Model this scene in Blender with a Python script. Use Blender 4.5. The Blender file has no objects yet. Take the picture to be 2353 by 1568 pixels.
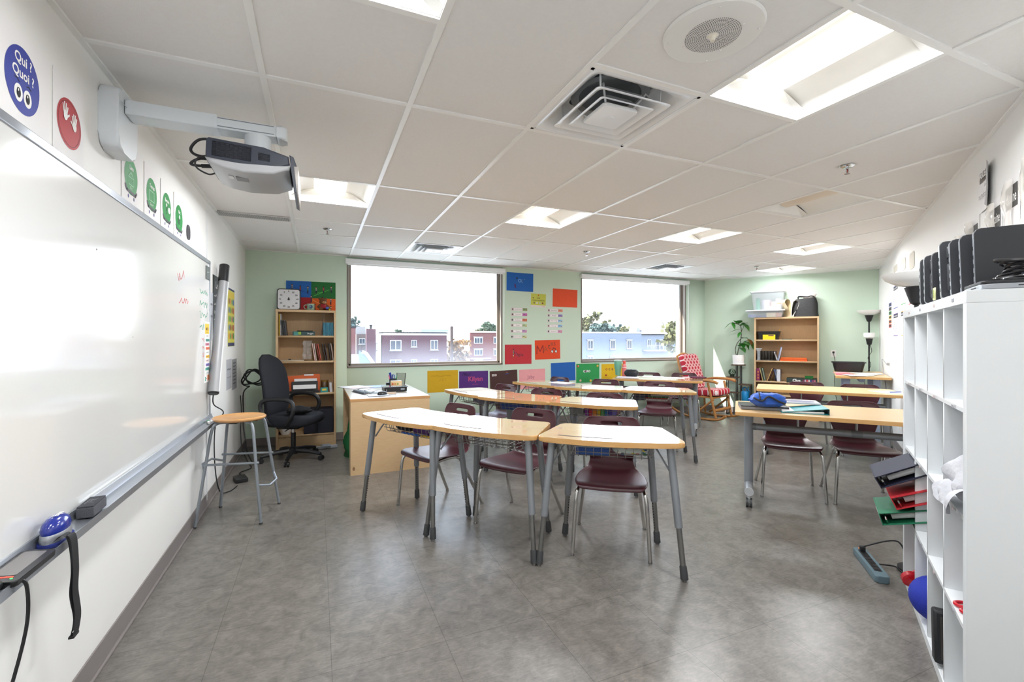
import bpy, bmesh, math, random
from mathutils import Vector, Matrix
random.seed(7)
SC = bpy.context.scene
COL = SC.collection
# ------------------------------------------------------------------ camera
FPX, HY, YAW, EYE = 1046.2, 779.9, 0.404736, 1.33
cam = bpy.data.cameras.new('camera'); cam_ob = bpy.data.objects.new('camera', cam); COL.objects.link(cam_ob)
cam.sensor_fit = 'HORIZONTAL'; cam.sensor_width = 36.0; cam.lens = FPX / 2353 * 36.0
cam.shift_y = -(784.0 - HY) / 2353.0
cam.clip_start = 0.02; cam.clip_end = 1500
cam_ob.location = (0, 0, EYE); cam_ob.rotation_euler = (math.pi / 2, 0, -YAW)
SC.camera = cam_ob
# ------------------------------------------------------------------ light
SKY_STRENGTH, SUN_STRENGTH, LAMP = 3.6, 12.0, 15.0
w = bpy.data.worlds.new('sky'); SC.world = w; w.use_nodes = True
nt = w.node_tree; nt.nodes.clear()
tc = nt.nodes.new('ShaderNodeTexCoord'); sx = nt.nodes.new('ShaderNodeSeparateXYZ')
rp = nt.nodes.new('ShaderNodeValToRGB'); bg = nt.nodes.new('ShaderNodeBackground'); wo = nt.nodes.new('ShaderNodeOutputWorld')
rp.color_ramp.elements[0].position = 0.0; rp.color_ramp.elements[0].color = (0.93, 0.95, 1.0, 1)
rp.color_ramp.elements[1].position = 0.6; rp.color_ramp.elements[1].color = (0.62, 0.79, 1.0, 1)
nt.links.new(tc.outputs['Generated'], sx.inputs[0]); nt.links.new(sx.outputs['Z'], rp.inputs[0])
nt.links.new(rp.outputs[0], bg.inputs[0]); bg.inputs[1].default_value = SKY_STRENGTH
nt.links.new(bg.outputs[0], wo.inputs[0])
sun = bpy.data.lights.new('sun', 'SUN'); sun.energy = SUN_STRENGTH; sun.angle = math.radians(0.53); sun.color = (1.0, 0.95, 0.87)
sun_ob = bpy.data.objects.new('sun', sun); COL.objects.link(sun_ob); sun_ob.location = (-8, 14, 12)
sun_ob.rotation_euler = Vector((1, -0.226, -0.717)).to_track_quat('-Z', 'Y').to_euler()
vs = SC.view_settings
vs.view_transform = 'Standard'; vs.look = 'None'; vs.exposure = 0.95; vs.gamma = 1.0; vs.use_curve_mapping = False
SC.cycles.use_denoising = True
SC.cycles.max_bounces = 8; SC.cycles.diffuse_bounces = 4; SC.cycles.glossy_bounces = 4
SC.cycles.transparent_max_bounces = 12; SC.cycles.transmission_bounces = 4
SC.cycles.sample_clamp_indirect = 6.0; SC.cycles.caustics_reflective = False; SC.cycles.caustics_refractive = False
# ------------------------------------------------------------------ materials
def lin(h):
    h = h.lstrip('#'); o = []
    for i in (0, 2, 4):
        c = int(h[i:i+2], 16) / 255
        o.append(c / 12.92 if c <= 0.04045 else ((c + 0.055) / 1.055) ** 2.4)
    return tuple(o) + (1,)
MATS = {}
def mat(key, col='#808080', rough=0.5, metal=0.0, spec=0.5, var=0.0, vs_=30, bump=0.0, bs=80, coat=0.0, emit=None, es=0.0, alpha=1.0, trans=0.0):
    if key in MATS: return MATS[key]
    m = bpy.data.materials.new(key); m.use_nodes = True
    n = m.node_tree.nodes; l = m.node_tree.links; b = n['Principled BSDF']
    c = lin(col)
    b.inputs['Base Color'].default_value = c; b.inputs['Roughness'].default_value = rough
    b.inputs['Metallic'].default_value = metal; b.inputs['Specular IOR Level'].default_value = spec
    b.inputs['Coat Weight'].default_value = coat; b.inputs['Coat Roughness'].default_value = 0.05
    b.inputs['Alpha'].default_value = alpha; b.inputs['Transmission Weight'].default_value = trans
    t = n.new('ShaderNodeTexCoord')
    if var > 0:
        x = n.new('ShaderNodeTexNoise'); x.inputs['Scale'].default_value = vs_; x.inputs['Detail'].default_value = 4
        mx = n.new('ShaderNodeMix'); mx.data_type = 'RGBA'
        mx.inputs[6].default_value = tuple(max(0, k * (1 - var)) for k in c[:3]) + (1,)
        mx.inputs[7].default_value = tuple(min(1, k * (1 + var)) for k in c[:3]) + (1,)
        l.new(t.outputs['Object'], x.inputs['Vector']); l.new(x.outputs['Fac'], mx.inputs[0]); l.new(mx.outputs[2], b.inputs['Base Color'])
    if bump > 0:
        x = n.new('ShaderNodeTexNoise'); x.inputs['Scale'].default_value = bs; x.inputs['Detail'].default_value = 3
        bp = n.new('ShaderNodeBump'); bp.inputs['Strength'].default_value = bump; bp.inputs['Distance'].default_value = 0.01
        l.new(t.outputs['Object'], x.inputs['Vector']); l.new(x.outputs['Fac'], bp.inputs['Height']); l.new(bp.outputs[0], b.inputs['Normal'])
    if emit:
        b.inputs['Emission Color'].default_value = lin(emit); b.inputs['Emission Strength'].default_value = es
    MATS[key] = m
    return m
def P(col, rough=0.6, var=0.04):           # plain printed / painted colour
    return mat('paint ' + col + ' %.2f' % rough, col, rough, var=var, vs_=12)
def wood_mat(key, c1, c2, rough, scale=(3, 40, 40), coat=0.0, spec=0.5):
    if key in MATS: return MATS[key]
    m = bpy.data.materials.new(key); m.use_nodes = True
    n = m.node_tree.nodes; l = m.node_tree.links; b = n['Principled BSDF']
    t = n.new('ShaderNodeTexCoord'); mp = n.new('ShaderNodeMapping'); mp.inputs['Scale'].default_value = scale
    x = n.new('ShaderNodeTexNoise'); x.inputs['Scale'].default_value = 2.0; x.inputs['Detail'].default_value = 6; x.inputs['Roughness'].default_value = 0.65
    r = n.new('ShaderNodeValToRGB'); r.color_ramp.elements[0].position = 0.3; r.color_ramp.elements[1].position = 0.7
    r.color_ramp.elements[0].color = lin(c1); r.color_ramp.elements[1].color = lin(c2)
    l.new(t.outputs['Object'], mp.inputs[0]); l.new(mp.outputs[0], x.inputs['Vector']); l.new(x.outputs['Fac'], r.inputs[0]); l.new(r.outputs[0], b.inputs['Base Color'])
    b.inputs['Roughness'].default_value = rough; b.inputs['Coat Weight'].default_value = coat; b.inputs['Coat Roughness'].default_value = 0.06
    b.inputs['Specular IOR Level'].default_value = spec
    if coat >= 1: b.inputs['Coat Roughness'].default_value = 0.025; b.inputs['Coat IOR'].default_value = 1.6
    MATS[key] = m
    return m
def floor_mat():
    m = bpy.data.materials.new('grey vinyl tile'); m.use_nodes = True
    n = m.node_tree.nodes; l = m.node_tree.links; b = n['Principled BSDF']
    t = n.new('ShaderNodeTexCoord')
    br = n.new('ShaderNodeTexBrick'); br.offset = 0.0; br.squash = 1.0
    br.inputs['Scale'].default_value = 1.0; br.inputs['Brick Width'].default_value = 0.4667; br.inputs['Row Height'].default_value = 0.4667
    br.inputs['Mortar Size'].default_value = 0.0016; br.inputs['Mortar Smooth'].default_value = 0.3; br.inputs['Bias'].default_value = 0.0
    br.inputs['Color1'].default_value = (0.97, 0.97, 0.97, 1); br.inputs['Color2'].default_value = (1.03, 1.02, 1.0, 1); br.inputs['Mortar'].default_value = (0.55, 0.54, 0.53, 1)
    mp = n.new('ShaderNodeMapping'); mp.inputs['Location'].default_value = (-0.055, -0.092, 0)
    l.new(t.outputs['Object'], mp.inputs[0]); l.new(mp.outputs[0], br.inputs['Vector'])
    # cloudy grey with streaks
    a = n.new('ShaderNodeTexNoise'); a.inputs['Scale'].default_value = 12.0; a.inputs['Detail'].default_value = 10; a.inputs['Roughness'].default_value = 0.72; a.inputs['Distortion'].default_value = 0.6
    l.new(t.outputs['Object'], a.inputs['Vector'])
    mp2 = n.new('ShaderNodeMapping'); mp2.inputs['Scale'].default_value = (26, 110, 1); mp2.inputs['Rotation'].default_value = (0, 0, 0.35)
    s = n.new('ShaderNodeTexNoise'); s.inputs['Scale'].default_value = 1.0; s.inputs['Detail'].default_value = 5; s.inputs['Roughness'].default_value = 0.7
    l.new(t.outputs['Object'], mp2.inputs[0]); l.new(mp2.outputs[0], s.inputs['Vector'])
    r = n.new('ShaderNodeValToRGB')
    r.color_ramp.elements[0].position = 0.33; r.color_ramp.elements[0].color = lin('#504c48')
    r.color_ramp.elements[1].position = 0.68; r.color_ramp.elements[1].color = lin('#88837d')
    ad = n.new('ShaderNodeMath'); ad.operation = 'MULTIPLY_ADD'; ad.inputs[1].default_value = 0.6
    sc = n.new('ShaderNodeMath'); sc.operation = 'MULTIPLY'; sc.inputs[1].default_value = 0.4
    l.new(s.outputs['Fac'], sc.inputs[0]); l.new(a.outputs['Fac'], ad.inputs[0]); l.new(sc.outputs[0], ad.inputs[2]); l.new(ad.outputs[0], r.inputs[0])
    mx = n.new('ShaderNodeMix'); mx.data_type = 'RGBA'; mx.blend_type = 'MULTIPLY'; mx.inputs[0].default_value = 1.0
    l.new(r.outputs[0], mx.inputs[6]); l.new(br.outputs['Color'], mx.inputs[7]); l.new(mx.outputs[2], b.inputs['Base Color'])
    b.inputs['Roughness'].default_value = 0.31; b.inputs['Specular IOR Level'].default_value = 0.5
    bp = n.new('ShaderNodeBump'); bp.inputs['Strength'].default_value = 0.06; bp.inputs['Distance'].default_value = 0.004
    l.new(ad.outputs[0], bp.inputs['Height']); l.new(bp.outputs[0], b.inputs['Normal'])
    return m
def brick_mat(key, c1, c2, mortar, scale=9.0):
    if key in MATS: return MATS[key]
    m = bpy.data.materials.new(key); m.use_nodes = True
    n = m.node_tree.nodes; l = m.node_tree.links; b = n['Principled BSDF']
    t = n.new('ShaderNodeTexCoord'); mp = n.new('ShaderNodeMapping'); mp.inputs['Rotation'].default_value = (math.pi / 2, 0, 0)
    br = n.new('ShaderNodeTexBrick'); br.inputs['Scale'].default_value = scale * 0.35
    br.inputs['Color1'].default_value = lin(c1); br.inputs['Color2'].default_value = lin(c2); br.inputs['Mortar'].default_value = lin(mortar); br.inputs['Mortar Size'].default_value = 0.025
    l.new(t.outputs['Object'], mp.inputs[0]); l.new(mp.outputs[0], br.inputs['Vector']); l.new(br.outputs['Color'], b.inputs['Base Color'])
    b.inputs['Roughness'].default_value = 0.9
    MATS[key] = m
    return m
def glass_mat():
    m = bpy.data.materials.new('window glass'); m.use_nodes = True
    n = m.node_tree.nodes; l = m.node_tree.links; n.clear()
    o = n.new('ShaderNodeOutputMaterial'); tr = n.new('ShaderNodeBsdfTransparent'); gl = n.new('ShaderNodeBsdfGlossy'); gl.inputs['Roughness'].default_value = 0.02
    fr = n.new('ShaderNodeLayerWeight'); pw = n.new('ShaderNodeMath'); pw.operation = 'POWER'; pw.inputs[1].default_value = 5.0
    fm = n.new('ShaderNodeMath'); fm.operation = 'MULTIPLY_ADD'; fm.inputs[1].default_value = 0.7; fm.inputs[2].default_value = 0.02
    l.new(fr.outputs['Facing'], pw.inputs[0]); l.new(pw.outputs[0], fm.inputs[0])
    mx = n.new('ShaderNodeMixShader'); l.new(fm.outputs[0], mx.inputs[0]); l.new(tr.outputs[0], mx.inputs[1]); l.new(gl.outputs[0], mx.inputs[2])
    # pale translucent haze mixed into the pane, denser towards its bottom edge
    du = n.new('ShaderNodeBsdfTranslucent'); du.inputs['Color'].default_value = (0.85, 0.88, 1.0, 1)
    t = n.new('ShaderNodeTexCoord'); sx = n.new('ShaderNodeSeparateXYZ'); mr = n.new('ShaderNodeMapRange')
    mr.inputs['From Min'].default_value = 0.0; mr.inputs['From Max'].default_value = 0.32; mr.inputs['To Min'].default_value = 0.07; mr.inputs['To Max'].default_value = 0.005
    l.new(t.outputs['Object'], sx.inputs[0]); l.new(sx.outputs['Z'], mr.inputs['Value'])
    m2 = n.new('ShaderNodeMixShader'); l.new(mr.outputs[0], m2.inputs[0]); l.new(mx.outputs[0], m2.inputs[1]); l.new(du.outputs[0], m2.inputs[2])
    l.new(m2.outputs[0], o.inputs[0])
    return m
def clear_mat(key, col, alpha, rough=0.1):   # clear plastic film / boxes
    return mat(key, col, rough, alpha=alpha, spec=0.6)
# ------------------------------------------------------------------ geometry helpers
def px_ray(u, v):
    r = (u - 1176.5) / FPX; z = (HY - v) / FPX; s, c = math.sin(YAW), math.cos(YAW)
    return Vector((r * c + s, -r * s + c, z))
E0 = Vector((0, 0, EYE))
def at_x(u, v, x): R = px_ray(u, v); return E0 + R * (x / R.x)
def at_y(u, v, y): R = px_ray(u, v); return E0 + R * (y / R.y)
def at_z(u, v, z): R = px_ray(u, v); return E0 + R * ((z - EYE) / R.z)
def at_d(u, v, d): return E0 + px_ray(u, v) * d
def T(x, y, z): return Matrix.Translation((x, y, z))
def RZ(a): return Matrix.Rotation(a, 4, 'Z')
def RX(a): return Matrix.Rotation(a, 4, 'X')
def RY(a): return Matrix.Rotation(a, 4, 'Y')
def wall_frame(o, u):    # local x along the wall, y up, z out of the wall
    u = Vector((u[0], u[1], 0)).normalized(); n = u.cross(Vector((0, 0, 1)))
    M = Matrix.Identity(4)
    for i, v in enumerate((u, Vector((0, 0, 1)), n)):
        M[0][i], M[1][i], M[2][i] = v
    M[0][3], M[1][3], M[2][3] = o
    return M
def round_poly(pts, r, seg=6):
    out = []; n = len(pts)
    for i in range(n):
        p, a, b = Vector(pts[i]), Vector(pts[i-1]), Vector(pts[(i+1) % n])
        rr = r[i] if isinstance(r, (list, tuple)) else r
        if rr <= 0: out.append(tuple(p)); continue
        da, db = (a - p).normalized(), (b - p).normalized()
        ang = da.angle(db); d = min(rr / math.tan(ang / 2), (a - p).length * .49, (b - p).length * .49)
        p1, p2 = p + da * d, p + db * d
        for k in range(seg + 1):
            t = k / seg
            out.append(tuple(p1 * (1 - t) ** 2 + p * 2 * t * (1 - t) + p2 * t * t))
    return out
def rrect(w_, h_, r, cx=0, cy=0, seg=5):
    return round_poly([(cx - w_/2, cy - h_/2), (cx + w_/2, cy - h_/2), (cx + w_/2, cy + h_/2), (cx - w_/2, cy + h_/2)], r, seg)
def clip_poly(poly, clip):
    out = list(poly); n = len(clip)
    for i in range(n):
        a, b = clip[i], clip[(i+1) % n]
        def side(p): return (b[0]-a[0]) * (p[1]-a[1]) - (b[1]-a[1]) * (p[0]-a[0])
        src, out = out, []
        for k in range(len(src)):
            p, q = src[k], src[(k+1) % len(src)]; sp, sq = side(p), side(q)
            if sp >= 0: out.append(p)
            if (sp >= 0) != (sq >= 0):
                t = sp / (sp - sq); out.append((p[0] + t*(q[0]-p[0]), p[1] + t*(q[1]-p[1])))
        if not out: return []
    return out
class MB:
    def __init__(s): s.bm = bmesh.new(); s.mats = []
    def mi(s, m):
        if m not in s.mats: s.mats.append(m)
        return s.mats.index(m)
    def _fin(s, verts, faces, m, M, smooth=True):
        i = s.mi(m)
        if M is not None:
            for v in verts: v.co = M @ v.co
        for f in faces: f.material_index = i; f.smooth = smooth
    def faces(s, pts, fs, m, M=None, smooth=True):
        vs_ = [s.bm.verts.new(p) for p in pts]; out = []
        for f in fs:
            try: out.append(s.bm.faces.new([vs_[i] for i in f]))
            except ValueError: pass
        s._fin(vs_, out, m, M, smooth); return s
    def box(s, c, d, m, M=None, bevel=0.0, rz=0.0, taper=None):
        pts = []
        for z in (-1, 1):
            k = taper if (taper and z < 0) else (1, 1)
            for x, y in ((-1, -1), (1, -1), (1, 1), (-1, 1)): pts.append(Vector((x*d[0]/2*k[0], y*d[1]/2*k[1], z*d[2]/2)))
        vs_ = [s.bm.verts.new(p) for p in pts]
        fs = [s.bm.faces.new([vs_[i] for i in f]) for f in ((3,2,1,0),(4,5,6,7),(0,1,5,4),(1,2,6,5),(2,3,7,6),(3,0,4,7))]
        MM = T(*c) @ RZ(rz)
        if M is not None: MM = M @ MM
        s._fin(vs_, fs, m, MM)
        if bevel > 0:
            es = list({e for f in fs for e in f.edges})
            r = bmesh.ops.bevel(s.bm, geom=es, offset=bevel, segments=2, profile=0.5, affect='EDGES')
            i = s.mi(m); new = set(r['faces'])
            for f in new: f.material_index = i; f.smooth = True
            for f in fs:
                if f.is_valid and f not in new: f.smooth = False
        return s
    def prism(s, poly, z0, z1, m, M=None, side=None, bevel=0.0, smooth=True):
        n = len(poly)
        a = [s.bm.verts.new((p[0], p[1], z0)) for p in poly]; b = [s.bm.verts.new((p[0], p[1], z1)) for p in poly]
        ft = s.bm.faces.new(b); fb = s.bm.faces.new(a[::-1]); sd = [s.bm.faces.new((a[i], a[(i+1) % n], b[(i+1) % n], b[i])) for i in range(n)]
        s._fin(a + b, [ft, fb], m, M, smooth)
        i = s.mi(side or m)
        for f in sd: f.material_index = i; f.smooth = smooth
        if bevel > 0:
            es = list(set(ft.edges) | set(fb.edges))
            r = bmesh.ops.bevel(s.bm, geom=es, offset=bevel, segments=3, profile=0.5, affect='EDGES')
            for f in r['faces']: f.material_index = i; f.smooth = True
            for f in (ft, fb):
                if f.is_valid: f.smooth = False
        return s
    def flat(s, poly, z, m, M=None):
        vs_ = [s.bm.verts.new((p[0], p[1], z)) for p in poly]
        s._fin(vs_, [s.bm.faces.new(vs_)], m, M, False); return s
    def rect(s, x0, y0, x1, y1, z, m, M=None): return s.flat([(x0,y0),(x1,y0),(x1,y1),(x0,y1)], z, m, M)
    def ell(s, cx, cy, rx, ry, z, m, M=None, n=28, a0=0.0, a1=2*math.pi):
        return s.flat([(cx + rx*math.cos(a0+(a1-a0)*k/n), cy + ry*math.sin(a0+(a1-a0)*k/n)) for k in range(n if a1-a0 > 6.28 else n+1)], z, m, M)
    def line(s, pts, wd, z, m, M=None):
        for p, q in zip(pts[:-1], pts[1:]):
            p, q = Vector(p), Vector(q); d = (q - p)
            if d.length < 1e-6: continue
            d.normalize(); nn = Vector((-d.y, d.x)) * wd / 2; e = d * wd * .3
            s.flat([tuple(p - nn - e), tuple(q - nn + e), tuple(q + nn + e), tuple(p + nn - e)], z, m, M)
        return s
    def tube(s, pts, r, m, M=None, seg=10, closed=False, caps=True):
        pts = [Vector(p) for p in pts]; n = len(pts); rr = r if isinstance(r, (list, tuple)) else [r] * n
        rings = []; up = None
        for i in range(n):
            if closed: d = pts[(i+1) % n] - pts[i-1]
            else: d = pts[min(i+1, n-1)] - pts[max(i-1, 0)]
            d.normalize()
            if up is None:
                up = Vector((0, 0, 1)) if abs(d.z) < 0.9 else Vector((1, 0, 0))
            a = (up - d * up.dot(d))
            if a.length < 1e-5: a = d.orthogonal()
            a.normalize(); b = d.cross(a); up = a
            rings.append([s.bm.verts.new(pts[i] + (a*math.cos(2*math.pi*k/seg) + b*math.sin(2*math.pi*k/seg)) * rr[i]) for k in range(seg)])
        fs = []
        for i in range(n if closed else n-1):
            A, B = rings[i], rings[(i+1) % n]
            for k in range(seg): fs.append(s.bm.faces.new((A[k], A[(k+1) % seg], B[(k+1) % seg], B[k])))
        if caps and not closed: fs.append(s.bm.faces.new(rings[0][::-1])); fs.append(s.bm.faces.new(rings[-1]))
        s._fin([v for q in rings for v in q], fs, m, M); return s
    def lathe(s, prof, m, M=None, seg=24, sx=1.0, sy=1.0, mats=None):
        rings = []
        for r, z in prof:
            if r < 1e-6: rings.append([s.bm.verts.new((0, 0, z))])
            else: rings.append([s.bm.verts.new((r*sx*math.cos(2*math.pi*k/seg), r*sy*math.sin(2*math.pi*k/seg), z)) for k in range(seg)])
        fs = []
        for i in range(len(prof) - 1):
            A, B = rings[i], rings[i+1]; g = []
            for k in range(seg):
                k2 = (k+1) % seg
                if len(A) == 1 and len(B) == 1: continue
                if len(A) == 1: g.append(s.bm.faces.new((A[0], B[k2], B[k])))
                elif len(B) == 1: g.append(s.bm.faces.new((A[k], A[k2], B[0])))
                else: g.append(s.bm.faces.new((A[k], A[k2], B[k2], B[k])))
            fs += g
        s._fin([v for q in rings for v in q], fs, m, M); return s
    def ball(s, c, r, m, M=None, seg=14):
        n = seg // 2 + 1; sc = r if isinstance(r, (list, tuple)) else (r, r, r)
        MM = T(*c) @ Matrix.Diagonal((sc[0], sc[1], sc[2], 1))
        if M is not None: MM = M @ MM
        return s.lathe([(math.sin(math.pi*k/n), -math.cos(math.pi*k/n)) for k in range(n+1)], m, MM, seg)
    def grid(s, P_, m, M=None, skip=None, close=False):      # P_[i][j] points
        R = len(P_); C = len(P_[0]); V = [[s.bm.verts.new(p) for p in row] for row in P_]; fs = []
        for i in range(R-1):
            for j in range(C - (0 if close else 1)):
                if skip and skip(i, j): continue
                fs.append(s.bm.faces.new((V[i][j], V[i][(j+1) % C], V[i+1][(j+1) % C], V[i+1][j])))
        s._fin([v for q in V for v in q], fs, m, M); return s
    def text(s, body, size, x, y, z, m, M=None, align='CENTER', res=3, sx=1.0, bold=0.0, rot=0.0):
        cu = bpy.data.curves.new('t', 'FONT'); cu.body = body; cu.size = size; cu.align_x = align; cu.align_y = 'CENTER'; cu.resolution_u = res; cu.offset = bold
        ob = bpy.data.objects.new('t', cu); me = ob.to_mesh()
        MM = T(x, y, z) @ RZ(rot) @ Matrix.Diagonal((sx, 1, 1, 1))
        if M is not None: MM = M @ MM
        vs_ = [s.bm.verts.new(v.co) for v in me.vertices]; fs = []
        for p in me.polygons:
            try: fs.append(s.bm.faces.new([vs_[i] for i in p.vertices]))
            except ValueError: pass
        s._fin(vs_, fs, m, MM, False)
        ob.to_mesh_clear(); bpy.data.objects.remove(ob); bpy.data.curves.remove(cu); return s
    def mesh(s, name):
        bmesh.ops.recalc_face_normals(s.bm, faces=[f for f in s.bm.faces if f.smooth])
        big = []
        for f in s.bm.faces:                # broad flat faces keep their own normal beside thin bevels
            if f.smooth and len(f.verts) >= 4:
                ar = [g.calc_area() for e in f.edges for g in e.link_faces if g is not f]
                if ar and f.calc_area() > 6 * sum(ar) / len(ar): big.append(f)
        s.bm.faces.index_update(); flat_ = [f.index for f in s.bm.faces if not f.smooth] + [f.index for f in big]
        me = bpy.data.meshes.new(name); s.bm.to_mesh(me); s.bm.free()
        for m in s.mats: me.materials.append(m)
        me.set_sharp_from_angle(angle=math.radians(38))
        for i in flat_: me.polygons[i].use_smooth = False
        return me
def ob_new(name, data, M=None, parent=None):
    o = bpy.data.objects.new(name, data); COL.objects.link(o)
    if parent is not None: o.parent = parent
    if M is not None: o.matrix_local = M
    return o
def thing(name, label, cat, M=None, group=None):
    o = ob_new(name, None, M); o.empty_display_size = 0.1; o['label'] = label; o['category'] = cat
    if group: o['group'] = group
    return o
def part(mb, name, parent, label=None, M=None):
    o = ob_new(name, mb.mesh(name), M, parent)
    if label: o['label'] = label
    return o
def solo(mb, name, label, cat, M=None, group=None):
    o = ob_new(name, mb.mesh(name), M); o['label'] = label; o['category'] = cat
    if group: o['group'] = group
    return o
def struct(mb, name, M=None, parent=None):
    o = ob_new(name, mb.mesh(name), M, parent)
    if parent is None: o['kind'] = 'structure'
    return o
def kids(o): return [c for c in bpy.data.objects if c.parent == o]
def dup(root, M, label=None, group=None):
    def rec(o, par):
        c = o.copy(); COL.objects.link(c)
        if par is not None: c.parent = par
        for k in kids(o): rec(k, c)
        return c
    r = rec(root, None); r.matrix_local = M
    if label: r['label'] = label
    if group: r['group'] = group
    return r
# ================================================================== THE SETTING
H = 2.434
XL, YB, YR = -0.81, 6.44, -0.9
AR = math.radians(57.2); DR = Vector((math.sin(AR), math.cos(AR), 0)); DRB = Vector((DR.y, -DR.x, 0))
C1 = Vector((6.70, 6.44, 0)); C2 = C1 + DRB * 2.56
tR = (C2.y - YR) / DR.y; C3 = C2 - DR * tR
ROOM = [(XL, YR), (C3.x, YR), (C2.x, C2.y), (C1.x, C1.y), (XL, YB)]
FL = wall_frame((XL, 0, 0), (0, 1))                 # left wall: x = room Y
FB = wall_frame((0, YB, 0), (1, 0))                 # window wall: x = room X
FRB = wall_frame(C1, DRB)                           # slanted mint wall
FR = wall_frame(C2, -DR)                            # right white wall: x runs towards the camera
WHITE = mat('white wall paint', '#efeeeb', 0.55, var=0.015, vs_=2, bump=0.02, bs=300)
MINT = mat('mint wall paint', '#cddfcc', 0.6, var=0.015, vs_=2, bump=0.02, bs=300)
VINYLB = mat('grey vinyl baseboard', '#827b78', 0.45, var=0.03)
b = MB(); b.prism(ROOM, -0.12, 0.0, floor_mat()); struct(b, 'floor')
b = MB(); b.box((XL - 0.1, (YR + YB) / 2, H / 2), (0.2, YB - YR + .4, H + .3), WHITE); struct(b, 'wall_left')
b = MB(); b.box(((XL + C3.x) / 2, YR - 0.1, H / 2), (C3.x - XL, 0.2, H + .3), WHITE); struct(b, 'wall_rear')
W1, W2 = (0.366, 2.604), (3.994, 6.245); WZ0, WZ1 = 0.945, 2.40; WT = 0.26
b = MB(); y0, y1 = YB, YB + WT
for x0, x1, z0, z1 in ((XL - .2, W1[0], 0, H+.15), (W1[1], W2[0], 0, H+.15), (W2[1], C1.x + .02, 0, H+.15), (W1[0], W1[1], 0, WZ0), (W2[0], W2[1], 0, WZ0), (W1[0], W1[1], WZ1, H+.15), (W2[0], W2[1], WZ1, H+.15)):
    b.box(((x0+x1)/2, (y0+y1)/2, (z0+z1)/2), (x1-x0, WT, z1-z0), MINT)
struct(b, 'wall_back')
def slab(p, q, out, name, m):
    b = MB(); e = (q - p).normalized() * .2; b.prism([tuple((p - e*0)[:2]), tuple((q + e)[:2]), tuple((q + e + out*.2)[:2]), tuple((p - e*0 + out*.2)[:2])], 0, H + .15, m); struct(b, name)
slab(C1, C2, DR, 'wall_back_right', MINT)
slab(C2 + DR * .2, C3, DRB, 'wall_right', WHITE)
# ceiling: acoustic tiles between the grid lines, open where fixtures sit
GX0, GY0, G = -0.81867, 5.82385, 0.61
TILE = mat('acoustic ceiling tile', '#e8e6e4', 0.9, var=0.03, vs_=60, bump=0.12, bs=260)
TEE = mat('white ceiling tee', '#f0f0ee', 0.28)
def gx(i): return GX0 + i * G
def gy(j): return GY0 - j * G
OPEN = {}
LIGHTS = [(4, 7, 1, 'white recessed ceiling light above the open aisle, nearest to the camera', 'y'), (1, 7, .6, 'ceiling light cut off by the top edge of the photo', 'y'),
          (1, 3, 1, 'recessed ceiling light just behind the projector'), (4, 3, 1, 'recessed ceiling light over the middle rows of student desks'),
          (7, 3, 1.2, 'recessed ceiling light beyond the switched off one, over the centre aisle'), (7, 5, 0, 'switched off recessed ceiling light panel, the only dark one'),
          (1, 9, .6, 'ceiling light overhead, right above the camera'),  # extra lamp added outside the frame to lift the near end of the room
          (10, 3, 1.15, 'recessed ceiling light over the tables on the right side'), (12, 1, .7, 'farthest ceiling light, close to the slanted mint wall')]
DIFFS = [(3, 6, 'large square louvred air diffuser beside the round ceiling speaker'), (3, 0, 'square air diffuser in front of the window behind the teacher desk'), (9, 0, 'square air diffuser in front of the right hand window')]
for q in LIGHTS: OPEN[(q[0], q[1])] = 1
for q in DIFFS: OPEN[(q[0], q[1])] = 1
b = MB()
for i in range(-1, 16):
    for j in range(-2, 12):
        if (i, j) in OPEN: continue
        # cell (i, j): x gx(i)..gx(i+1), y gy(j+1)..gy(j)
        p = clip_poly([(gx(i), gy(j+1)), (gx(i+1), gy(j+1)), (gx(i+1), gy(j)), (gx(i), gy(j))], ROOM)
        if len(p) >= 3: b.flat([q for q in p], H + 0.004, TILE)
b.prism([(XL-.2, YR-.2), (C3.x+.2, YR-.2), (C2.x+.3, C2.y), (C1.x+.2, C1.y+.2), (XL-.2, YB+.2)], H + 0.30, H + 0.36, TILE)
struct(b, 'ceiling')
b = MB(); TW = 0.0125
def tee(x0, y0, x1, y1):
    p = clip_poly([(x0, y0), (x1, y0), (x1, y1), (x0, y1)], ROOM)
    if len(p) >= 3: b.prism(p, H - 0.002, H + 0.012, TEE, smooth=False)
for i in range(0, 16): tee(gx(i) - TW, YR, gx(i) + TW, YB)
for j in (-2, 0, 2, 4, 6, 8, 10):
    for i in range(-1, 16): tee(gx(i) + TW, gy(j) - TW, gx(i+1) - TW, gy(j) + TW)
for i, j in ((1, 1), (4, 3), (1, 3), (7, 3), (10, 3), (7, 5), (4, 7), (1, 7), (3, 7), (12, 1)):
    tee(gx(i) + TW, gy(j) - TW, gx(i+1) - TW, gy(j) + TW)
n = len(ROOM)
for k in range(n):              # wall angle along every wall
    a, c = Vector(ROOM[k]), Vector(ROOM[(k+1) % n]); d = (c - a).normalized(); nn = Vector((-d.y, d.x)) * 0.022
    b.prism([tuple(a), tuple(c), tuple(c + nn), tuple(a + nn)], H - 0.003, H + 0.01, TEE, smooth=False)
struct(b, 'ceiling_grid')
# baseboards
def base(name, fr, x0, x1):
    b = MB(); b.box(((x0+x1)/2, .05, .004), (x1-x0, .10, .006), VINYLB); b.box(((x0+x1)/2, .006, .010), (x1-x0, .012, .014), VINYLB, bevel=.004)
    struct(b, name, fr)
base('baseboard_left', FL, YR, YB); base('baseboard_back', FB, XL, C1.x); base('baseboard_back_right', FRB, 0, 2.56); base('baseboard_right', FR, 0, tR)
b = MB(); b.box((-.81 + .004, 4.28, 1.2), (.008, .012, 2.3), mat('white corner seam', '#dfe2e4', .5)); struct(b, 'trim_1')
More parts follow.
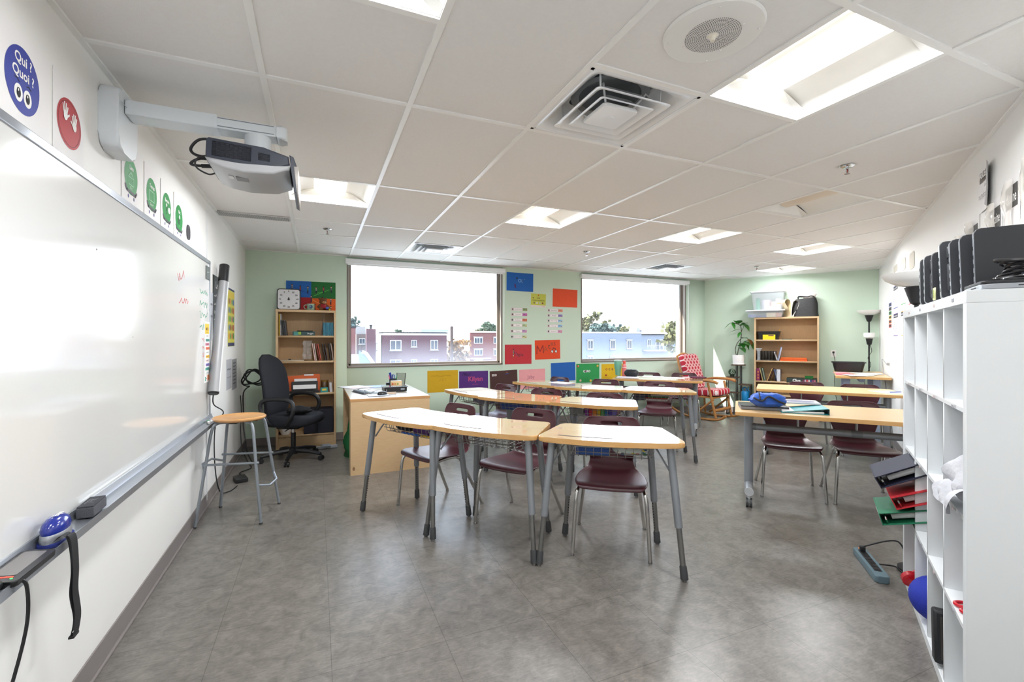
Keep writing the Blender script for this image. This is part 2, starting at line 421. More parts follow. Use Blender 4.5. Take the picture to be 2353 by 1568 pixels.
# ------------------------------------------------------------------ windows
TAUPE = mat('taupe window frame', '#8f857b', 0.45, var=0.03); TAUPED = mat('dark window gasket', '#6b635c', 0.6); GLASS = glass_mat()
ALU = mat('brushed aluminium', '#c9ccd2', 0.32, metal=0.85)
def window(name, X, num):
    x0, x1 = X; r = ob_new(name, None, T(x0, YB, WZ0)); r['kind'] = 'structure'
    ww, hh = x1 - x0, WZ1 - WZ0; f = .030
    b = MB()
    for c, d in (((ww/2, .06, .012), (ww, .12, .024)), ((.011, .06, hh/2), (.022, .12, hh)), ((ww - .011, .06, hh/2), (.022, .12, hh)), ((ww/2, .06, hh - .012), (ww, .12, .024))): b.box(c, d, TAUPE, bevel=.003)
    struct(b, 'window_casing', parent=r)
    b = MB()
    for c, d in (((ww/2, .10, .024 + f/2), (ww - .044, .05, f)), ((.022 + f/2, .10, hh/2), (f, .05, hh - .05)), ((ww - .022 - f/2, .10, hh/2), (f, .05, hh - .05)), ((ww/2, .10, hh - .024 - f/2), (ww - .044, .05, f))): b.box(c, d, TAUPE, bevel=.003)
    for xx in (.022 + f + .004, ww - .022 - f - .004): b.box((xx, .10, hh/2), (.008, .03, hh - .1), TAUPED)
    b.box((ww - .022, .004, hh/2), (.008, .01, hh), TAUPED); b.box((.004, -.001, hh/2), (.008, .008, hh), TAUPED)
    b.box((ww/2, -.001, .004), (ww, .008, .008), TAUPED)
    struct(b, 'window_frame', parent=r)
    b = MB(); b.box((ww/2, 0, (hh - .108)/2), (ww - .10, .006, hh - .108), GLASS); struct(b, 'window_pane', T(0, .105, .054), parent=r)
window('window_1', W1, 1); window('window_2', W2, 2)
BLIND = mat('white blind cassette', '#eef0f2', 0.5); 
for X, lb in ((W1, 'white roller blind cassette rolled up over the window behind the teacher desk'), (W2, 'white roller blind cassette rolled up over the window nearest the rocking chair')):
    ww = X[1] - X[0] + .04
    t = thing('roller_blind', lb, 'blind', T(X[0] - .02, YB - .035, 2.335), 'roller blinds above the windows')
    b = MB(); b.prism(round_poly([(0, 0), (.062, 0), (.062, .065), (0, .065)], [.02, .004, .004, .012]), 0, ww, BLIND, M=Matrix(((0,0,1,0),(1,0,0,-.032),(0,1,0,0),(0,0,0,1)))); part(b, 'cassette', t)
    b = MB(); b.box((ww/2, .006, -.008), (ww - .05, .014, .02), mat('white blind hem', '#f4f5f6', .6), bevel=.004); part(b, 'hem_bar', t)
    b = MB(); b.tube([(ww - .03, -.02, .02), (ww - .026, -.018, -.9), (ww - .018, -.018, -.92), (ww - .012, -.02, .02)], .0022, mat('white bead chain', '#f0f0f0', .4), seg=6); part(b, 'bead_chain', t)
# ------------------------------------------------------------------ ceiling lights
PAN = mat('white enamel troffer', '#efefec', 0.4); GLOW = mat('lit lamp diffuser', '#ffffff', 0.5, emit='#fff4e4', es=2.6); DARKD = mat('unlit lamp diffuser', '#e6dccd', 0.5)
def troffer(i, j, on, lb):
    x0, x1, ya, yb = gx(i) + TW, gx(i+1) - TW, gy(j+1) + TW, gy(j) - TW; L_ = yb - ya; Wd = x1 - x0
    t = thing('ceiling_light', lb, 'ceiling light', T((x0+x1)/2, (ya+yb)/2, H), 'recessed ceiling lights')
    b = MB(); hw, hl, bw = Wd/2, L_/2, .115
    P_ = []
    for k in range(9):                      # curved wings from the tee up towards the lamp basket
        s = k / 8; P_.append((-hw + (hw - bw) * s, .012 + .075 * math.sin(s * math.pi / 2)))
    for sg in (-1, 1):
        b.grid([[(sg * x, -hl + .05 * (1 - 0), z), (sg * x, hl - .05, z)] for x, z in P_], PAN)
    for sg in (-1, 1):                      # sloping end plates
        b.faces([(-hw, sg*hl, .008), (hw, sg*hl, .008), (bw, sg*(hl-.055), .087), (-bw, sg*(hl-.055), .087)], [(0,1,2,3)], PAN)
        for sx_ in (-1, 1):
            b.faces([(sx_*hw, sg*hl, .008), (sx_*bw, sg*(hl-.055), .087), (sx_*hw, sg*(hl-.055), .012)], [(0,1,2)], PAN)
    b.box((0, 0, .13), (Wd, L_, .02), PAN)
    for sx_ in (-1, 1): b.box((sx_*hw, 0, .07), (.006, L_, .13), PAN)
    for sy_ in (-1, 1): b.box((0, sy_*hl, .07), (Wd, .006, .13), PAN)
    part(b, 'reflector_pan', t)
    b = MB(); n_ = 10
    arc = [(-bw + 2*bw*k/n_, .085 - .038 * math.sin(math.pi * k / n_)) for k in range(n_+1)]
    b.grid([[(x, -hl + .05, z), (x, hl - .05, z)] for x, z in arc], GLOW if on else DARKD)
    part(b, 'diffuser', t, 'glowing white diffuser' if on else None)
    if on:                                  # the lamp itself, shining down out of the basket
        la = bpy.data.lights.new('lamp', 'AREA'); la.shape = 'RECTANGLE'; la.size = 2*bw*.9; la.size_y = L_ - .12; la.energy = LAMP * on; la.color = (.93, .965, 1.0)
        lo = bpy.data.objects.new('lamp', la); COL.objects.link(lo); lo.location = ((x0+x1)/2, (ya+yb)/2, H + .044)
for q in LIGHTS: troffer(*q[:4])
# ------------------------------------------------------------------ air diffusers
DIFM = mat('white enamel diffuser', '#e8eaec', 0.3, coat=.3); DUCT = mat('dark duct', '#8d9195', .7)
def cone_ring(b, ho, hi, zo, zi, m):
    o = rrect(2*ho, 2*ho, ho*.12); q = rrect(2*hi, 2*hi, hi*.3)
    n_ = 6; rows = []
    for k in range(n_+1):
        s = k/n_; z = zo + (zi - zo) * (1 - math.cos(s*math.pi/2)) ; rows.append([(a[0]+(c[0]-a[0])*s, a[1]+(c[1]-a[1])*s, z) for a, c in zip(o, q)])
    b.grid(rows, m, close=True)
def diffuser(i, j, lb):
    t = thing('air_diffuser', lb, 'air vent', T((gx(i)+gx(i+1))/2, (gy(j)+gy(j+1))/2, H), 'square air diffusers in the ceiling')
    hw = G/2 - TW
    b = MB(); cone_ring(b, hw - .012, hw*.62, 0.0, .085, DIFM)
    for sx_, sy_ in ((1,0),(-1,0),(0,1),(0,-1)): b.box((sx_*(hw-.008), sy_*(hw-.008), .003), (.016 if sx_ else 2*hw, .016 if sy_ else 2*hw, .01), DIFM)
    part(b, 'frame', t)
    b = MB(); b.lathe([(.0, .20), (.15, .20), (.15, .085), (.19, .085)], DUCT, seg=32); b.box((0, 0, .21), (2*hw, 2*hw, .01), DIFM)
    for sx_ in (-1, 1): b.box((sx_*hw, 0, .1), (.006, 2*hw, .2), DIFM); b.box((0, sx_*hw, .1), (2*hw, .006, .2), DIFM)
    cone_ring(b, hw*.64, .155, .085, .09, mat('grey duct plate', '#d0d4d7', .5)); part(b, 'duct', t)
    for ho, hi, z0, z1 in ((.205, .125, -.012, .045), (.150, .085, -.018, .032)):
        b = MB(); cone_ring(b, ho, hi, z0, z1, DIFM); cone_ring(b, ho, hi-.004, z0-.001, z1+.006, DIFM); part(b, 'louvre', t)
    b = MB(); pl = rrect(.19, .19, .012); b.prism(pl, -.022, -.006, DIFM, bevel=.006); b.lathe([(0, -.026), (.017, -.026), (.019, -.022)], DIFM); part(b, 'centre_plate', t)
    for sx_ in (-1, 1):
        for sy_ in (-1, 1):
            b = MB(); b.tube([(sx_*.17, sy_*.17, .10), (sx_*.165, sy_*.165, .0), (sx_*.12, sy_*.12, .06), (sx_*.07, sy_*.07, -.01)], .005, DIFM, seg=6); part(b, 'hanger', t)
for q in DIFFS: diffuser(*q)
# ------------------------------------------------------------------ ceiling speaker, sprinklers, slot vent
t = thing('ceiling_speaker', 'round white perforated loudspeaker flush in the ceiling tile', 'speaker', T(1.312, 1.225, H + .003))
SPW = mat('white speaker enamel', '#e9e8e5', .4); HOLE = mat('speaker hole', '#3c3833', .8)
b = MB(); b.lathe([(0, -.012), (.150, -.012), (.166, -.009), (.172, 0)], SPW, seg=64); part(b, 'face_plate', t)
b = MB()
for r in range(1, 13):
    rr = .018 + r * .0062; k_ = int(2*math.pi*rr / .0068)
    for k in range(k_): b.ell(rr*math.cos(2*math.pi*k/k_ + r), rr*math.sin(2*math.pi*k/k_ + r), .0021, .0021, -.0125, HOLE, n=6)
part(b, 'perforated_grille', t)
b = MB(); b.lathe([(0, -.032), (.008, -.031), (.010, -.016), (.018, -.0125)], mat('ivory speaker knob', '#efe9da', .4)); part(b, 'centre_knob', t)
for k in range(4):
    for rr in (.104, .150):
        b = MB(); b.ball((rr*math.cos(.5+k*math.pi/2+(.4 if rr > .12 else 0)), rr*math.sin(.5+k*math.pi/2+(.4 if rr > .12 else 0)), -.0125), (.004, .004, .003), SPW, seg=8); part(b, 'screw', t)
CHR = mat('chrome', '#d8dadc', .12, metal=1.0); BRS = mat('red sprinkler bulb', '#a03525', .3)
for (x, y), lb in (((.095, 4.926), 'chrome fire sprinkler in the ceiling near the left wall'), ((3.107, 1.826), 'chrome fire sprinkler on the right, nearest to the camera'),
                   ((3.129, 4.912), 'chrome fire sprinkler in the middle of the far ceiling'), ((6.144, 4.895), 'chrome fire sprinkler beside the farthest ceiling light')):
    t = thing('fire_sprinkler', lb, 'sprinkler', T(x, y, H), 'ceiling sprinklers')
    b = MB(); b.lathe([(.0, -.004), (.03, -.006), (.04, -.001), (.042, .001)], CHR); part(b, 'escutcheon', t)
    b = MB(); b.tube([(0, 0, 0), (0, 0, -.02)], .009, CHR, seg=10); b.tube([(-.008, 0, -.018), (-.016, 0, -.03), (-.003, 0, -.048)], .0025, CHR, seg=6); b.tube([(.008, 0, -.018), (.016, 0, -.03), (.003, 0, -.048)], .0025, CHR, seg=6); b.lathe([(0, -.05), (.016, -.05), (.016, -.048), (0, -.047)], CHR); part(b, 'head', t)
    b = MB(); b.tube([(0, 0, -.02), (0, 0, -.046)], .003, BRS, seg=6); part(b, 'bulb', t)
t = thing('slot_vent', 'narrow grey slotted air vent in the ceiling beside the left wall', 'air vent', T(-.515, 4.66, H))
b = MB(); b.box((0, 0, -.001), (.57, .15, .008), mat('grey vent frame', '#cfcfce', .5)); part(b, 'frame', t)
b = MB()
for k in range(40): b.box((-.272 + k * .01395, 0, -.006), (.007, .12, .004), mat('grey vent slat', '#9c9c9c', .5))
part(b, 'slats', t)
# ================================================================== OUTSIDE
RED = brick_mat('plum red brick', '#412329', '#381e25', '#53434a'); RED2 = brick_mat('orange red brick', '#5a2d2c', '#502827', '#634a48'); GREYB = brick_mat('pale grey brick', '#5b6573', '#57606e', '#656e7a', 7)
STUC = P('#9a9894', .9); CONC = P('#7c7b7a', .9); DKROOF = P('#15171b', .9); WINW = P('#b5b5b5', .6); PANE_O = mat('outside window glass', '#323b44', .15, spec=.25); COPPER = P('#7fb5ad', .7)
def ext(px0, px1, py0, y, z0=-7.5):     # extent at distance plane room-Y = y
    a = at_y(px0, py0, y); c = at_y(px1, py0, y); return a.x, c.x, max(a.z, c.z)
def owin(b_, par, x0, x1, z0, z1, cols=2, sill=True, lintel=False):
    f = MB(); y = -.06
    f.box(((x0+x1)/2, y, (z0+z1)/2), (x1-x0, .14, z1-z0), WINW)
    if sill: f.box(((x0+x1)/2, y-.06, z0-.09), (x1-x0+.25, .24, .16), CONC)
    if lintel: f.box(((x0+x1)/2, y-.04, z1+.12), (x1-x0+.3, .16, .22), CONC)
    o = part(f, 'window', par)
    g = MB(); t_ = (x1-x0)*.06; n_ = cols; cw = (x1-x0-t_)/n_
    for k in range(n_): g.box((x0+t_+cw*k+(cw-t_)/2, y-.075, (z0+z1)/2), (cw-t_, .02, z1-z0-2*t_), PANE_O)
    part(g, 'pane', o)
# the plum brick block straight across
YA = 75.0
def bx(px, py, y): return at_y(px, py, y)
xa, xb = bx(878, 770, YA).x, bx(1027, 770, YA).x; zt = bx(950, 766, YA).z
t = thing('apartment_building', 'plum brick apartment block with white cornice and white framed windows', 'building', T(0, YA, 0))
def rel(px, py, y=YA): p = bx(px, py, y); return p.x, p.z
b = MB(); b.box(((xa+xb)/2, 2, (zt-9)/2), (xb-xa, 4, zt+9), RED); part(b, 'walls', t)
b = MB(); b.box(((xa+xb)/2, 2, zt-.18), (xb-xa+.1, 4.2, .36), WINW); b.box(((xa+xb)/2, 2, zt+.08), (xb-xa+.2, 4.3, .18), DKROOF); part(b, 'cornice', t)
for p0, p1, q0, q1, c in ((896, 922, 782, 805, 2), (945, 957, 782, 797, 2), (989, 1006, 782, 804, 2), (896, 922, 827, 850, 2), (945, 957, 826, 848, 2), (989, 1006, 826, 850, 2)):
    x0, z1 = rel(p0, q0); x1, z0 = rel(p1, q1); owin(b, t, x0, x1, z0, z1, c)
# stucco side block left of it, sunlit
x0, x1, z1 = ext(856, 876, 769, 75.0); t = thing('stucco_house', 'pale stucco flat roofed house standing left of the plum brick block', 'building', T(0, 75.0, 0))
b = MB(); b.box(((x0+x1)/2, 2, (z1-9)/2), (x1-x0, 4, z1+9), STUC); part(b, 'walls', t)
t = thing('brick_chimney', 'tall dark red brick chimney with a metal cowl beside the stucco house', 'chimney', T(bx(852, 760, 69).x, 69, 0))
zc = bx(852, 756, 69).z; b = MB(); b.box((0, 0, (zc-9)/2), (1.3, 1.0, zc+9), RED); part(b, 'stack', t)
b = MB(); b.tube([(0, 0, zc), (0, 0, zc+.4)], .15, DKROOF, seg=10); b.lathe([(.0, zc+.65), (.25, zc+.55), (.25, zc+.4), (.1, zc+.38)], DKROOF, seg=10); part(b, 'cowl', t)
x0, x1, z1 = ext(801, 817, 752, 84); t = thing('brick_house', 'narrow pink brick building at the left edge of the window view', 'building', T(0, 84, 0))
b = MB(); b.box(((x0+x1)/2 - 1.5, 1, (z1-9)/2), (x1-x0+3, 2, z1+9), RED2); part(b, 'walls', t)
b = MB(); b.box(((x0+x1)/2 - 1.5, 1, z1), (x1-x0+3.2, 2.2, .35), DKROOF); part(b, 'roof_edge', t)
x0, x1, z1 = ext(819, 843, 768, 92); t = thing('brick_house', 'brown brick house with a roof penthouse between pink building and chimney', 'building', T(0, 92, 0))
b = MB(); b.box(((x0+x1)/2, 5, (z1-9)/2), (x1-x0, 10, z1+9), brick_mat('brown brick', '#4e403e', '#463a38', '#5e5452')); part(b, 'walls', t)
b = MB(); b.box(((x0+x1)/2 - .3, 4, z1 + .7), (2.4, 3, 1.6), CONC); part(b, 'penthouse', t)
p, q = rel(825, 778, 92), rel(839, 791, 92); owin(b, t, p[0], q[0], q[1], p[1])
t = thing('church_steeple', 'slender green copper church steeple on the horizon', 'steeple', T(bx(839, 760, 320).x, 320, 0)); zs = bx(839, 722, 320).z; zm = bx(839, 752, 320).z
b = MB(); b.lathe([(1.9, zm-3), (1.9, zm), (1.3, zm+.5), (.05, zs)], COPPER, seg=8); part(b, 'spire', t)
b = MB(); b.box((0, 0, (zm-12)/2), (4.2, 4.2, zm+8), CONC); part(b, 'tower', t)
t = thing('satellite_dish', 'round grey satellite dish on the stucco house roof', 'dish', T(bx(873, 752, 76).x, 76.4, 0)); zd = bx(873, 752, 76).z
b = MB(); b.lathe([(0, 0), (.25, .03), (.45, .1)], P('#8f9094', .5), M=T(0, 0, zd) @ RX(math.radians(65))); part(b, 'reflector', t)
b = MB(); b.tube([(0, .1, zd), (0, .2, zd-1.4)], .03, DKROOF, seg=6); part(b, 'mast', t)
# fire stairs and pitched grey roof low on the left
t = thing('shingle_roof', 'grey shingle pitched roof low in the left corner of the window', 'roof', T(0, 58, 0)); 
p0 = bx(770, 850, 58); p1 = bx(826, 815, 58)
b = MB(); b.faces([(p0.x-2, -3, p1.z-3.2), (p1.x, -3, p1.z-3.2), (p1.x, 1.5, p1.z), (p0.x-2, 1.5, p1.z), (p1.x, 1.5, p1.z-5), (p0.x-2, 1.5, p1.z-5), (p1.x, -3, p1.z-5), (p0.x-2, -3, p1.z-5)], [(0,1,2,3), (1,6,4,2), (3,2,4,5), (0,7,6,1)], brick_mat('grey shingle', '#6f7379', '#666a70', '#5a5e64', 12)); part(b, 'slopes', t)
t = thing('stair_gable', 'white trimmed blue grey gable beside the shingle roof', 'roof', T(0, 62, 0)); p0 = bx(832, 845, 62); p1 = bx(852, 812, 62); p2 = bx(868, 845, 62)
b = MB(); b.faces([(p0.x, 0, -8), (p2.x, 0, -8), (p2.x, 0, p2.z-.3), (p1.x-.6, 0, p1.z), (p0.x, 0, p1.z+.2)], [(0,1,2,3,4)], P('#5f7088', .8)); b.faces([(p0.x, 5, -8), (p2.x, 5, -8), (p2.x, 5, p2.z-.3), (p1.x-.6, 5, p1.z), (p0.x, 5, p1.z+.2)], [(4,3,2,1,0)], P('#5f7088', .8)); part(b, 'gable', t)
b = MB(); b.tube([(p0.x, -.1, p1.z+.2), (p1.x-.6, -.1, p1.z), (p2.x, -.1, p2.z-.3)], .22, WINW, seg=4); part(b, 'white_trim', t)
IRON = P('#2f3238', .6)
t = thing('fire_escape', 'black iron balcony and stairs between the chimney and the gable', 'balcony', T(0, 72.5, 0)); p0 = bx(826, 806, 72.5); p1 = bx(866, 772, 72.5)
b = MB(); b.box(((p0.x+p1.x)/2, 0, p0.z), (p1.x-p0.x, 1.2, .1), IRON); part(b, 'platform', t)
b = MB()
for k in range(14): x = p0.x + (p1.x-p0.x)*k/13; b.tube([(x, -.6, p0.z), (x, -.6, p0.z+1.1)], .025, IRON, seg=4)
b.tube([(p0.x, -.6, p0.z+1.1), (p1.x, -.6, p0.z+1.1)], .03, IRON, seg=4); part(b, 'railing', t)
b = MB(); b.tube([(p1.x-.2, -.6, p0.z), (p1.x-2.2, -.6, p0.z-3)], .06, IRON, seg=4); b.tube([(p1.x-.2, -1.2, p0.z), (p1.x-2.2, -1.2, p0.z-3)], .06, IRON, seg=4); part(b, 'stair', t)
# cream side wall, then orange brick block with bays
YC = 105.0
x0, x1, z1 = ext(1030, 1081, 764, YC); t = thing('apartment_building', 'orange red brick block with a long pale sunlit side wall and grey windows', 'building', T(0, YC, 0))
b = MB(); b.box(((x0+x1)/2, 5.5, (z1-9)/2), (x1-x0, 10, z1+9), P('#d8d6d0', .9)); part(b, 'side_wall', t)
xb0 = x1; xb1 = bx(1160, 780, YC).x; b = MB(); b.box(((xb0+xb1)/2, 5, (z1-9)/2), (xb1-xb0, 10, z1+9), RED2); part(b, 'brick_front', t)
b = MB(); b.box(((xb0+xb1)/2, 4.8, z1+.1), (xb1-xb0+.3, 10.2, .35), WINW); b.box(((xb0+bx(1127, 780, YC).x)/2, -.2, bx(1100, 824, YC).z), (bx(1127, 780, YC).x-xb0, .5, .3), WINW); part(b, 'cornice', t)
for p0, p1, q0, q1 in ((1089, 1109, 776, 790), (1089, 1109, 803, 817), (1134, 1150, 776, 790), (1134, 1150, 803, 817), (1089, 1109, 828, 845)):
    a0, a1 = rel(p0, q0, YC), rel(p1, q1, YC); owin(b, t, a0[0], a1[0], a1[1], a0[1], 3, False, True)
t = thing('utility_pole', 'dark wooden utility pole rising between the two brick blocks', 'pole', T(bx(1038, 760, 65).x, 65, 0)); zp = bx(1038, 750, 65).z
b = MB(); b.tube([(0, 0, -9), (0, 0, zp)], .22, P('#2d211e', .9), seg=8); part(b, 'mast', t)
b = MB(); b.box((.2, 0, zp-.3), (1.6, .1, .1), P('#5d4a44', .9)); part(b, 'crossarm', t)
# white-grey building through the right hand window
YD = 65.0
x0, x1, z1 = ext(1330, 1474, 766, YD); t = thing('apartment_building', 'pale grey brick apartment block filling the right hand window', 'building', T(0, YD, 0))
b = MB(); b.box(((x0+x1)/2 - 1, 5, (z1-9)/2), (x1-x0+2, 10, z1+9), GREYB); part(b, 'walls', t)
b = MB(); b.box(((x0+x1)/2 - 1, 5, z1+.05), (x1-x0+2.2, 10.2, .22), P('#b9c2cc', .8)); part(b, 'parapet', t)
for p0, p1, q0, q1 in ((1350, 1362, 783, 802), (1402, 1413, 783, 802), (1440, 1451, 783, 801), (1350, 1362, 820, 834), (1402, 1413, 820, 834)):
    a0, a1 = rel(p0, q0, YD), rel(p1, q1, YD); owin(b, t, a0[0], a1[0], a1[1], a0[1], 2, True, True)
YE = 69.0
x0, x1, z1 = ext(1474, 1556, 770, YE); t = thing('apartment_building', 'white house with a dark roof edge and a railed balcony door', 'building', T(0, YE, 0))
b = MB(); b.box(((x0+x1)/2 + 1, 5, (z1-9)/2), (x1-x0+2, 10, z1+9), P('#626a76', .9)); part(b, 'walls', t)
b = MB(); b.box(((x0+x1)/2 + 1, 4.9, z1+.08), (x1-x0+2.2, 10.4, .2), DKROOF); part(b, 'roof_edge', t)
for p0, p1, q0, q1 in ((1487, 1495, 781, 797), (1506, 1523, 781, 805)):
    a0, a1 = rel(p0, q0, YE), rel(p1, q1, YE); owin(b, t, a0[0], a1[0], a1[1], a0[1], 2, False)
pa, pb = rel(1476, 806, YE), rel(1533, 806, YE)
b = MB(); b.box(((pa[0]+pb[0])/2, -.7, pa[1]), (pb[0]-pa[0], 1.5, .25), WINW)
for k in range(18): x = pa[0] + (pb[0]-pa[0])*k/17; b.tube([(x, -1.4, pa[1]), (x, -1.4, pa[1]+1)], .02, P('#8b97a8', .6), seg=4)
b.tube([(pa[0], -1.4, pa[1]+1), (pb[0], -1.4, pa[1]+1)], .03, P('#8b97a8', .6), seg=4); part(b, 'balcony', t)
t = thing('roof_vent', 'boxy grey chimney on the pale grey block roof', 'chimney', T(bx(1463, 762, 77).x, 77, 0)); zv = bx(1463, 755, 77).z
b = MB(); b.box((0, 0, zv-.9), (.9, .9, 2.0), P('#84868c', .8)); b.box((.75, 0, zv-1.1), (.5, .7, 1.6), P('#6b6c72', .8)); part(b, 'stack', t)
# far white flat roof on the horizon
x0, x1, z1 = ext(968, 1030, 757, 180); t = thing('warehouse', 'long pale flat roofed building on the skyline above the plum brick block', 'building', T(0, 180, 0))
b = MB(); b.box(((x0+x1)/2, 6, (z1-9)/2), (x1-x0, 12, z1+9), P('#7f90a4', .9)); part(b, 'walls', t)
b = MB(); b.box(((x0+x1)/2, 6, z1), (x1-x0+.5, 12.5, .5), P('#cdd8e4', .9)); part(b, 'roof_edge', t)
# trees
LEAF = {k: mat('leaves ' + k, c, .7, var=.35, vs_=1.2) for k, c in (('green', '#2c4029'), ('olive', '#4b4c2b'), ('blue', '#2f423e'), ('amber', '#6b4c22'))}
BARK = P('#6a5a4e', .9)
def tree(px, py, y, r, kind, lb, squash=1.0, n_=380):
    p = bx(px, py, y); t = thing('leafy_tree', lb, 'tree', T(p.x, y, 0), 'trees between and beyond the buildings')
    b = MB(); rnd = random.Random(int(px))
    cl = [Vector((rnd.gauss(0, .45)*r, rnd.gauss(0, .45)*r, rnd.gauss(-.5, .42)*r*squash)) for _ in range(14)]
    for k in range(n_):
        c = cl[k % 14] + Vector((rnd.gauss(0, .2), rnd.gauss(0, .2), rnd.gauss(0, .2))) * r
        if c.z > 0: c.z *= .5
        q = Vector((rnd.uniform(-1,1), rnd.uniform(-1,1), rnd.uniform(-1,1))).normalized(); u_ = q.orthogonal().normalized() * r*.17; v_ = q.cross(u_)
        b.faces([p.z*Vector((0,0,1)) + c + u_, p.z*Vector((0,0,1)) + c + v_, p.z*Vector((0,0,1)) + c - u_, p.z*Vector((0,0,1)) + c - v_], [(0,1,2,3)], LEAF[kind], smooth=False)
    part(b, 'crown', t)
    b = MB(); b.tube([(0, 0, -9), (0, 0, p.z - r*.3)], r*.05, BARK, seg=6)
    for k in range(5): b.tube([(0, 0, p.z-r), tuple(Vector((0, 0, p.z)) + cl[k]*.8)], r*.02, BARK, seg=5)
    part(b, 'trunk', t)
tree(1355, 735, 145, 4.9, 'olive', 'tallest pale tree above the grey block, at the left edge of the right window', 1.3)
tree(1378, 748, 96, 3.2, 'blue', 'blue green tree second from the left above the grey block roof')
tree(1398, 752, 118, 3.8, 'green', 'green tree in the middle of the row above the grey block roof')
tree(1422, 758, 132, 3.5, 'olive', 'smaller olive tree at the right end of the row above the grey block')
tree(1553, 745, 55, 2.3, 'olive', 'thin olive tree at the right edge of the right window', 1.8)
tree(1049, 790, 78, 2.2, 'amber', 'amber autumn tree beside the utility pole', 1.6)
tree(805, 738, 150, 4.3, 'blue', 'blue green tree behind the narrow pink brick building')
tree(1132, 750, 155, 3.8, 'green', 'round green tree behind the orange red brick block, right of the skyline')
tree(1110, 762, 190, 3.5, 'olive', 'small olive tree behind the orange red brick block')
tree(916, 762, 200, 2.6, 'green', 'small green tree top behind the plum brick block roof')
b = MB(); b.box((60, 208, -9.4), (700, 400, .4), P('#9a9c9e', .9)); o = struct(b, 'ground')
# ================================================================== STUDENT DESKS
LAM = wood_mat('glossy pale maple laminate', '#d2ad7f', '#d8b68a', 0.2, (4, 30, 30), coat=1.0, spec=0.5)
EDGE = wood_mat('orange maple edge', '#c9985c', '#d1a468', 0.25, (4, 30, 30), coat=0.3)
PAINTG = mat('grey painted steel', '#8d9196', 0.38, metal=0.35, spec=.5); STEEL = mat('satin steel', '#8d8d8c', 0.28, metal=0.9)
RUB = mat('charcoal rubber', '#3c3d3f', 0.6); HOLEB = mat('black hole', '#0c0c0c', .8); WIRE = mat('zinc wire', '#9b9a97', .35, metal=.8)
def arc2(p, q, bulge, n=10):
    p, q = Vector(p), Vector(q); m = (p+q)/2; d = (q-p); nn = Vector((d.y, -d.x)).normalized(); out = []
    for k in range(n+1):
        t = k/n; out.append(tuple(p.lerp(q, t) + nn * bulge * 4*t*(1-t)))
    return out
def desk_outline():
    near = arc2((-.42, .0), (.42, .0), .058, 7); far = arc2((.315, .465), (-.315, .465), -.035, 5)
    pts = near + far; rr = [0]*len(pts)
    for i in (0, 7, 8, len(pts)-1): rr[i] = .05
    return round_poly(pts, rr, 5)
DESKS = {'D1': (0.508, 3.322, -1.080), 'D2': (0.922, 2.729, -0.902), 'D3': (1.524, 2.157, -0.628), 'D4': (1.438, 4.677, -1.30), 'D5': (1.710, 3.994, -0.947), 'D6': (2.200, 3.407, -0.84),
         'D7': (2.555, 5.262, -1.224), 'D8': (2.879, 4.529, -0.893), 'D9': (3.433, 3.978, -0.766)}
DT = .76
def desk_mx(k): x, y, a = DESKS[k]; return T(x, y, 0) @ RZ(a)
desk = thing('student_desk', 'trapezoid student desk at the left end of the front row', 'desk', desk_mx('D1'), 'trapezoid student desks')
b = MB(); b.prism(desk_outline(), DT - .030, DT, LAM, side=EDGE, bevel=.007); part(b, 'tabletop', desk)
b = MB(); g = arc2((-.30, .055), (.02, .03), .012, 12); gr = arc2((.018, .042), (-.298, .067), -.012, 12)
b.flat(g + gr, DT + .0012, mat('dark groove', '#4b4144', .6)); part(b, 'pencil_groove', desk)
for sx_, top, bot in ((-1, (-.335, .065), (-.405, .005)), (1, (.335, .065), (.405, .005)), (-1, (-.245, .395), (-.30, .455)), (1, (.245, .395), (.30, .455))):
    a, c = Vector((top[0], top[1], DT - .03)), Vector((bot[0], bot[1], 0)); at = lambda z: a.lerp(c, 1 - z / a.z)
    b = MB(); b.tube([at(DT - .03), at(.285)], .0215, PAINTG, seg=14); leg = part(b, 'leg', desk)
    b = MB(); b.tube([at(.30), at(.07)], .0155, STEEL, seg=12)
    inn = Vector((-sx_, 0, 0)) if top[1] > .2 else Vector((-sx_ * .6, .8, 0))
    for k in range(11):
        p = at(.09 + k * .018 + (0)) ; d = Vector((-sx_*.75, .66 if top[1] < .2 else -.66, 0))
        b.ball(tuple(p + d*.0150), (.0035, .0035, .005), HOLEB, seg=6)
    part(b, 'height_tube', leg)
    b = MB(); b.tube([at(.085), at(.078), at(.012)], [.0165, .0195, .0215], RUB, seg=12); part(b, 'foot_cap', leg)
    b = MB(); b.tube([at(.012), at(.0)], .012, STEEL, seg=10); part(b, 'glide', leg)
for sx_ in (-1, 1):
    b = MB(); b.tube([(sx_*.335, .075, .58), (sx_*.29, .10, .655), (sx_*.245, .13, DT-.03)], .006, PAINTG, seg=6); part(b, 'brace', desk)
    b = MB(); b.tube([(sx_*.245, .385, .60), (sx_*.22, .34, .67), (sx_*.19, .29, DT-.03)], .006, PAINTG, seg=6); part(b, 'brace', desk)
b = MB(); zb = .625
for k in range(11):
    x = -.23 + k*.046; b.tube([(x, .40, zb), (x, .13, zb), (x, .105, zb+.012), (x, .095, zb+.05), (x, .095, DT-.045)], .0022, WIRE, seg=5)
for y in (.40, .32, .24, .16): b.tube([(-.25, y, zb+.045), (-.245, y, zb+.01), (-.23, y, zb), (.23, y, zb), (.245, y, zb+.01), (.25, y, zb+.045)], .0025, WIRE, seg=5)
for z in (zb+.035, zb+.07): b.tube([(-.25, .095, z), (.25, .095, z)], .0025, WIRE, seg=5)
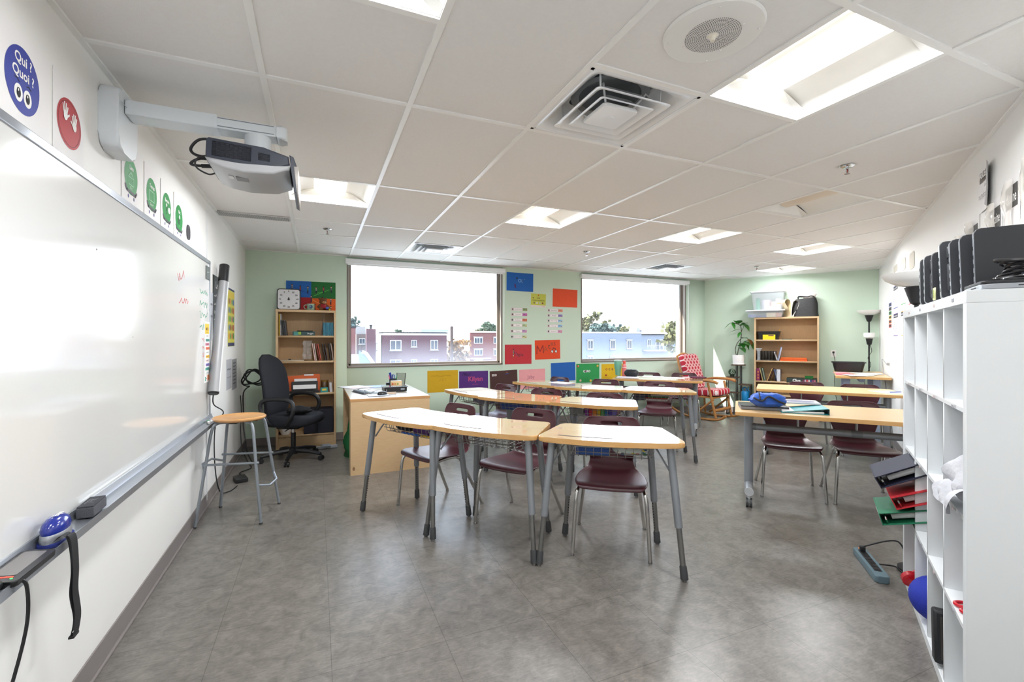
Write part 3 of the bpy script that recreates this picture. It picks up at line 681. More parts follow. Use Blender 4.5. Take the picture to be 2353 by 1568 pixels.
for sx_ in (-1, 1): b.tube([(sx_*.25, .40, DT-.035), (sx_*.25, .40, zb+.05), (sx_*.25, .10, zb+.05), (sx_*.25, .10, DT-.035)], .003, WIRE, seg=6)
part(b, 'wire_basket', desk)
for k, lb in (('D2', 'trapezoid student desk in the front row, middle of its three'), ('D3', 'trapezoid student desk nearest to the camera, right end of the front row'),
              ('D4', 'trapezoid student desk at the left end of the second row'), ('D5', 'trapezoid student desk in the middle of the second row'), ('D6', 'trapezoid student desk at the right end of the second row'),
              ('D7', 'trapezoid student desk at the left end of the back row'), ('D8', 'trapezoid student desk in the middle of the back row'), ('D9', 'trapezoid student desk at the right end of the back row')):
    dup(desk, desk_mx(k), lb)
def desk_pt(k, x, y, z=0): return desk_mx(k) @ Vector((x, y, z))
# ================================================================== CHAIRS
MAROON = mat('maroon moulded plastic', '#451d26', 0.36, var=0.06, vs_=60, bump=0.03, bs=500, spec=.5); CHROME = mat('chair chrome', '#c9c8c5', 0.14, metal=1.0)
def catmull(pts, n):
    out = []; m = len(pts)
    for k in range(n+1):
        f = k/n*(m-1); i = min(int(f), m-2); t = f-i
        p = [Vector(pts[max(0, min(m-1, i+o))]) for o in (-1, 0, 1, 2)]
        out.append(0.5*((2*p[1]) + (-p[0]+p[2])*t + (2*p[0]-5*p[1]+4*p[2]-p[3])*t*t + (-p[0]+3*p[1]-3*p[2]+p[3])*t**3))
    return out
def bake(me, mods, name):
    o = bpy.data.objects.new('tmp', me); COL.objects.link(o)
    for ty, kw in mods:
        md = o.modifiers.new(ty, ty)
        for k, v in kw.items(): setattr(md, k, v)
    dg = bpy.context.evaluated_depsgraph_get(); r = bpy.data.meshes.new_from_object(o.evaluated_get(dg)); r.name = name
    bpy.data.objects.remove(o); return r
prof = [(.245, .412, .185), (.238, .432, .205), (.19, .442, .222), (.08, .436, .222), (-.04, .430, .212), (-.12, .432, .188), (-.168, .452, .160), (-.186, .50, .146), (-.192, .555, .156), (-.203, .62, .182), (-.217, .68, .199), (-.230, .735, .196), (-.238, .768, .180), (-.243, .785, .150)]
pr = catmull(prof, 30); NC = 16; rows = []
for i, (y, z, hw) in enumerate(pr):
    row = []
    for j in range(NC+1):
        t = -1 + 2*j/NC; seat = max(0, min(1, (.47 - z)/.03)) * (1 if y < .2 else .5)
        row.append((hw*t, y + (.028*t*t if z > .5 else 0), z - .014*(1-t*t)*seat + .004*seat))
    rows.append(row)
hr = [i for i, p in enumerate(pr) if .705 < p[1] < .748]
b = MB(); b.grid(rows, MAROON, skip=lambda i, j: i in hr[:-1] and 5 <= j <= NC-6)
shell_me = bake(b.mesh('shell'), [('SOLIDIFY', dict(thickness=.009, offset=0)), ('SUBSURF', dict(levels=2, render_levels=2))], 'shell')
for p in shell_me.polygons: p.use_smooth = True
def chair_mx(x, y, fx, fy): return T(x, y, 0) @ RZ(math.atan2(-fx, fy))
chair = thing('student_chair', 'maroon plastic student chair at the front row desk nearest the teacher desk', 'chair', chair_mx(.914, 3.597, -.43, -.18), 'maroon student chairs')
ob_new('shell', shell_me, None, chair)
for sx_ in (-1, 1):
    b = MB(); b.tube(catmull([(sx_*.165, .03, .412), (sx_*.185, .14, .412), (sx_*.200, .198, .398), (sx_*.210, .222, .345), (sx_*.222, .236, .15), (sx_*.230, .245, .012)], 24), .0125, CHROME, seg=12); l_ = part(b, 'leg', chair)
    b = MB(); b.lathe([(0, 0), (.013, 0), (.013, .008), (.010, .014)], STEEL, M=T(sx_*.230, .245, 0)); part(b, 'glide', l_)
    b = MB(); b.tube(catmull([(sx_*.165, .04, .412), (sx_*.17, -.03, .405), (sx_*.178, -.075, .36), (sx_*.203, -.16, .18), (sx_*.226, -.245, .012)], 20), .0125, CHROME, seg=12); l_ = part(b, 'leg', chair)
    b = MB(); b.lathe([(0, 0), (.013, 0), (.013, .008), (.010, .014)], STEEL, M=T(sx_*.226, -.245, 0)); part(b, 'glide', l_)
b = MB(); b.tube([(-.17, .05, .410), (.17, .05, .410)], .011, CHROME); b.tube([(-.17, -.03, .405), (.17, -.03, .405)], .011, CHROME); part(b, 'under_frame', chair)
CH = [((1.385, 3.08), (-.381, -.267), 'maroon student chair at the middle desk of the front row'), ((1.777, 2.495), (-.283, -.39), 'maroon student chair at the front row desk nearest to the camera'),
      ((1.89, 5.016), (-.958, -.287), 'maroon chair with lavender sheen, at the left desk of the second row'), ((2.148, 4.323), (-.82, -.573), 'maroon student chair at the middle desk of the second row'), ((2.502, 3.724), (-.787, -.617), 'maroon student chair at the right desk of the second row'),
      ((3.014, 5.701), (-.966, -.258), 'maroon student chair at the left desk of the back row'), ((3.433, 5.072), (-.83, -.558), 'maroon student chair at the middle desk of the back row'), ((3.906, 4.499), (-.70, -.71), 'maroon student chair at the right desk of the back row'),
      ((4.86, 5.85), (-.70, -.714), 'maroon student chair behind the wheeled table, left of its pair'), ((5.32, 5.53), (-.70, -.714), 'maroon student chair behind the wheeled table, next to the rocking chair'),
      ((5.57, 3.73), (-.78, -.62), 'maroon student chair behind the far maple table, in front of the bookcase'), ((5.84, 3.26), (-.78, -.62), 'maroon student chair behind the far maple table, right, below the sorting bin table'),
      ((3.79, 2.71), (-.714, -.70), 'maroon student chair at the near maple table, left, behind the blue pouch'), ((4.17, 2.35), (-.714, -.70), 'maroon student chair at the near maple table, right, next to the white cube shelf')]
for (x, y), (fx, fy), lb in CH: dup(chair, chair_mx(x, y, fx, fy), lb)
# ================================================================== WHEELED TABLES
MAPT = wood_mat('light maple table laminate', '#d9b584', '#e0c095', 0.32, (3, 24, 24)); CASTW = mat('grey caster wheel', '#37393b', .5); CASTG = mat('light grey caster', '#b5b8ba', .45)
def rolling_table(name, lb, NLp, xd, Lt, Dp, top=.76, gloss=None):
    xd = Vector((xd[0], xd[1])).normalized(); ang = math.atan2(xd.y, xd.x)
    t = thing(name, lb, 'table', T(NLp[0], NLp[1], 0) @ RZ(ang), 'wheeled folding tables')
    b = MB(); b.prism(rrect(Lt, Dp, .05, Lt/2, Dp/2), top - .03, top, gloss or MAPT, side=EDGE, bevel=.004); part(b, 'tabletop', t)
    for xx in (.10, Lt - .10):
        b = MB(); b.tube([(xx, Dp*.40, top-.03), (xx, Dp*.40, .14)], .034, PAINTG, seg=18); b.box((xx, Dp*.40, top-.037), (.08, .34, .014), RUB, bevel=.003)
        lg = part(b, 'leg', t)
        b = MB(); b.tube([(xx, .07, .125), (xx, Dp-.07, .125)], .032, PAINTG, seg=18); b.tube([(xx, .062, .125), (xx, .072, .125)], .0335, CASTG, seg=18); part(b, 'foot_bar', lg)
        for yy in (.085, Dp - .085):
            b = MB()
            for o in (-.013, .013): b.tube([(xx+o-.009, yy, .036), (xx+o+.009, yy, .036)], .036, CASTW, seg=20); b.tube([(xx+o-.0095, yy, .036), (xx+o+.0095, yy, .036)], .024, CASTG, seg=16)
            b.box((xx, yy, .065), (.014, .03, .06), CASTG, bevel=.004); b.tube([(xx, yy, .07), (xx, yy, .12)], .012, CASTG, seg=10); part(b, 'caster', lg)
    b = MB(); b.tube([(.10, Dp*.40, .605), (Lt-.10, Dp*.40, .605)], .027, PAINTG, seg=16)
    for k in (.12, Lt-.45): b.tube([(k - .035, Dp*.40, .605), (k + .035, Dp*.40, .605)], .0285, mat('dark grey clamp', '#74777a', .5), seg=16)
    part(b, 'cross_beam', t)
    b = MB()
    for k in (.45, Lt-.45): b.tube([(k, Dp*.40, .605), (k, Dp*.40, top-.03)], .008, STEEL, seg=8)
    part(b, 'stay', t)
    return t
rolling_table('folding_table', 'near maple wheeled table with blue pouch and folders on it, beside the white cube shelf', (3.02, 2.60), (.645, -.764), 1.28, .74)
rolling_table('folding_table', 'far maple wheeled table in front of the right hand bookcase', (4.66, 3.72), (.60, -.80), 1.33, .68)
rolling_table('folding_table', 'wheeled table with tumblers and black pencil case, in front of the rocking chair', (3.93, 5.50), (.70, -.714), 1.22, .62, gloss=LAM)
# ================================================================== LEFT WALL
PAPER = P('#f0eeee', .7, .01); INK = P('#2a2a2e', .7); BLUEI = P('#39449c', .55); REDI = P('#b5222b', .55); GREENI = P('#1c8a3f', .55); GREYI = P('#8a8a8e', .7); WHT = P('#f7f5f2', .6, .01)
def on_left(y0, z0, off=.0005): return FL @ T(y0, z0, off)
BOARD = mat('glossy whiteboard enamel', '#e4e4e2', 0.13, spec=.6, coat=.25); ALUB = mat('anodised aluminium', '#b9bec6', .3, metal=.8)
GMK = P('#2f9f74', .6); RMK = P('#c9504a', .6)
wb = thing('whiteboard', 'long glossy whiteboard with aluminium frame and tray on the left wall', 'whiteboard', FL @ T(.65, .72, 0)); WL, WHh = 3.656, 1.232
b = MB(); b.box((WL/2, WHh/2, .011), (WL, WHh, .018), BOARD)
def scrib(b_, x, y, wd, ht, m, z, seed, n_=9):
    r = random.Random(seed); pts = []
    for k in range(n_ * 3 + 1): pts.append((x + wd * k / (n_*3), y + ht * (r.random() - .5)))
    b_.line(pts, .006, z, m)
for k in range(4): scrib(b, WL - .34, WHh - .27 - k*.085, .26, .05, GMK, .0206, k, 5)
for k in range(3): scrib(b, WL - .27 + .01*k, WHh - .63 - k*.055, .18, .035, RMK, .0206, 20+k, 4)
scrib(b, WL - .92, WHh - .22, .16, .08, RMK, .0206, 30, 3); scrib(b, WL - .88, WHh - .37, .22, .05, RMK, .0206, 31, 4)
b.ell(1.62, .96, .004, .004, .0206, INK); b.ell(2.0, .62, .003, .003, .0206, INK); part(b, 'writing_surface', wb, 'glossy white surface with green and red notes at its right end')
b = MB(); b.box((WL/2, WHh - .012, .013), (WL + .01, .030, .026), ALUB, bevel=.003); part(b, 'frame_rail', wb)
b = MB(); b.box((WL - .010, WHh/2, .013), (.024, WHh, .026), ALUB, bevel=.003); part(b, 'frame_rail', wb)
b = MB(); b.box((.010, WHh/2, .013), (.024, WHh, .026), ALUB, bevel=.003); part(b, 'frame_rail', wb)
b = MB(); tp = [(0, .0), (.028, .006), (.036, -.022), (.088, -.026), (.092, -.018), (.096, -.018), (.096, -.045), (.03, -.052), (.0, -.045)]
b.prism([(q[0], q[1]) for q in tp], 0, WL + .04, ALUB, M=Matrix(((0,0,1,-.01),(0,1,0,.004),(1,0,0,0),(0,0,0,1))))
for k in range(3): b.box((WL/2, -.0215 - k*.001, .046 + k*.014), (WL, .003, .003), ALUB)
part(b, 'marker_tray', wb)
TRAYZ = .72 - .021
def circ_poster(y0, z0, wd, ht, lb, fn, cat='poster', group='white picture cards above the whiteboard'):
    b = MB(); b.box((wd/2, ht/2, .0012), (wd, ht, .0016), PAPER); fn(b, wd, ht, .0026); return solo(b, 'wall_card', lb, cat, on_left(y0, z0), group)
def qui(b, w_, h_, z):
    cx, cy = w_*.48, h_*.50; b.ell(cx, cy, .088, .098, z, BLUEI, n=48)
    b.text('Qui ?', .041, cx + .002, cy + .060, z + .0006, WHT, bold=.0008); b.text('Quoi ?', .041, cx + .002, cy + .018, z + .0006, WHT, bold=.0008)
    for s in (-1, 1):
        b.ell(cx + s*.023, cy - .044, .021, .026, z + .0006, WHT); b.ell(cx + s*.023, cy - .044, .010, .015, z + .0012, INK); b.ell(cx + s*.023 - .003, cy - .037, .003, .004, z + .0018, WHT)
        b.line([(cx + s*.03 - .012, cy - .008 + (.003 if s < 0 else 0)), (cx + s*.03, cy - .004), (cx + s*.03 + .012, cy - .010)], .003, z + .0006, INK)
circ_poster(1.69, 1.958, .28, .285, 'white card with blue disc reading Qui Quoi and two cartoon eyes', qui)
def hand_shape(b, x, y, s, z, m, flip=1):
    b.ell(x, y, .011*s, .014*s, z + .0008, m)
    for k, (dx, ln) in enumerate(((-.010, .024), (-.0035, .030), (.0035, .029), (.010, .022))): b.line([(x + flip*dx*.75*s, y + .006*s), (x + flip*dx*1.35*s, y + ln*1.15*s)], .0052*s, z + .0001*k, m)
    b.line([(x + flip*.008*s, y - .003*s), (x + flip*.021*s, y + .008*s)], .0055*s, z + .0005, m)
def hands(b, w_, h_, z):
    cx, cy = w_/2, h_*.46; b.ell(cx, cy, .086, .086, z, REDI, n=48)
    for k in range(48): 
        a0, a1 = 2*math.pi*k/48, 2*math.pi*(k+1)/48; b.line([(cx + .077*math.cos(a0), cy + .077*math.sin(a0)), (cx + .077*math.cos(a1), cy + .077*math.sin(a1))], .0015, z + .0006, P('#4e1a1e', .6))
    hand_shape(b, cx - .030, cy + .020, 1.25, z + .0006, WHT, 1); hand_shape(b, cx + .034, cy + .004, 1.25, z + .0006, WHT, -1)
circ_poster(1.996, 1.965, .214, .278, 'white card with red disc and two raised white hands', hands)
def green(word, kind):
    def f(b, w_, h_, z):
        cx, cy = w_*.5, h_*.50; b.ell(cx, cy, .082, .086, z, GREENI, n=44); b.text(word, .030, cx + .004, cy + .042, z + .0006, WHT, bold=.0006)
        SK = P('#4a4750', .6); LTG = P('#a9dcb5', .6)
        b.line([(cx - .072, cy - .052), (cx - .055, cy - .072), (cx + .052, cy - .078), (cx + .068, cy - .062)], .013, z + .0012, SK)
        for s in (-.035, .035): b.ell(cx + s, cy - .098, .006, .009, z + .0006, P('#4a4690', .6))
        if kind == 0:
            b.line([(cx - .035, cy - .04), (cx - .035, cy - .005), (cx - .002, cy + .022), (cx + .032, cy - .005), (cx + .032, cy - .04), (cx - .035, cy - .04)], .004, z + .0006, LTG); b.line([(cx - .035, cy - .005), (cx + .032, cy - .005)], .003, z + .0006, LTG); b.line([(cx, cy - .04), (cx, cy + .02)], .003, z + .0006, LTG); b.text('Ou ?', .018, cx, cy - .054, z + .0006, WHT)
        elif kind == 1:
            for q in ((-.03, .0), (.0, .0), (.03, .0)): b.line([(cx + q[0], cy - .03), (cx + q[0], cy + .015)], .003, z + .0006, LTG)
            b.line([(cx - .038, cy - .034), (cx + .038, cy - .034), (cx + .038, cy + .018), (cx - .038, cy + .018), (cx - .038, cy - .034)], .004, z + .0006, LTG); b.text('Quand ?', .018, cx, cy - .052, z + .0006, WHT)
        elif kind == 2:
            b.text('?', .075, cx - .002, cy - .012, z + .0006, INK, bold=.0015); b.ell(cx + .045, cy - .005, .022, .018, z + .0006, WHT); b.ell(cx - .008, cy + .016, .010, .010, z + .0012, WHT)
        else:
            b.box((cx - .01, cy - .018, z + .0006), (.045, .034, .0006), P('#245c34', .6)); b.ell(cx + .01, cy + .012, .012, .014, z + .0006, WHT); b.text('?', .022, cx, cy - .05, z + .0006, WHT)
    return f
for k, (y0, wd_, kind, lb) in enumerate(((2.574, 'Lieu', 0, 'white card with green disc, house drawing and skateboard, first of four green ones'), (2.866, 'Temps', 1, 'white card with green disc, calendar drawing and skateboard, second of four'),
                                   (3.13, 'Besoin', 2, 'white card with green disc and black question mark, third of four'), (3.388, 'But', 3, 'white card with green disc and small animal drawing, last of four'))):
    circ_poster(y0, 1.958, .225, .278, lb, green(wd_, kind), group='green disc cards above the whiteboard')
def lastc(b, w_, h_, z): b.prism(rrect(.09, .10, .04, .06, .10), z, z + .004, P('#3d3a41', .4))
circ_poster(3.66, 1.958, .15, .165, 'small white card holding a rounded black tile, beside the last green disc', lastc)
# mural strips on the board and on the wall behind it
def strip(b, w_, h_, z):
    b.rect(.02, h_*.80, w_ - .02, h_*.97, z, P('#efbd2c', .6)); b.text('MOTS', .030, w_*.5, h_*.88, z + .0006, INK, bold=.0006); b.text('pratiques', .014, w_*.5, h_*.83, z + .0006, GREENI)
    for k, c in enumerate(('#e8e2de', '#3b8f86', '#c76b86', '#e2703f', '#dfe6e2', '#efbd2c', '#e8d7d2', '#7c6bb3', '#3f9f8f', '#eef2f0')):
        y = h_*(.765 - k*.068); b.prism(rrect(w_*.70, h_*.045, .006, w_*.56 + (.008 if k % 2 else -.006), y), z, z + .0005, P(c, .6)); b.line([(w_*.36, y), (w_*.74, y)], .004, z + .0008, P('#55545c', .7))
    b.rect(.02, .012, .05, .045, z, P('#3f9f8f', .6)); b.line([(.06, .03), (.085, .03)], .006, z, P('#c1483f', .6)); b.rect(.10, .012, w_ - .015, .055, z, P('#e2803f', .6))
b = MB(); b.box((.09, .235, .0008), (.175, .47, .0012), PAPER); strip(b, .18, .47, .0018); solo(b, 'vocabulary_poster', 'tall white list poster with coloured word boxes stuck on the whiteboard end', 'poster', FL @ T(4.11, .995, .0205))
b = MB(); b.box((.065, .05, .003), (.125, .10, .005), P('#5c625f', .5)); b.line([(.02, .05), (.10, .06)], .006, .0062, P('#9aa39c', .6)); solo(b, 'magnetic_label', 'small dark grey magnetic label in the top right corner of the whiteboard', 'label', FL @ T(4.155, 1.80, .0205))
b = MB(); b.box((.11, .2, .001), (.19, .40, .0015), P('#dfe2ea', .3)); scrib(b, .03, .3, .14, .02, GREYI, .0024, 3); scrib(b, .03, .2, .14, .02, GREYI, .0024, 4); solo(b, 'plastic_sleeve', 'clear plastic sleeve with a sheet, hanging just right of the whiteboard', 'paper', on_left(4.34, 1.32))
def blackp(b, w_, h_, z):
    b.text('Les', .085, w_*.42, h_*.87, z, WHT, bold=.001)
    for k in range(6): scrib(b, .05, h_*(.72 - k*.115), w_*.78, .03, WHT, z, 50+k, 6)
b = MB(); b.box((.20, .31, .001), (.40, .62, .002), P('#3a3f3d', .6)); blackp(b, .40, .62, .0026); solo(b, 'lettered_poster', 'dark chalkboard style poster with white lettering behind the silver tube', 'poster', on_left(4.53, 1.26))
def yel(b, w_, h_, z):
    b.rect(0, 0, w_, .035, z, P('#3a3f66', .6)); b.rect(0, h_ - .02, w_, h_, z, P('#3a3f66', .6)); b.rect(.03, h_ - .09, w_ - .03, h_ - .04, z + .0004, P('#e1c43f', .6))
    r = random.Random(5)
    for i in range(4):
        for j in range(5): b.ell(.06 + i*(w_ - .12)/3, .10 + j*.088, .032, .034, z + .0004, P(r.choice(('#c2573d', '#3f8c6c', '#3d6da8', '#a34a7a', '#d98b36', '#4b9a52', '#8b4a3d')), .6), n=12)
b = MB(); b.box((.19, .29, .001), (.38, .585, .002), P('#d9cf55', .6)); yel(b, .38, .585, .0026); solo(b, 'picture_poster', 'yellow poster with rows of colourful figures and dark blue edges', 'poster', on_left(5.235, 1.26))
b = MB(); b.box((.05, .1, .001), (.10, .2, .0015), PAPER); b.line([(.02, .15), (.08, .15)], .004, .0022, GREYI); solo(b, 'white_notice', 'narrow white notice peeking out behind the silver tube', 'paper', on_left(5.02, 1.24))
b = MB(); b.box((.14, .15, .001), (.28, .30, .0015), P('#b9bac0', .5)); scrib(b, .04, .2, .2, .02, INK, .0022, 60); scrib(b, .04, .12, .2, .02, GREYI, .0022, 61); solo(b, 'pinned_sheet', 'grey sheet pinned low on the left wall, left of its pair', 'paper', on_left(5.16, .83))
b = MB(); b.box((.15, .16, .001), (.30, .32, .0015), P('#a3a4a9', .5))
for k in range(7): scrib(b, .05, .28 - k*.036, .18, .012, INK, .0022, 70+k)
solo(b, 'pinned_sheet', 'grey printed sheet pinned low on the left wall, right of its pair', 'paper', on_left(5.47, .80))
# silver interactive bar leaning over the right end of the board
SILV = mat('satin silver', '#9a9b9d', .5, metal=.35); BLKP = mat('black plastic', '#1b1b1d', .35); BLKM = mat('matt black', '#202022', .65)
pa, pb = at_x(516, 611, -.745), at_x(490, 906, -.745); ax = (pa - pb); Lb = ax.length; q = ax.to_track_quat('Z', 'Y').to_matrix().to_4x4()
t = thing('pen_sensor_bar', 'silver tube shaped sensor bar with black ends, leaning beside the whiteboard', 'sensor bar', T(*pb) @ q)
b = MB(); b.lathe([(.0, .012), (.037, .012), (.037, Lb*.86), (.0, Lb*.86)], SILV, sx=1.0, sy=.9); part(b, 'tube', t)
b = MB(); b.lathe([(.0, Lb*.858), (.0385, Lb*.86), (.0385, Lb), (.034, Lb+.004), (0, Lb+.004)], BLKP, sy=.92)
M_ = T(0, 0, 0); part(b, 'top_cap', t)
b = MB(); b.lathe([(0, 0), (.035, 0), (.039, .006), (.039, .014), (0, .016)], BLKP, sy=.92); part(b, 'bottom_cap', t)
b = MB(); b.tube([(-.033, 0, .02), (-.034, 0, Lb*.86)], .009, mat('pale bar strip', '#d5d7d9', .3), seg=6); part(b, 'clear_strip', t)
p0 = pb + Vector((.0, 0, -.005)); WB_ = mat('black cable', '#17171a', .45)
b = MB(); b.tube(catmull([p0, p0 + Vector((.0, .02, -.08)), Vector((-.74, 4.58, .70)), Vector((-.785, 4.50, .60)), Vector((-.79, 4.5, .30)), Vector((-.76, 4.52, .05)), Vector((-.70, 4.60, .008)), Vector((-.66, 4.75, .008))], 40), .0045, WB_, seg=6)
solo(b, 'power_cable', 'thin dark cord hanging from the silver sensor bar down to the floor', 'cable')
b = MB(); b.box((0, 0, .13), (.012, .03, .26), BLKP, bevel=.004); solo(b, 'wall_bracket', 'slim black bracket behind the lower end of the silver tube', 'bracket', T(-.797, 4.47, .88))
# ------------------------------------------------------------------ things in the tray
def tray(y, x=-.748): return T(x, y, TRAYZ + .001)
fel = mat('grey felt', '#5b5c63', .95, bump=.6, bs=400, var=.2); felt2 = mat('dark felt', '#3d3e45', .9, bump=.4, bs=300)
t = thing('chalkboard_eraser', 'grey felt eraser block in the whiteboard tray', 'eraser', tray(2.11) @ RZ(.05)); b = MB(); b.box((0, 0, .022), (.05, .125, .036), fel, bevel=.004); part(b, 'felt_block', t)
b = MB(); b.box((0, 0, .042), (.046, .121, .006), felt2, bevel=.002); b.text('TFR', .035, 0, 0, .0455, P('#77777d', .8), M=RZ(math.pi/2)); part(b, 'top_plate', t)
t = thing('whiteboard_eraser', 'shiny blue and grey oval eraser in the whiteboard tray', 'eraser', tray(1.865) @ RZ(math.pi/2)); BLU = mat('glossy blue plastic', '#1d2f8f', .18, coat=.5)
b = MB(); b.prism(rrect(.125, .058, .028), 0, .012, P('#27337f', .8), bevel=.002); part(b, 'felt_pad', t)
b = MB(); b.lathe([(.0, .010), (.062, .010), (.066, .02), (.063, .034), (.058, .040)], mat('silver plastic', '#9da0a6', .35, metal=.4), sy=.47); part(b, 'grip', t)
b = MB(); b.lathe([(.060, .036), (.063, .048), (.055, .066), (.035, .078), (0, .083)], BLU, sy=.47); b.text('Expo', .021, .004, -.004, .0832, WHT, bold=.0006); part(b, 'body', t)
t = thing('control_pad', 'flat black electronic pad with red and green lights lying in the tray', 'control pad', tray(1.66, -.742) @ RZ(math.pi/2) @ RX(.10)); b = MB(); b.prism(rrect(.20, .075, .012), .002, .018, BLKP, bevel=.003); part(b, 'case', t)
b = MB(); b.prism(rrect(.15, .050, .006, .012, .004), .0182, .0188, mat('smoky screen', '#7d7a78', .2)); part(b, 'screen', t)
b = MB(); b.line([(-.072, -.018), (-.072, .018)], .005, .0186, mat('red light', '#ff3020', .4, emit='#ff2b1c', es=3)); part(b, 'red_light', t)
b = MB(); b.ell(-.082, -.02, .003, .003, .0186, mat('green light', '#30e060', .4, emit='#27d84f', es=2)); part(b, 'green_light', t)
b = MB(); st = [(-.725, 1.80, .722), (-.712, 1.815, .735), (-.700, 1.83, .715), (-.698, 1.84, .62), (-.705, 1.855, .54), (-.70, 1.86, .46), (-.703, 1.85, .405)]
stc = catmull(st, 40); b.grid([[p + Vector((0, -.017 + .004*math.sin(k*.4), 0)), p + Vector((.004*math.sin(k*.3), .017, 0))] for k, p in enumerate(stc)], BLKM)
b.grid([[p + Vector((.006, -.015, 0)), p + Vector((.009, .016, 0))] for p in stc[10:]], BLKM); b.box((-.700, 1.85, .404), (.014, .034, .006), BLKM); b.box((-.697, 1.846, .42), (.002, .022, .002), P('#b9b9b9', .5))
solo(b, 'wrist_strap', 'black fabric strap hanging down from the whiteboard tray', 'strap')
b = MB(); b.tube([(0, -.06, .014), (0, -.05, .016), (0, .05, .016), (0, .06, .012)], [.008, .014, .015, .009], BLKP, seg=12); solo(b, 'black_marker', 'thick black pen at the left edge of the photo, in the tray', 'marker', tray(1.50, -.735) @ RZ(.06))
b = MB(); b.tube(catmull([(-.735, 1.57, .712), (-.712, 1.59, .705), (-.700, 1.60, .68), (-.70, 1.60, .58), (-.715, 1.57, .45), (-.73, 1.52, .33), (-.74, 1.46, .2), (-.75, 1.42, .02)], 36), .0042, WB_, seg=6); solo(b, 'pad_cable', 'black cable dropping from the black control pad along the left wall', 'cable')
for k, (y, c, lb) in enumerate(((4.02, '#2a8f55', 'green capped whiteboard marker at the far end of the tray'), (4.10, '#c23a34', 'red and white whiteboard marker at the far end of the tray'), (4.16, '#d8d8da', 'white whiteboard marker at the far end of the tray'))):
    t = thing('whiteboard_marker', lb, 'marker', tray(y, -.745 + .008*k) @ RZ(.25 - .2*k), 'markers in the whiteboard tray'); b = MB(); b.tube([(0, -.055, .009), (0, .02, .009)], .0085, WHT, seg=10); part(b, 'barrel', t)
    b = MB(); b.tube([(0, .02, .009), (0, .06, .009), (0, .064, .009)], [.0095, .0095, .006], P(c, .4), seg=10); part(b, 'cap', t)
# ------------------------------------------------------------------ projector on its wall arm
PRW = mat('projector white plastic', '#dfe5ea', .35, coat=.2); PRG = mat('projector light grey', '#b6b7ba', .35); PRD = mat('projector navy grey', '#333846', .42); MSH = mat('grille black', '#15161a', .6)
t = thing('projector_mount', 'white wall mount with telescopic arm holding the projector', 'wall arm', T(XL, 2.44, 2.265))
b = MB(); b.prism(round_poly([(-.105, -.155), (.105, -.155), (.105, .105), (-.105, .105)], [.06, .06, .04, .04]), 0, .068, PRW, M=Matrix(((0,0,1,0),(1,0,0,0),(0,1,0,0),(0,0,0,1))), bevel=.010)
b.box((.077, 0, .035), (.002, .225, .003), P('#b9bec4', .5)); part(b, 'mount_cover', t)
b = MB(); b.box((.235, .0, .04), (.33, .105, .062), PRW, bevel=.005); part(b, 'outer_arm', t)
b = MB(); b.box((.50, .0, .038), (.27, .092, .052), PRW, bevel=.004); b.box((.50, -.047, .058), (.25, .002, .003), P('#7f8891', .5)); b.box((.50, -.047, .022), (.25, .002, .003), P('#7f8891', .5)); part(b, 'inner_arm', t)
b = MB(); b.prism(round_poly([(0, -.048), (.045, -.048), (.045, .048), (0, .048)], [0, .03, .03, 0]), .006, .068, PRW, M=T(.635, 0, 0), bevel=.012); part(b, 'end_cap', t)
b = MB(); b.lathe([(.055, .012), (.055, -.066), (.0, -.066)], PRW, M=T(.555, 0, 0)); b.box((.53, 0, -.070), (.22, .15, .008), PRW, bevel=.002); part(b, 'ceiling_plate', t)
t = thing('video_projector', 'grey and navy short throw projector hanging from the white wall arm', 'projector', T(-.262, 2.44, 2.188) @ RY(.04) @ Matrix.Diagonal((.88, 1, .88, 1)))
# local x to the right along the arm, y away from the camera, z up; top of the case at z = 0
prf = [(-.195, -.010), (-.185, -.002), (.05, -.004), (.165, -.03), (.172, -.075), (.09, -.098), (-.05, -.112), (-.195, -.105)]
b = MB(); b.prism([(x, z) for x, z in prf], -.15, .15, PRD, M=Matrix(((1,0,0,0),(0,0,-1,0),(0,1,0,0),(0,0,0,1))), bevel=.006); part(b, 'body', t)
b = MB(); b.box((-.085, -.1505, -.053), (.165, .003, .068), MSH); 
for k in range(12): b.box((-.085, -.152, -.086 + k*.0061), (.165, .003, .0022), PRD)
for k in range(10): b.box((-.167 + k*.0182, -.152, -.053), (.0022, .003, .068), PRD)
part(b, 'side_grille', t)
b = MB(); b.box((.055, -.1505, -.055), (.052, .003, .034), MSH)
for k in range(6): b.box((.055, -.152, -.071 + k*.0064), (.052, .003, .0024), PRD)
part(b, 'small_grille', t)
low = [(-.197, -.100), (-.05, -.109), (.09, -.095), (.178, -.073), (.17, -.100), (.10, -.135), (-.03, -.150), (-.12, -.142), (-.175, -.125)]
b = MB(); b.prism(low, -.158, .158, PRG, M=Matrix(((1,0,0,0),(0,0,-1,0),(0,1,0,0),(0,0,0,1))), bevel=.010); part(b, 'lower_shell', t, 'light grey lower shell')
for c_, d_, k_ in (((-.05, -.05, -.150), (.055, .05, .004), '#8f8f91'), ((-.10, -.05, -.1465), (.022, .035, .004), '#e9e9ea'), ((.055, -.12, -.128), (.03, .02, .012), '#d9dadd'), ((.09, -.12, -.122), (.018, .022, .012), '#6b5a8c')): b = MB(); b.box(c_, d_, P(k_, .6)); part(b, 'sticker', t)
b = MB(); b.ball((-.145, -.13, -.1315), (.003, .003, .002), mat('orange light', '#ff6a30', .4, emit='#ff5a22', es=4), seg=8); part(b, 'status_light', t)
flap = [(.168, -.020), (.188, -.028), (.206, -.075), (.212, -.215), (.197, -.205), (.180, -.10)]
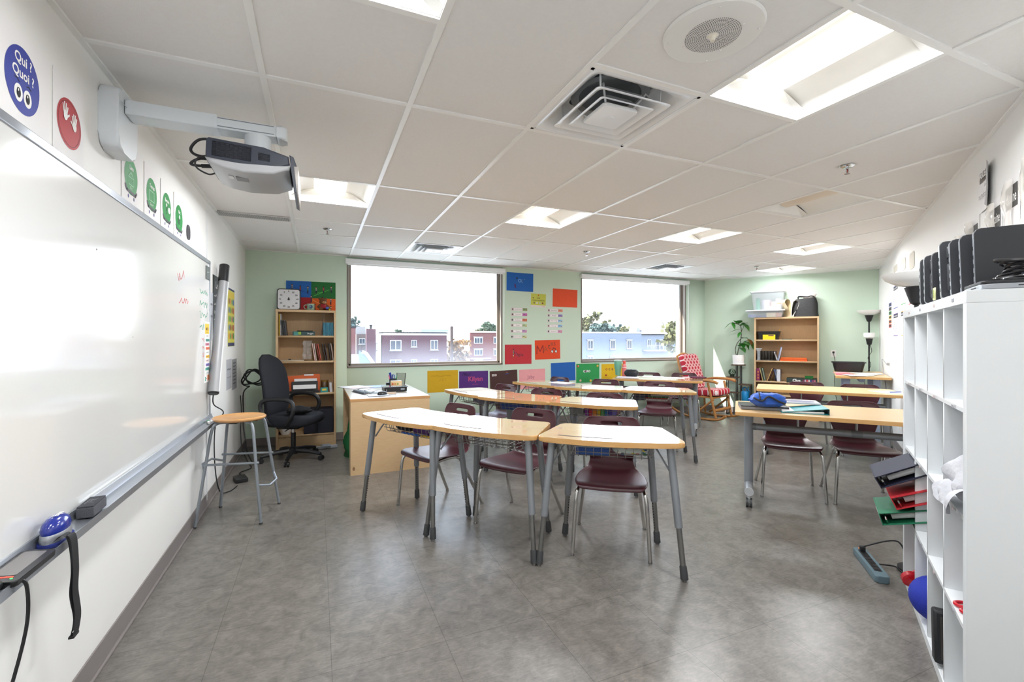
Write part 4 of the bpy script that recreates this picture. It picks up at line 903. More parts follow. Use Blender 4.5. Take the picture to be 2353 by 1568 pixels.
b = MB(); b.prism(flap, -.15, .15, PRD, M=Matrix(((1,0,0,0),(0,0,-1,0),(0,1,0,0),(0,0,0,1))), bevel=.004); part(b, 'mirror_hood', t)
b = MB(); b.prism([(.188, -.078), (.207, -.075), (.2145, -.214), (.207, -.214)], -.153, .153, mat('pale hood face', '#cfc9c4', .35), M=Matrix(((1,0,0,.004),(0,0,-1,0),(0,1,0,0),(0,0,0,1)))); part(b, 'hood_shell', t, 'pale outer face of the mirror hood')
CB = mat('thick black cable', '#1c1c20', .5)
p1 = T(-.262, 2.44, 2.188) @ Matrix.Diagonal((.88, 1, .88, 1))
b = MB(); b.tube(catmull([p1 @ Vector(v) for v in ((-.06, -.06, .014), (-.16, -.08, .022), (-.235, -.08, .015), (-.275, -.07, -.03), (-.26, -.06, -.055), (-.20, -.06, -.062))], 30), .006, CB, seg=8); solo(b, 'projector_cable', 'thick black cable looping over the back end of the projector', 'cable')
b = MB(); b.tube(catmull([p1 @ Vector(v) for v in ((-.198, -.03, -.058), (-.25, -.03, -.062), (-.285, -.03, -.09), (-.26, -.03, -.098), (-.198, -.03, -.092))], 24), .006, CB, seg=8); b.tube([p1 @ Vector((-.24, -.03, -.097)), p1 @ Vector((-.197, -.03, -.092))], .009, CB, seg=8); solo(b, 'projector_cable', 'short black cable plugged low into the projector end', 'cable')
b = MB(); b.tube(catmull([p1 @ Vector(v) for v in ((-.198, -.08, -.06), (-.235, -.08, -.07), (-.255, -.08, -.10), (-.245, -.08, -.13), (-.20, -.08, -.152), (-.17, -.10, -.152))], 24), .0035, CB, seg=8); solo(b, 'projector_cable', 'thin black cable curling under the projector', 'cable')
# ================================================================== WINDOW WALL POSTERS
def back(x0, z0, off=.0006): return FB @ T(x0, z0, off)
def sheet(name, lb, x0, z0, wd, ht, col, fn=None, rot=0.0, group='coloured card posters on the window wall', cat='poster'):
    b = MB(); b.box((wd/2, ht/2, .0010), (wd, ht, .0014), P(col, .75, .05))
    if fn: fn(b, wd, ht, .0022)
    return solo(b, name, lb, cat, back(x0, z0) @ T(wd/2, ht/2, 0) @ RZ(rot) @ T(-wd/2, -ht/2, 0), group)
def f_blue(b, w_, h_, z):
    b.text('Oï.', .07, w_*.52, h_*.56, z, P('#8fc4f0', .7)); b.ell(w_*.38, h_*.70, .012, .014, z, INK); b.ell(w_*.60, h_*.55, .009, .012, z, P('#243a6a', .7)); b.box((w_*.32, h_*.28, z), (.022, .06, .0005), P('#5a2f6a', .7), rz=.2); b.ell(w_*.67, h_*.66, .008, .01, z, P('#5b86a8', .7))
sheet('poster', 'blue card poster highest on the wall between the two windows', 2.668, 2.075, .452, .283, '#1d63b8', f_blue, -.01)
def f_resp(b, w_, h_, z):
    b.rect(0, .035, w_, h_, z, P('#c9cc55', .7)); b.text('Les', .045, w_*.5, h_*.70, z + .0005, INK); b.text('responsabilités', .037, w_*.5, h_*.52, z + .0005, INK)
    for k, c in enumerate(('#8a7a5a', '#d8d8e0', '#b9b9c4', '#8a4a3a')): b.ell(w_*(.22 + k*.19), h_*.32, .014, .016, z + .0005, P(c, .7), n=10)
    b.ell(w_*.5, h_*.88, .012, .014, z + .0005, P('#c9722a', .7), n=10); b.ell(w_*.15, h_*.68, .012, .010, z + .0005, P('#7a4a3a', .7), n=8); b.line([(w_*.82, .016), (w_*.95, .016)], .006, z, P('#c98a5a', .7))
sheet('notice', 'small yellow green notice reading Les responsabilités', 3.08, 1.832, .262, .215, '#e3dcd9', f_resp, -.03, 'responsibility notices between the windows')
sheet('poster', 'plain orange red card poster beside the left edge of the right window', 3.467, 1.85, .455, .29, '#e3512b', None, -.015)
def f_red(b, w_, h_, z):
    b.text('Magie', .075, w_*.50, h_*.50, z, P('#3a2a3a', .7), rot=-.12); b.line([(w_*.30, h_*.35), (w_*.32, h_*.78)], .012, z + .0004, INK); b.line([(w_*.32, h_*.78), (w_*.45, h_*.42)], .012, z + .0004, P('#a83a5a', .7))
    for k in range(5): b.ell(w_*.31, h_*(.38 + k*.08), .008, .006, z + .0008, P(('#d9a23a', '#f0f0f0')[k % 2], .7), n=8)
sheet('poster', 'red card poster with glued letters, right beside the left window', 2.639, .945, .452, .302, '#bf2f38', f_red)
def f_math(b, w_, h_, z):
    b.line([(w_*.07, h_*.30), (w_*.09, h_*.70)], .016, z, P('#8f2320', .7)); b.line([(w_*.09, h_*.70), (w_*.20, h_*.42)], .016, z + .0003, P('#8f2320', .7)); b.line([(w_*.20, h_*.42), (w_*.31, h_*.72)], .016, z + .0006, P('#8f2320', .7)); b.line([(w_*.31, h_*.72), (w_*.33, h_*.34)], .016, z + .0009, P('#8f2320', .7)); b.text('A', .11, w_*.42, h_*.52, z, P('#9a4a2a', .7), rot=.1); b.text('t', .12, w_*.56, h_*.66, z, P('#4a3a2a', .7)); b.text('8', .075, w_*.67, h_*.78, z, P('#7a4a3a', .7)); b.text('S', .075, w_*.78, h_*.78, z, P('#7a2a2a', .7))
    for x in (.68, .83): b.ell(w_*x, h_*.40, .022, .026, z, INK, n=18); b.ell(w_*x, h_*.40, .016, .020, z + .0005, WHT, n=18); b.ell(w_*x, h_*.40, .005, .006, z + .001, INK, n=10)
    b.line([(w_*.68, h_*.42), (w_*.72, h_*.58), (w_*.80, h_*.55), (w_*.83, h_*.42)], .010, z + .0012, INK)
sheet('poster', 'orange card poster lettered MATHS with a little bicycle', 3.15, 1.012, .452, .305, '#e0491f', f_math, .02)
def f_yel(b, w_, h_, z): b.text('ART', .06, w_*.5, h_*.55, z, P('#c49a16', .7)); scrib(b, .05, h_*.75, .3, .02, P('#c49a16', .7), z, 81)
sheet('poster', 'yellow card poster lowest on the wall, first of the bottom row', 1.446, .565, .452, .315, '#d6a91a', f_yel)
def f_pur(b, w_, h_, z): b.text('Kilyan', .095, w_*.56, h_*.62, z, P('#b9497c', .7), bold=.003); scrib(b, .05, h_*.86, .12, .05, P('#2f1f4a', .7), z, 82); b.line([(w_*.45, h_*.35), (w_*.50, h_*.39), (w_*.55, h_*.35), (w_*.60, h_*.39), (w_*.65, h_*.35)], .005, z, P('#b9497c', .7)); b.rect(w_*.74, .01, w_*.98, .055, z, P('#c9c3cf', .7)); scrib(b, w_*.76, .03, .08, .02, INK, z + .0005, 83)
sheet('poster', 'purple card poster with a pink handwritten name', 1.916, .545, .450, .312, '#552a7a', f_pur)
def f_bro(b, w_, h_, z): b.text('EDD', .04, w_*.16, h_*.80, z, P('#d9d2cc', .7), bold=.002); b.line([(w_*.56, h_*.82), (w_*.68, h_*.84)], .008, z, P('#2f4f9a', .7)); b.ell(w_*.62, h_*.90, .016, .009, z, P('#8a4a2a', .7)); b.ell(w_*.22, h_*.25, .016, .014, z, P('#d95a1f', .7), n=5); b.line([(w_*.36, h_*.30), (w_*.46, h_*.36)], .02, z, P('#1f1f24', .7))
sheet('poster', 'dark brown card poster with small stickers, under the right end of the left window', 2.398, .535, .452, .318, '#4a2c29', f_bro, .035)
def f_pin(b, w_, h_, z): b.text('Jaby', .075, w_*.45, h_*.60, z, P('#a0626c', .7)); scrib(b, w_*.2, h_*.42, .2, .012, P('#c98a94', .7), z, 85)
sheet('poster', 'pink card poster below the red one, behind the back row desk', 2.88, .555, .452, .305, '#eda3a6', f_pin, .02)
sheet('poster', 'plain blue card poster in the bottom row, next to the pink one', 3.436, .655, .450, .298, '#1d5fb0', None, .02)
def f_gre(b, w_, h_, z):
    b.text('CARO', .05, w_*.45, h_*.60, z, P('#e8e8ea', .7), bold=.002); b.ell(w_*.40, h_*.60, .012, .016, z + .0004, P('#8a2a6a', .7))
    for x, y, c in ((.08, .88, '#c9402a'), (.92, .88, '#c9a02a'), (.18, .12, '#c9a08a'), (.62, .10, '#d9b01f'), (.92, .10, '#d95a2a')): b.ell(w_*x, h_*y, .022, .022, z, P(c, .7), n=7); b.ell(w_*x + .006, h_*y + .004, .008, .008, z + .0005, P('#f0e6d8', .7), n=6)
sheet('poster', 'green card poster with stickers in its corners', 3.902, .612, .448, .312, '#2f9a52', f_gre, -.005)
def f_oce(b, w_, h_, z):
    for k, (ch, c) in enumerate(zip('OCE', ('#a3302a', '#7a1f3a', '#5a1f4a'))): b.text(ch, .045, w_*(.22 + k*.13), h_*.70, z, P(c, .7), bold=.002)
    b.rect(w_*.16, h_*.34, w_*.24, h_*.43, z, P('#a3302a', .7))
sheet('poster', 'yellow card poster lettered OCE, half hidden by the green tumbler', 4.393, .605, .450, .305, '#e3b71a', f_oce)
JOBS_L = [('Anniversaires', '#8aa36a', 1.770, 'top'), ('Vie sociale', '#c46fb4', 1.690, 'second'), ('Distributeur', '#d97a5a', 1.605, 'third'), ('Plantes', '#b9cf9a', 1.522, 'fourth'), ('Chaises', '#c99ac4', 1.432, 'fifth'), ('Brosse et tableau', '#c9cf9a', 1.345, 'bottom')]
JOBS_R = [('Bibliothèque', '#dd8f78', 1.768, 'top'), ('Messager', '#8f86c4', 1.686, 'second'), ('Mise en rang', '#9ac4dd', 1.603, 'third'), ('Recyclage', '#8fbfe0', 1.520, 'fourth'), ('Remplaçant', '#d99abf', 1.432, 'bottom')]
for x0, jobs, side in ((2.745, JOBS_L, 'left'), (3.375, JOBS_R, 'right')):
    for k, (wd_, c, z0, pos) in enumerate(jobs):
        def f(b, w_, h_, z, wd_=wd_, c=c, k=k):
            b.rect(w_*.70, .002, w_ - .003, h_ - .003, z, P(c, .7)); b.rect(w_*.17, .006, w_*.68, h_ - .006, z, P('#f3efee', .7)); b.text(wd_, .021, w_*.43, h_*.5, z + .0006, P('#6a4a58', .7)); b.ell(w_*.08, h_*.5, .013, .016, z, P(('#7a6a55', '#5a4a44', '#3f6a4a')[k % 3], .7), n=7); b.line([(w_*.74, h_*.62), (w_*.86, h_*.6)], .006, z + .0006, P('#5a5055', .7)); b.ell(w_*.92, .012, .012, .006, z + .0006, P('#b98a5a', .7), n=8)
        sheet('job_label', 'small classroom job label, %s in the %s column between the windows' % (pos, side), x0 - .002*k, z0, .275, .046, '#dccfd4', f, 0, 'classroom job labels', 'label')
# ================================================================== TEACHER CORNER
BIRCH = wood_mat('birch veneer panel', '#c5a57c', '#cfb088', 0.42, (6, 6, 40)); BIRCHD = wood_mat('shelf veneer', '#b8956a', '#c3a076', 0.5, (40, 4, 4)); BEDGE = wood_mat('desk edge band', '#b98a58', '#c39463', .35)
DTOP = mat('pale desk laminate', '#cfc6bd', .22, coat=.3, var=.02)
X0, X1, Y0, Y1, DH = .30, 1.075, 4.685, 6.02, .745
t = thing('teacher_desk', 'birch veneer teacher desk with computer things on it, under the left window', 'desk', T(X0, Y0, 0)); dw, dl = X1 - X0, Y1 - Y0
b = MB(); b.box((dw/2, dl/2, DH - .014), (dw + .012, dl, .028), BEDGE, bevel=.003); b.box((dw/2, dl/2, DH + .0004), (dw + .004, dl - .01, .001), DTOP); part(b, 'desktop', t)
b = MB(); b.box((dw/2, .013, (DH - .028)/2), (dw, .026, DH - .028), BIRCH); b.ell(.03, .065, .012, .018, -.0, P('#8a6a4a', .8), M=Matrix(((1,0,0,0),(0,0,1,-.0006),(0,1,0,0),(0,0,0,1)))); part(b, 'end_panel', t)
b = MB(); b.box((dw/2, dl - .013, (DH - .028)/2), (dw, .026, DH - .028), BIRCH); part(b, 'end_panel', t)
b = MB(); b.box((dw - .20, dl/2, .42), (.022, dl - .05, .55), BIRCH); part(b, 'modesty_panel', t)
b = MB(); b.box((.012, .10, (DH - .028)/2), (.024, .15, DH - .03), BIRCH); part(b, 'side_panel', t)
b = MB(); b.box((.06, dl/2 - .1, DH - .075), (.10, .7, .012), BIRCHD); part(b, 'keyboard_shelf', t)
def dk(px_, py_): 
    p = at_z(px_, py_, DH + .001); return p
def flat_paper(name, lb, p, wd, ht, rot, col='#eceae8', th=.0015, fn=None, group=None, cat='paper'):
    b = MB(); b.box((0, 0, th/2), (wd, ht, th), P(col, .6, .02))
    if fn: fn(b, wd, ht, th + .0005)
    return solo(b, name, lb, cat, T(p[0], p[1], p[2]) @ RZ(rot), group)
p = dk(812, 881); flat_paper('paper_stack', 'stack of loose white sheets at the back left of the teacher desk', (.43, 5.80, DH + .001), .28, .32, .5, '#e9e4ea', .008)
flat_paper('paper_sheet', 'white sheet with an orange strip lying on the paper stack', (.44, 5.76, DH + .0095), .20, .27, .25, '#f1ecef', .0012, lambda b, w_, h_, z: b.rect(-w_*.45, -h_*.35, w_*.45, -h_*.22, z, P('#e08a6a', .6)))
flat_paper('blue_folder', 'light blue folder flat at the back of the teacher desk', (.70, 5.82, DH + .001), .30, .22, .05, '#9fb6e0', .004)
t = thing('keyboard', 'grey computer keyboard with white keys on the teacher desk', 'keyboard', T(.545, 5.24, DH + .001) @ RZ(-1.25)); b = MB(); b.prism(rrect(.40, .155, .012), 0, .016, P('#a9b6bf', .45), bevel=.003); part(b, 'case', t)
b = MB()
for i in range(15):
    for j in range(5): b.box((-.178 + i*.0254, -.058 + j*.026, .019), (.021, .021, .008), P('#e6ecf0' if (i + j) % 7 else '#3a4046', .5), bevel=.002)
part(b, 'keys', t)
b = MB(); b.tube([(0, -.16, .010), (0, .16, .010)], .014, mat('grey gel rest', '#6f7a86', .4), seg=10); b.box((0, 0, .003), (.06, .33, .006), BLKM, bevel=.002); solo(b, 'wrist_rest', 'padded dark wrist rest left of the keyboard', 'wrist rest', T(.425, 5.20, DH + .001) @ RZ(.27))
b = MB(); b.prism(rrect(.21, .18, .015), 0, .004, P('#c9d3dd', .5), side=BLKM); solo(b, 'mouse_pad', 'pale mouse pad with dark rim at the front of the teacher desk', 'mouse pad', T(.585, 4.90, DH + .001) @ RZ(.06))
b = MB(); b.lathe([(0, 0), (.036, 0), (.040, .010), (.032, .026), (.016, .034), (0, .036)], BLKP, sx=1.5, sy=.85); b.box((.02, 0, .032), (.02, .004, .006), P('#3a3a40', .4)); solo(b, 'computer_mouse', 'black computer mouse on the mouse pad', 'mouse', T(.63, 4.92, DH + .0055) @ RZ(.5))
t = thing('mini_computer', 'flat black desktop computer with a pale blue sheen on top, on the teacher desk', 'computer', T(.80, 5.235, DH + .001) @ RZ(.02)); b = MB(); b.box((0, 0, .028), (.245, .20, .045), BLKP, bevel=.004); part(b, 'case', t)
b = MB(); b.box((0, 0, .054), (.262, .215, .008), mat('sky sheen lid', '#2e3238', .12, coat=.6), bevel=.002); part(b, 'lid', t)
b = MB(); b.box((.075, -.1015, .03), (.042, .002, .014), P('#9aa6b0', .4)); part(b, 'badge', t, 'silver badge')
b = MB(); b.box((-.10, -.1015, .022), (.004, .002, .02), P('#d0d8e0', .4)); part(b, 'port', t)
MESHB = mat('black mesh', '#26262a', .6)
t = thing('pencil_cup', 'black cup full of blue pens on the teacher desk', 'pen cup', T(.855, 5.72, DH + .001)); b = MB(); b.lathe([(0, 0), (.038, 0), (.042, .10), (.039, .10), (.036, .01)], MESHB, seg=20); part(b, 'cup', t)
for k, (c, a_) in enumerate((('#22358f', -.3), ('#2f6fae', .1), ('#2f8f6a', .35), ('#1f2f7a', -.1), ('#c9407a', -.35), ('#3f5fb0', .25), ('#d8dce6', .45))):
    b = MB(); r_ = .016 if k == 0 else .005; b.tube([(.018*math.sin(k), .015*math.cos(k), .012), (.018*math.sin(k) + a_*.10, .02*math.cos(k), .155 + (.02 if k == 0 else 0) - .008*k % .02)], [.005, r_], P(c, .4), seg=8); solo(b, 'pen', ('fat navy blue', 'blue', 'green', 'dark navy', 'pink', 'mid blue', 'white')[k] + ' pen standing in the black cup on the teacher desk', 'pen', T(.855, 5.72, DH + .001), 'pens in the teacher desk cup')
t = thing('mesh_organizer', 'black wire mesh tray standing on the teacher desk, right of the pen cup', 'organizer', T(.955, 5.74, DH + .001)); b = MB(); fr_ = [(-.055, 0, 0), (.045, 0, 0), (.062, 0, .16), (-.045, 0, .165)]; b.tube(fr_ , .005, BLKP, seg=6, closed=True); part(b, 'frame', t)
b = MB(); b.faces([(-.055, 0, 0), (.045, 0, 0), (.062, 0, .16), (-.045, 0, .165)], [(0,1,2,3)], clear_mat('dark mesh film', '#55524c', .55, .5)); part(b, 'mesh_panel', t)
t = thing('tissue_box', 'small box with orange printed sides in front of the pen cup', 'box', T(.865, 5.52, DH + .001)); b = MB(); b.box((0, 0, .045), (.125, .06, .085), P('#d8b98a', .6)); 
for k in range(4): b.box((-.045 + k*.03, -.0305, .045), (.018, .001, .04), P(('#b9502f', '#c98a3a', '#8a9a4a', '#e0d0b0')[k], .6))
part(b, 'carton', t); b = MB(); b.box((0, 0, .089), (.12, .055, .004), WHT, bevel=.001); part(b, 'top', t)
b = MB(); b.box((0, 0, .035), (.04, .05, .07), BLKP, bevel=.005); solo(b, 'tape_dispenser', 'small black block beside the printed box on the teacher desk', 'dispenser', T(.775, 5.56, DH + .001))
flat_paper('paper_sheet', 'nearly white sheet at the front right corner of the teacher desk', (.90, 4.86, DH + .001), .21, .27, 1.4, '#dfe0ea')
flat_paper('sticky_note', 'tan sticky note by the black desktop computer', (.74, 5.03, DH + .001), .07, .05, .1, '#c9a070')
b = MB(); b.tube([(-.06, 0, .005), (.06, 0, .005)], .004, P('#e7d9c9', .4), seg=8); solo(b, 'pencil', 'pale pencil lying in front of the black desktop computer', 'pencil', T(.735, 5.07, DH + .001) @ RZ(.1))
# green carrier bag under the desk
GBAG = mat('green carrier bag', '#0f5a2e', .55, bump=.5, bs=14, var=.2); rows = []; rb = random.Random(3)
for k in range(12):
    z = .0 + .42*k/11; s = 1 - .45*max(0, (k-5)/6)**1.3; rows.append([(.14*s*math.cos(a)*(1 + .12*math.sin(3*a + k)), .17*s*math.sin(a)*(1 + .10*math.cos(4*a + k*.7)), z) for a in [2*math.pi*j/20 for j in range(20)]])
b = MB(); b.grid(rows, GBAG, close=True); b.faces([tuple(p) for p in rows[-1]], [tuple(range(20))], GBAG); b.faces([tuple(p) for p in rows[0]], [tuple(range(20))], GBAG); t = solo(b, 'carrier_bag', 'crumpled dark green carrier bag standing in the kneehole of the teacher desk', 'bag', T(.41, 5.50, .0) @ Matrix.Diagonal((.9, .9, .95, 1)))
# ------------------------------------------------------------------ left bookcase
def bookcase(name, lb, M, wd, dp, ht, shelves, kick):
    t = thing(name, lb, 'bookcase', M); th = .024
    for x in (th/2, wd - th/2): b = MB(); b.box((x, dp/2, ht/2), (th, dp, ht), BIRCH, bevel=.001); part(b, 'side_panel', t)
    b = MB(); b.box((wd/2, dp/2, ht - .014), (wd + .004, dp + .006, .028), BIRCH, bevel=.001); part(b, 'top_panel', t)
    b = MB(); b.box((wd/2, .006, ht/2), (wd - .04, .010, ht - .04), BIRCHD); part(b, 'back_panel', t)
    for z in shelves: b = MB(); b.box((wd/2, dp/2, z - .012), (wd - 2*th, dp - .012, .024), BIRCH); part(b, 'shelf', t)
    b = MB(); b.box((wd/2, dp - .02, kick/2), (wd - 2*th, .018, kick), BIRCH); part(b, 'kick_plate', t)
    return t
BX0, BXW, BD, BH = -.455, .675, .30, 1.69
MBC = T(BX0 + BXW, YB - .004, 0) @ RZ(math.pi)     # local x runs to the left, y towards the room
SH1 = [1.374, 1.062, .665, .160]
bookcase('bookcase', 'narrow birch bookcase against the window wall behind the black office chair', MBC, BXW, BD, BH, SH1, .135)
FY = YB - .004 - BD                                   # front of the bookcase in room Y
def bk(name, lb, x, z, wd, dp, ht, col, lean=0.0, group='books in the left bookcase', yy=None, cat='book', rough=.5):
    t = thing(name, lb, cat, T(x, (FY + .03) if yy is None else yy, z) @ RY(lean), group)
    b = MB(); b.box((0, dp/2, ht/2), (wd, dp, ht), P(col, rough), bevel=.001); part(b, 'cover', t)
    b = MB(); b.box((0, dp/2 + .002, ht/2 + .001), (max(wd - .006, .002), dp - .002, ht + .0005), PAPER); part(b, 'pages', t); return t
z1, z2, z3, z4 = SH1
xs = lambda px_: at_y(px_, 760, FY + .03).x
bk('book', 'thin yellow book at the left end of the top shelf', xs(641.5), z1, .010, .20, .26, '#c9a92a'); bk('book', 'thin silver grey book beside the yellow one on the top shelf', xs(645), z1, .010, .20, .26, '#b9b6b4')
for k in range(3): bk('book', ('first', 'second', 'third')[k] + ' of three leaning dark binders on the top shelf', xs(649.5 + k*4.2), z1 + .002, .016, .20, .185 - .002*k, ('#2f2f33', '#26272b', '#3a3a3f')[k], -.10)
t = thing('board_game_box', 'flat dark teal game box lying on the top shelf', 'box', T(xs(698), FY + .02, z1)); b = MB(); b.box((0, .10, .026), (.25, .20, .05), P('#2a4a4c', .5), bevel=.002); b.box((-.085, -.0005, .026), (.05, .002, .045), P('#3f8a86', .5)); b.box((-.045, -.0005, .03), (.03, .002, .035), P('#8fb03a', .5)); b.text('Boggle', .026, .075, 0, .0025, WHT, M=T(0, -.0008, .026) @ RX(math.pi/2)); part(b, 'box', t)
b = MB(); b.box((.0, .09, .006), (.16, .13, .010), BLKM, rz=.2); solo(b, 'black_booklet', 'thin black booklet on the teal game box', 'booklet', T(xs(700), FY + .02, z1 + .0515))
bk('book', 'tall thin brown board leaning at the right of the top shelf', xs(738), z1, .008, .16, .27, '#4a3a30', .12)
for k in range(8): bk('book', ('first', 'second', 'third', 'fourth', 'fifth', 'sixth', 'seventh', 'eighth')[k] + ' from the left of the matching teal booklets on the top shelf', xs(743.5 + k*3.05), z1, .0125, .19, .165, ('#2f6f86', '#3a86a0', '#2f7890')[k % 3], 0, 'teal booklets on the top shelf')
flat_paper('paper_stack', 'thin stack of sheets lying at the left of the second shelf', (xs(668), FY + .14, z2 + .001), .29, .21, .0, '#c3b5a2', .012)
b = MB(); b.box((0, 0, .006), (.03, .02, .012), INK); solo(b, 'binder_clip', 'black binder clip on the sheets of the second shelf', 'clip', T(xs(665), FY + .10, z2 + .014))
t = thing('plastic_bag', 'crinkled clear plastic bag hanging beside the magazines on the second shelf', 'bag', T(xs(706), FY + .08, z2)); b = MB(); rb = random.Random(8)
b.grid([[(-.05 + .10*j/6 + rb.uniform(-.008, .008), rb.uniform(-.02, .02), .02 + .23*i/7) for j in range(7)] for i in range(8)], clear_mat('clear film', '#d8d8d8', .38, .15)); part(b, 'film', t)
for k, (px_, c, ln) in enumerate(((716, '#e3c0b8', -.14), (719, '#c9b9b4', -.12), (727, '#8a2f2a', -.22), (730, '#b94a3a', -.18), (741, '#2a2a2d', -.20), (745, '#3a3032', -.16), (752, '#1f1f22', -.10), (758, '#b9a9a4', -.14), (762, '#252528', -.08))):
    bk('magazine', ('pale pink curved magazine', 'greyish curved magazine', 'dark red leaning magazine', 'brick red leaning magazine', 'black leaning folder', 'dark brown leaning folder', 'upright black folder', 'pale leaning magazine', 'rightmost black folder')[k] + ' on the second shelf', xs(px_ + 8), z2, .010, .20, .215, c, ln, 'magazines on the second shelf', cat='magazine')
bk('book', 'dark red book leaning at the left of the third shelf', xs(653), z3, .022, .19, .24, '#8a1f26', -.14); bk('book', 'thin pale book leaning against the red book', xs(648), z3, .010, .19, .22, '#b9a9a0', -.20)
t = thing('orange_file_holder', 'bright orange file folder standing on the third shelf', 'folder', T(xs(697), FY + .14, z3) @ RX(-.08)); b = MB(); b.prism(round_poly([(-.19, 0), (.19, 0), (.19, .225), (.0, .225), (-.02, .212), (-.19, .205)], .012), 0, .05, P('#d9601f', .5), M=Matrix(((1,0,0,0),(0,0,1,0),(0,1,0,0),(0,0,0,1)))); part(b, 'folder', t)
b = MB(); b.box((.06, -.002, .215), (.11, .002, .018), PAPER); part(b, 'label', t)
t = thing('file_rack', 'black desktop file rack with papers in front of the orange folder', 'file rack', T(xs(700), FY + .055, z3)); b = MB(); b.box((0, .03, .012), (.34, .13, .022), BLKP, bevel=.003); b.box((0, .05, .08), (.30, .006, .13), BLKP, M=RX(-.1), bevel=.002); part(b, 'rack', t)
b = MB(); b.box((.0, -.002, .075), (.26, .002, .05), PAPER, M=RX(-.1)); scrib(b, -.12, 0, .24, .012, GREYI, .0, 90); part(b, 'sheet', t)
b = MB(); b.box((.01, .062, .15), (.26, .002, .055), PAPER, M=RX(-.1)); part(b, 'sheet', t)
t = thing('glass_jar', 'brown glass jar at the right of the third shelf', 'jar', T(xs(746), FY + .12, z3)); b = MB(); b.lathe([(0, 0), (.042, 0), (.045, .01), (.044, .12), (.038, .135), (.036, .135), (.040, .11), (.040, .012)], mat('amber glass', '#5a3f22', .12, spec=.8), seg=20); part(b, 'jar', t)
b = MB(); b.lathe([(.047, .128), (.047, .148), (0, .150)], mat('gold lid', '#8a6a34', .3, metal=.7), seg=20); part(b, 'lid', t)
b = MB(); b.box((0, 0, .03), (.085, .06, .06), P('#2f8f8f', .5), bevel=.002); b.box((0, -.0305, .035), (.05, .001, .025), P('#d9c04a', .5)); solo(b, 'card_box', 'small teal card box in front of the brown jar', 'box', T(xs(745), FY + .045, z3))
bk('booklet', 'white booklets standing at the right end of the third shelf', xs(761), z3, .030, .15, .115, '#c9c6cc', -.08, cat='booklet')
b = MB(); b.box((0, .12, .15), (.34, .24, .30), mat('dark navy box', '#1d1f2c', .6), bevel=.006); solo(b, 'storage_box', 'large dark navy box on the lowest shelf behind the office chair', 'box', T(.02, FY + .015, z4))
t = thing('white_bowl', 'white bowl on the lowest shelf, left end', 'bowl', T(xs(655), FY + .11, z4)); b = MB(); b.lathe([(0, .0), (.045, 0), (.075, .06), (.078, .075), (.073, .075), (.045, .012), (0, .010)], WHT); part(b, 'bowl', t)
b = MB(); b.box((0, 0, .015), (.09, .10, .03), P('#5a2420', .6), bevel=.002); solo(b, 'red_box', 'flat dark red box on the lowest shelf beside the white bowl', 'box', T(xs(641) + .02, FY + .16, z4))
# on top of the bookcase
t = thing('visual_timer', 'large white square timer clock with black rim standing on the left bookcase', 'timer', T(xs(664) - .005, FY + .06, BH) @ RX(-.10) @ RZ(-.02)); S_ = .262
MV = Matrix(((1,0,0,0),(0,0,-1,0),(0,1,0,0),(0,0,0,1)))
b = MB(); b.prism(rrect(S_, S_, .035, 0, S_/2), -.05, .0, BLKP, M=MV, bevel=.006); part(b, 'case', t)
b = MB(); b.prism(rrect(S_ - .022, S_ - .022, .028, 0, S_/2), 0, .002, mat('timer face', '#d9d9dc', .4), M=MV)
for k in range(12):
    a_ = math.pi/2 + k*math.pi/6; b.text(str(k*5), .027, .098*math.cos(a_), S_/2 + .098*math.sin(a_), .0026, INK, M=MV, bold=.0008)
for k in range(60): a_ = 2*math.pi*k/60; b.line([(.076*math.cos(a_), S_/2 + .076*math.sin(a_)), (.081*math.cos(a_), S_/2 + .081*math.sin(a_))], .001, .0026, GREYI, M=MV)
part(b, 'dial', t); b = MB(); b.lathe([(0, .002), (.013, .002), (.010, .014), (0, .016)], BLKP, M=MV @ T(0, S_/2, 0)); b.line([(0, S_/2), (0, S_/2 + .02)], .012, .006, BLKP, M=MV); part(b, 'knob', t)
t = thing('painted_canvas', 'four colour canvas of small painted children, standing on the left bookcase', 'painting', T(-.36, YB - .03, BH) @ RX(-.04)); cw, ch_ = .585, .385
b = MB(); b.box((cw/2, .010, ch_/2), (cw, .02, ch_), PAPER)
for x0, x1_, y0, y1_, c in ((0, cw*.50, ch_*.46, ch_, '#1a5fae'), (cw*.50, cw, ch_*.44, ch_, '#14682a'), (0, cw*.50, 0, ch_*.46, '#a8161f'), (cw*.50, cw, 0, ch_*.44, '#e0601a')): b.rect(x0, y0, x1_, y1_, .0008, P(c, .7, .15), M=MV)
for k, (x, y, c) in enumerate(((.12, .80, '#6a6a70'), (.28, .76, '#a02a30'), (.43, .74, '#4a6a5a'), (.60, .74, '#8a8a8a'), (.75, .76, '#b9384a'), (.91, .78, '#6a5a6a'), (.50, .44, '#2a2a5a'), (.73, .40, '#2a4ab0'), (.90, .38, '#6a6a6e'), (.44, .14, '#3a2a30'), (.57, .16, '#8a4a2a'), (.90, .10, '#b9404a'))):
    X, Y_ = cw*x, ch_*y; b.ell(X, Y_ + .022, .009, .011, .0014, P(('#c99a7a', '#7a4a3a', '#d9b090')[k % 3], .7), M=MV, n=10); b.ell(X, Y_ + .030, .010, .007, .0018, P('#2a1f1c', .7), M=MV, n=10); b.rect(X - .008, Y_ - .018, X + .008, Y_ + .012, .0014, P(c, .7), M=MV); b.rect(X - .007, Y_ - .055, X + .007, Y_ - .018, .0014, P('#23232e', .7), M=MV)
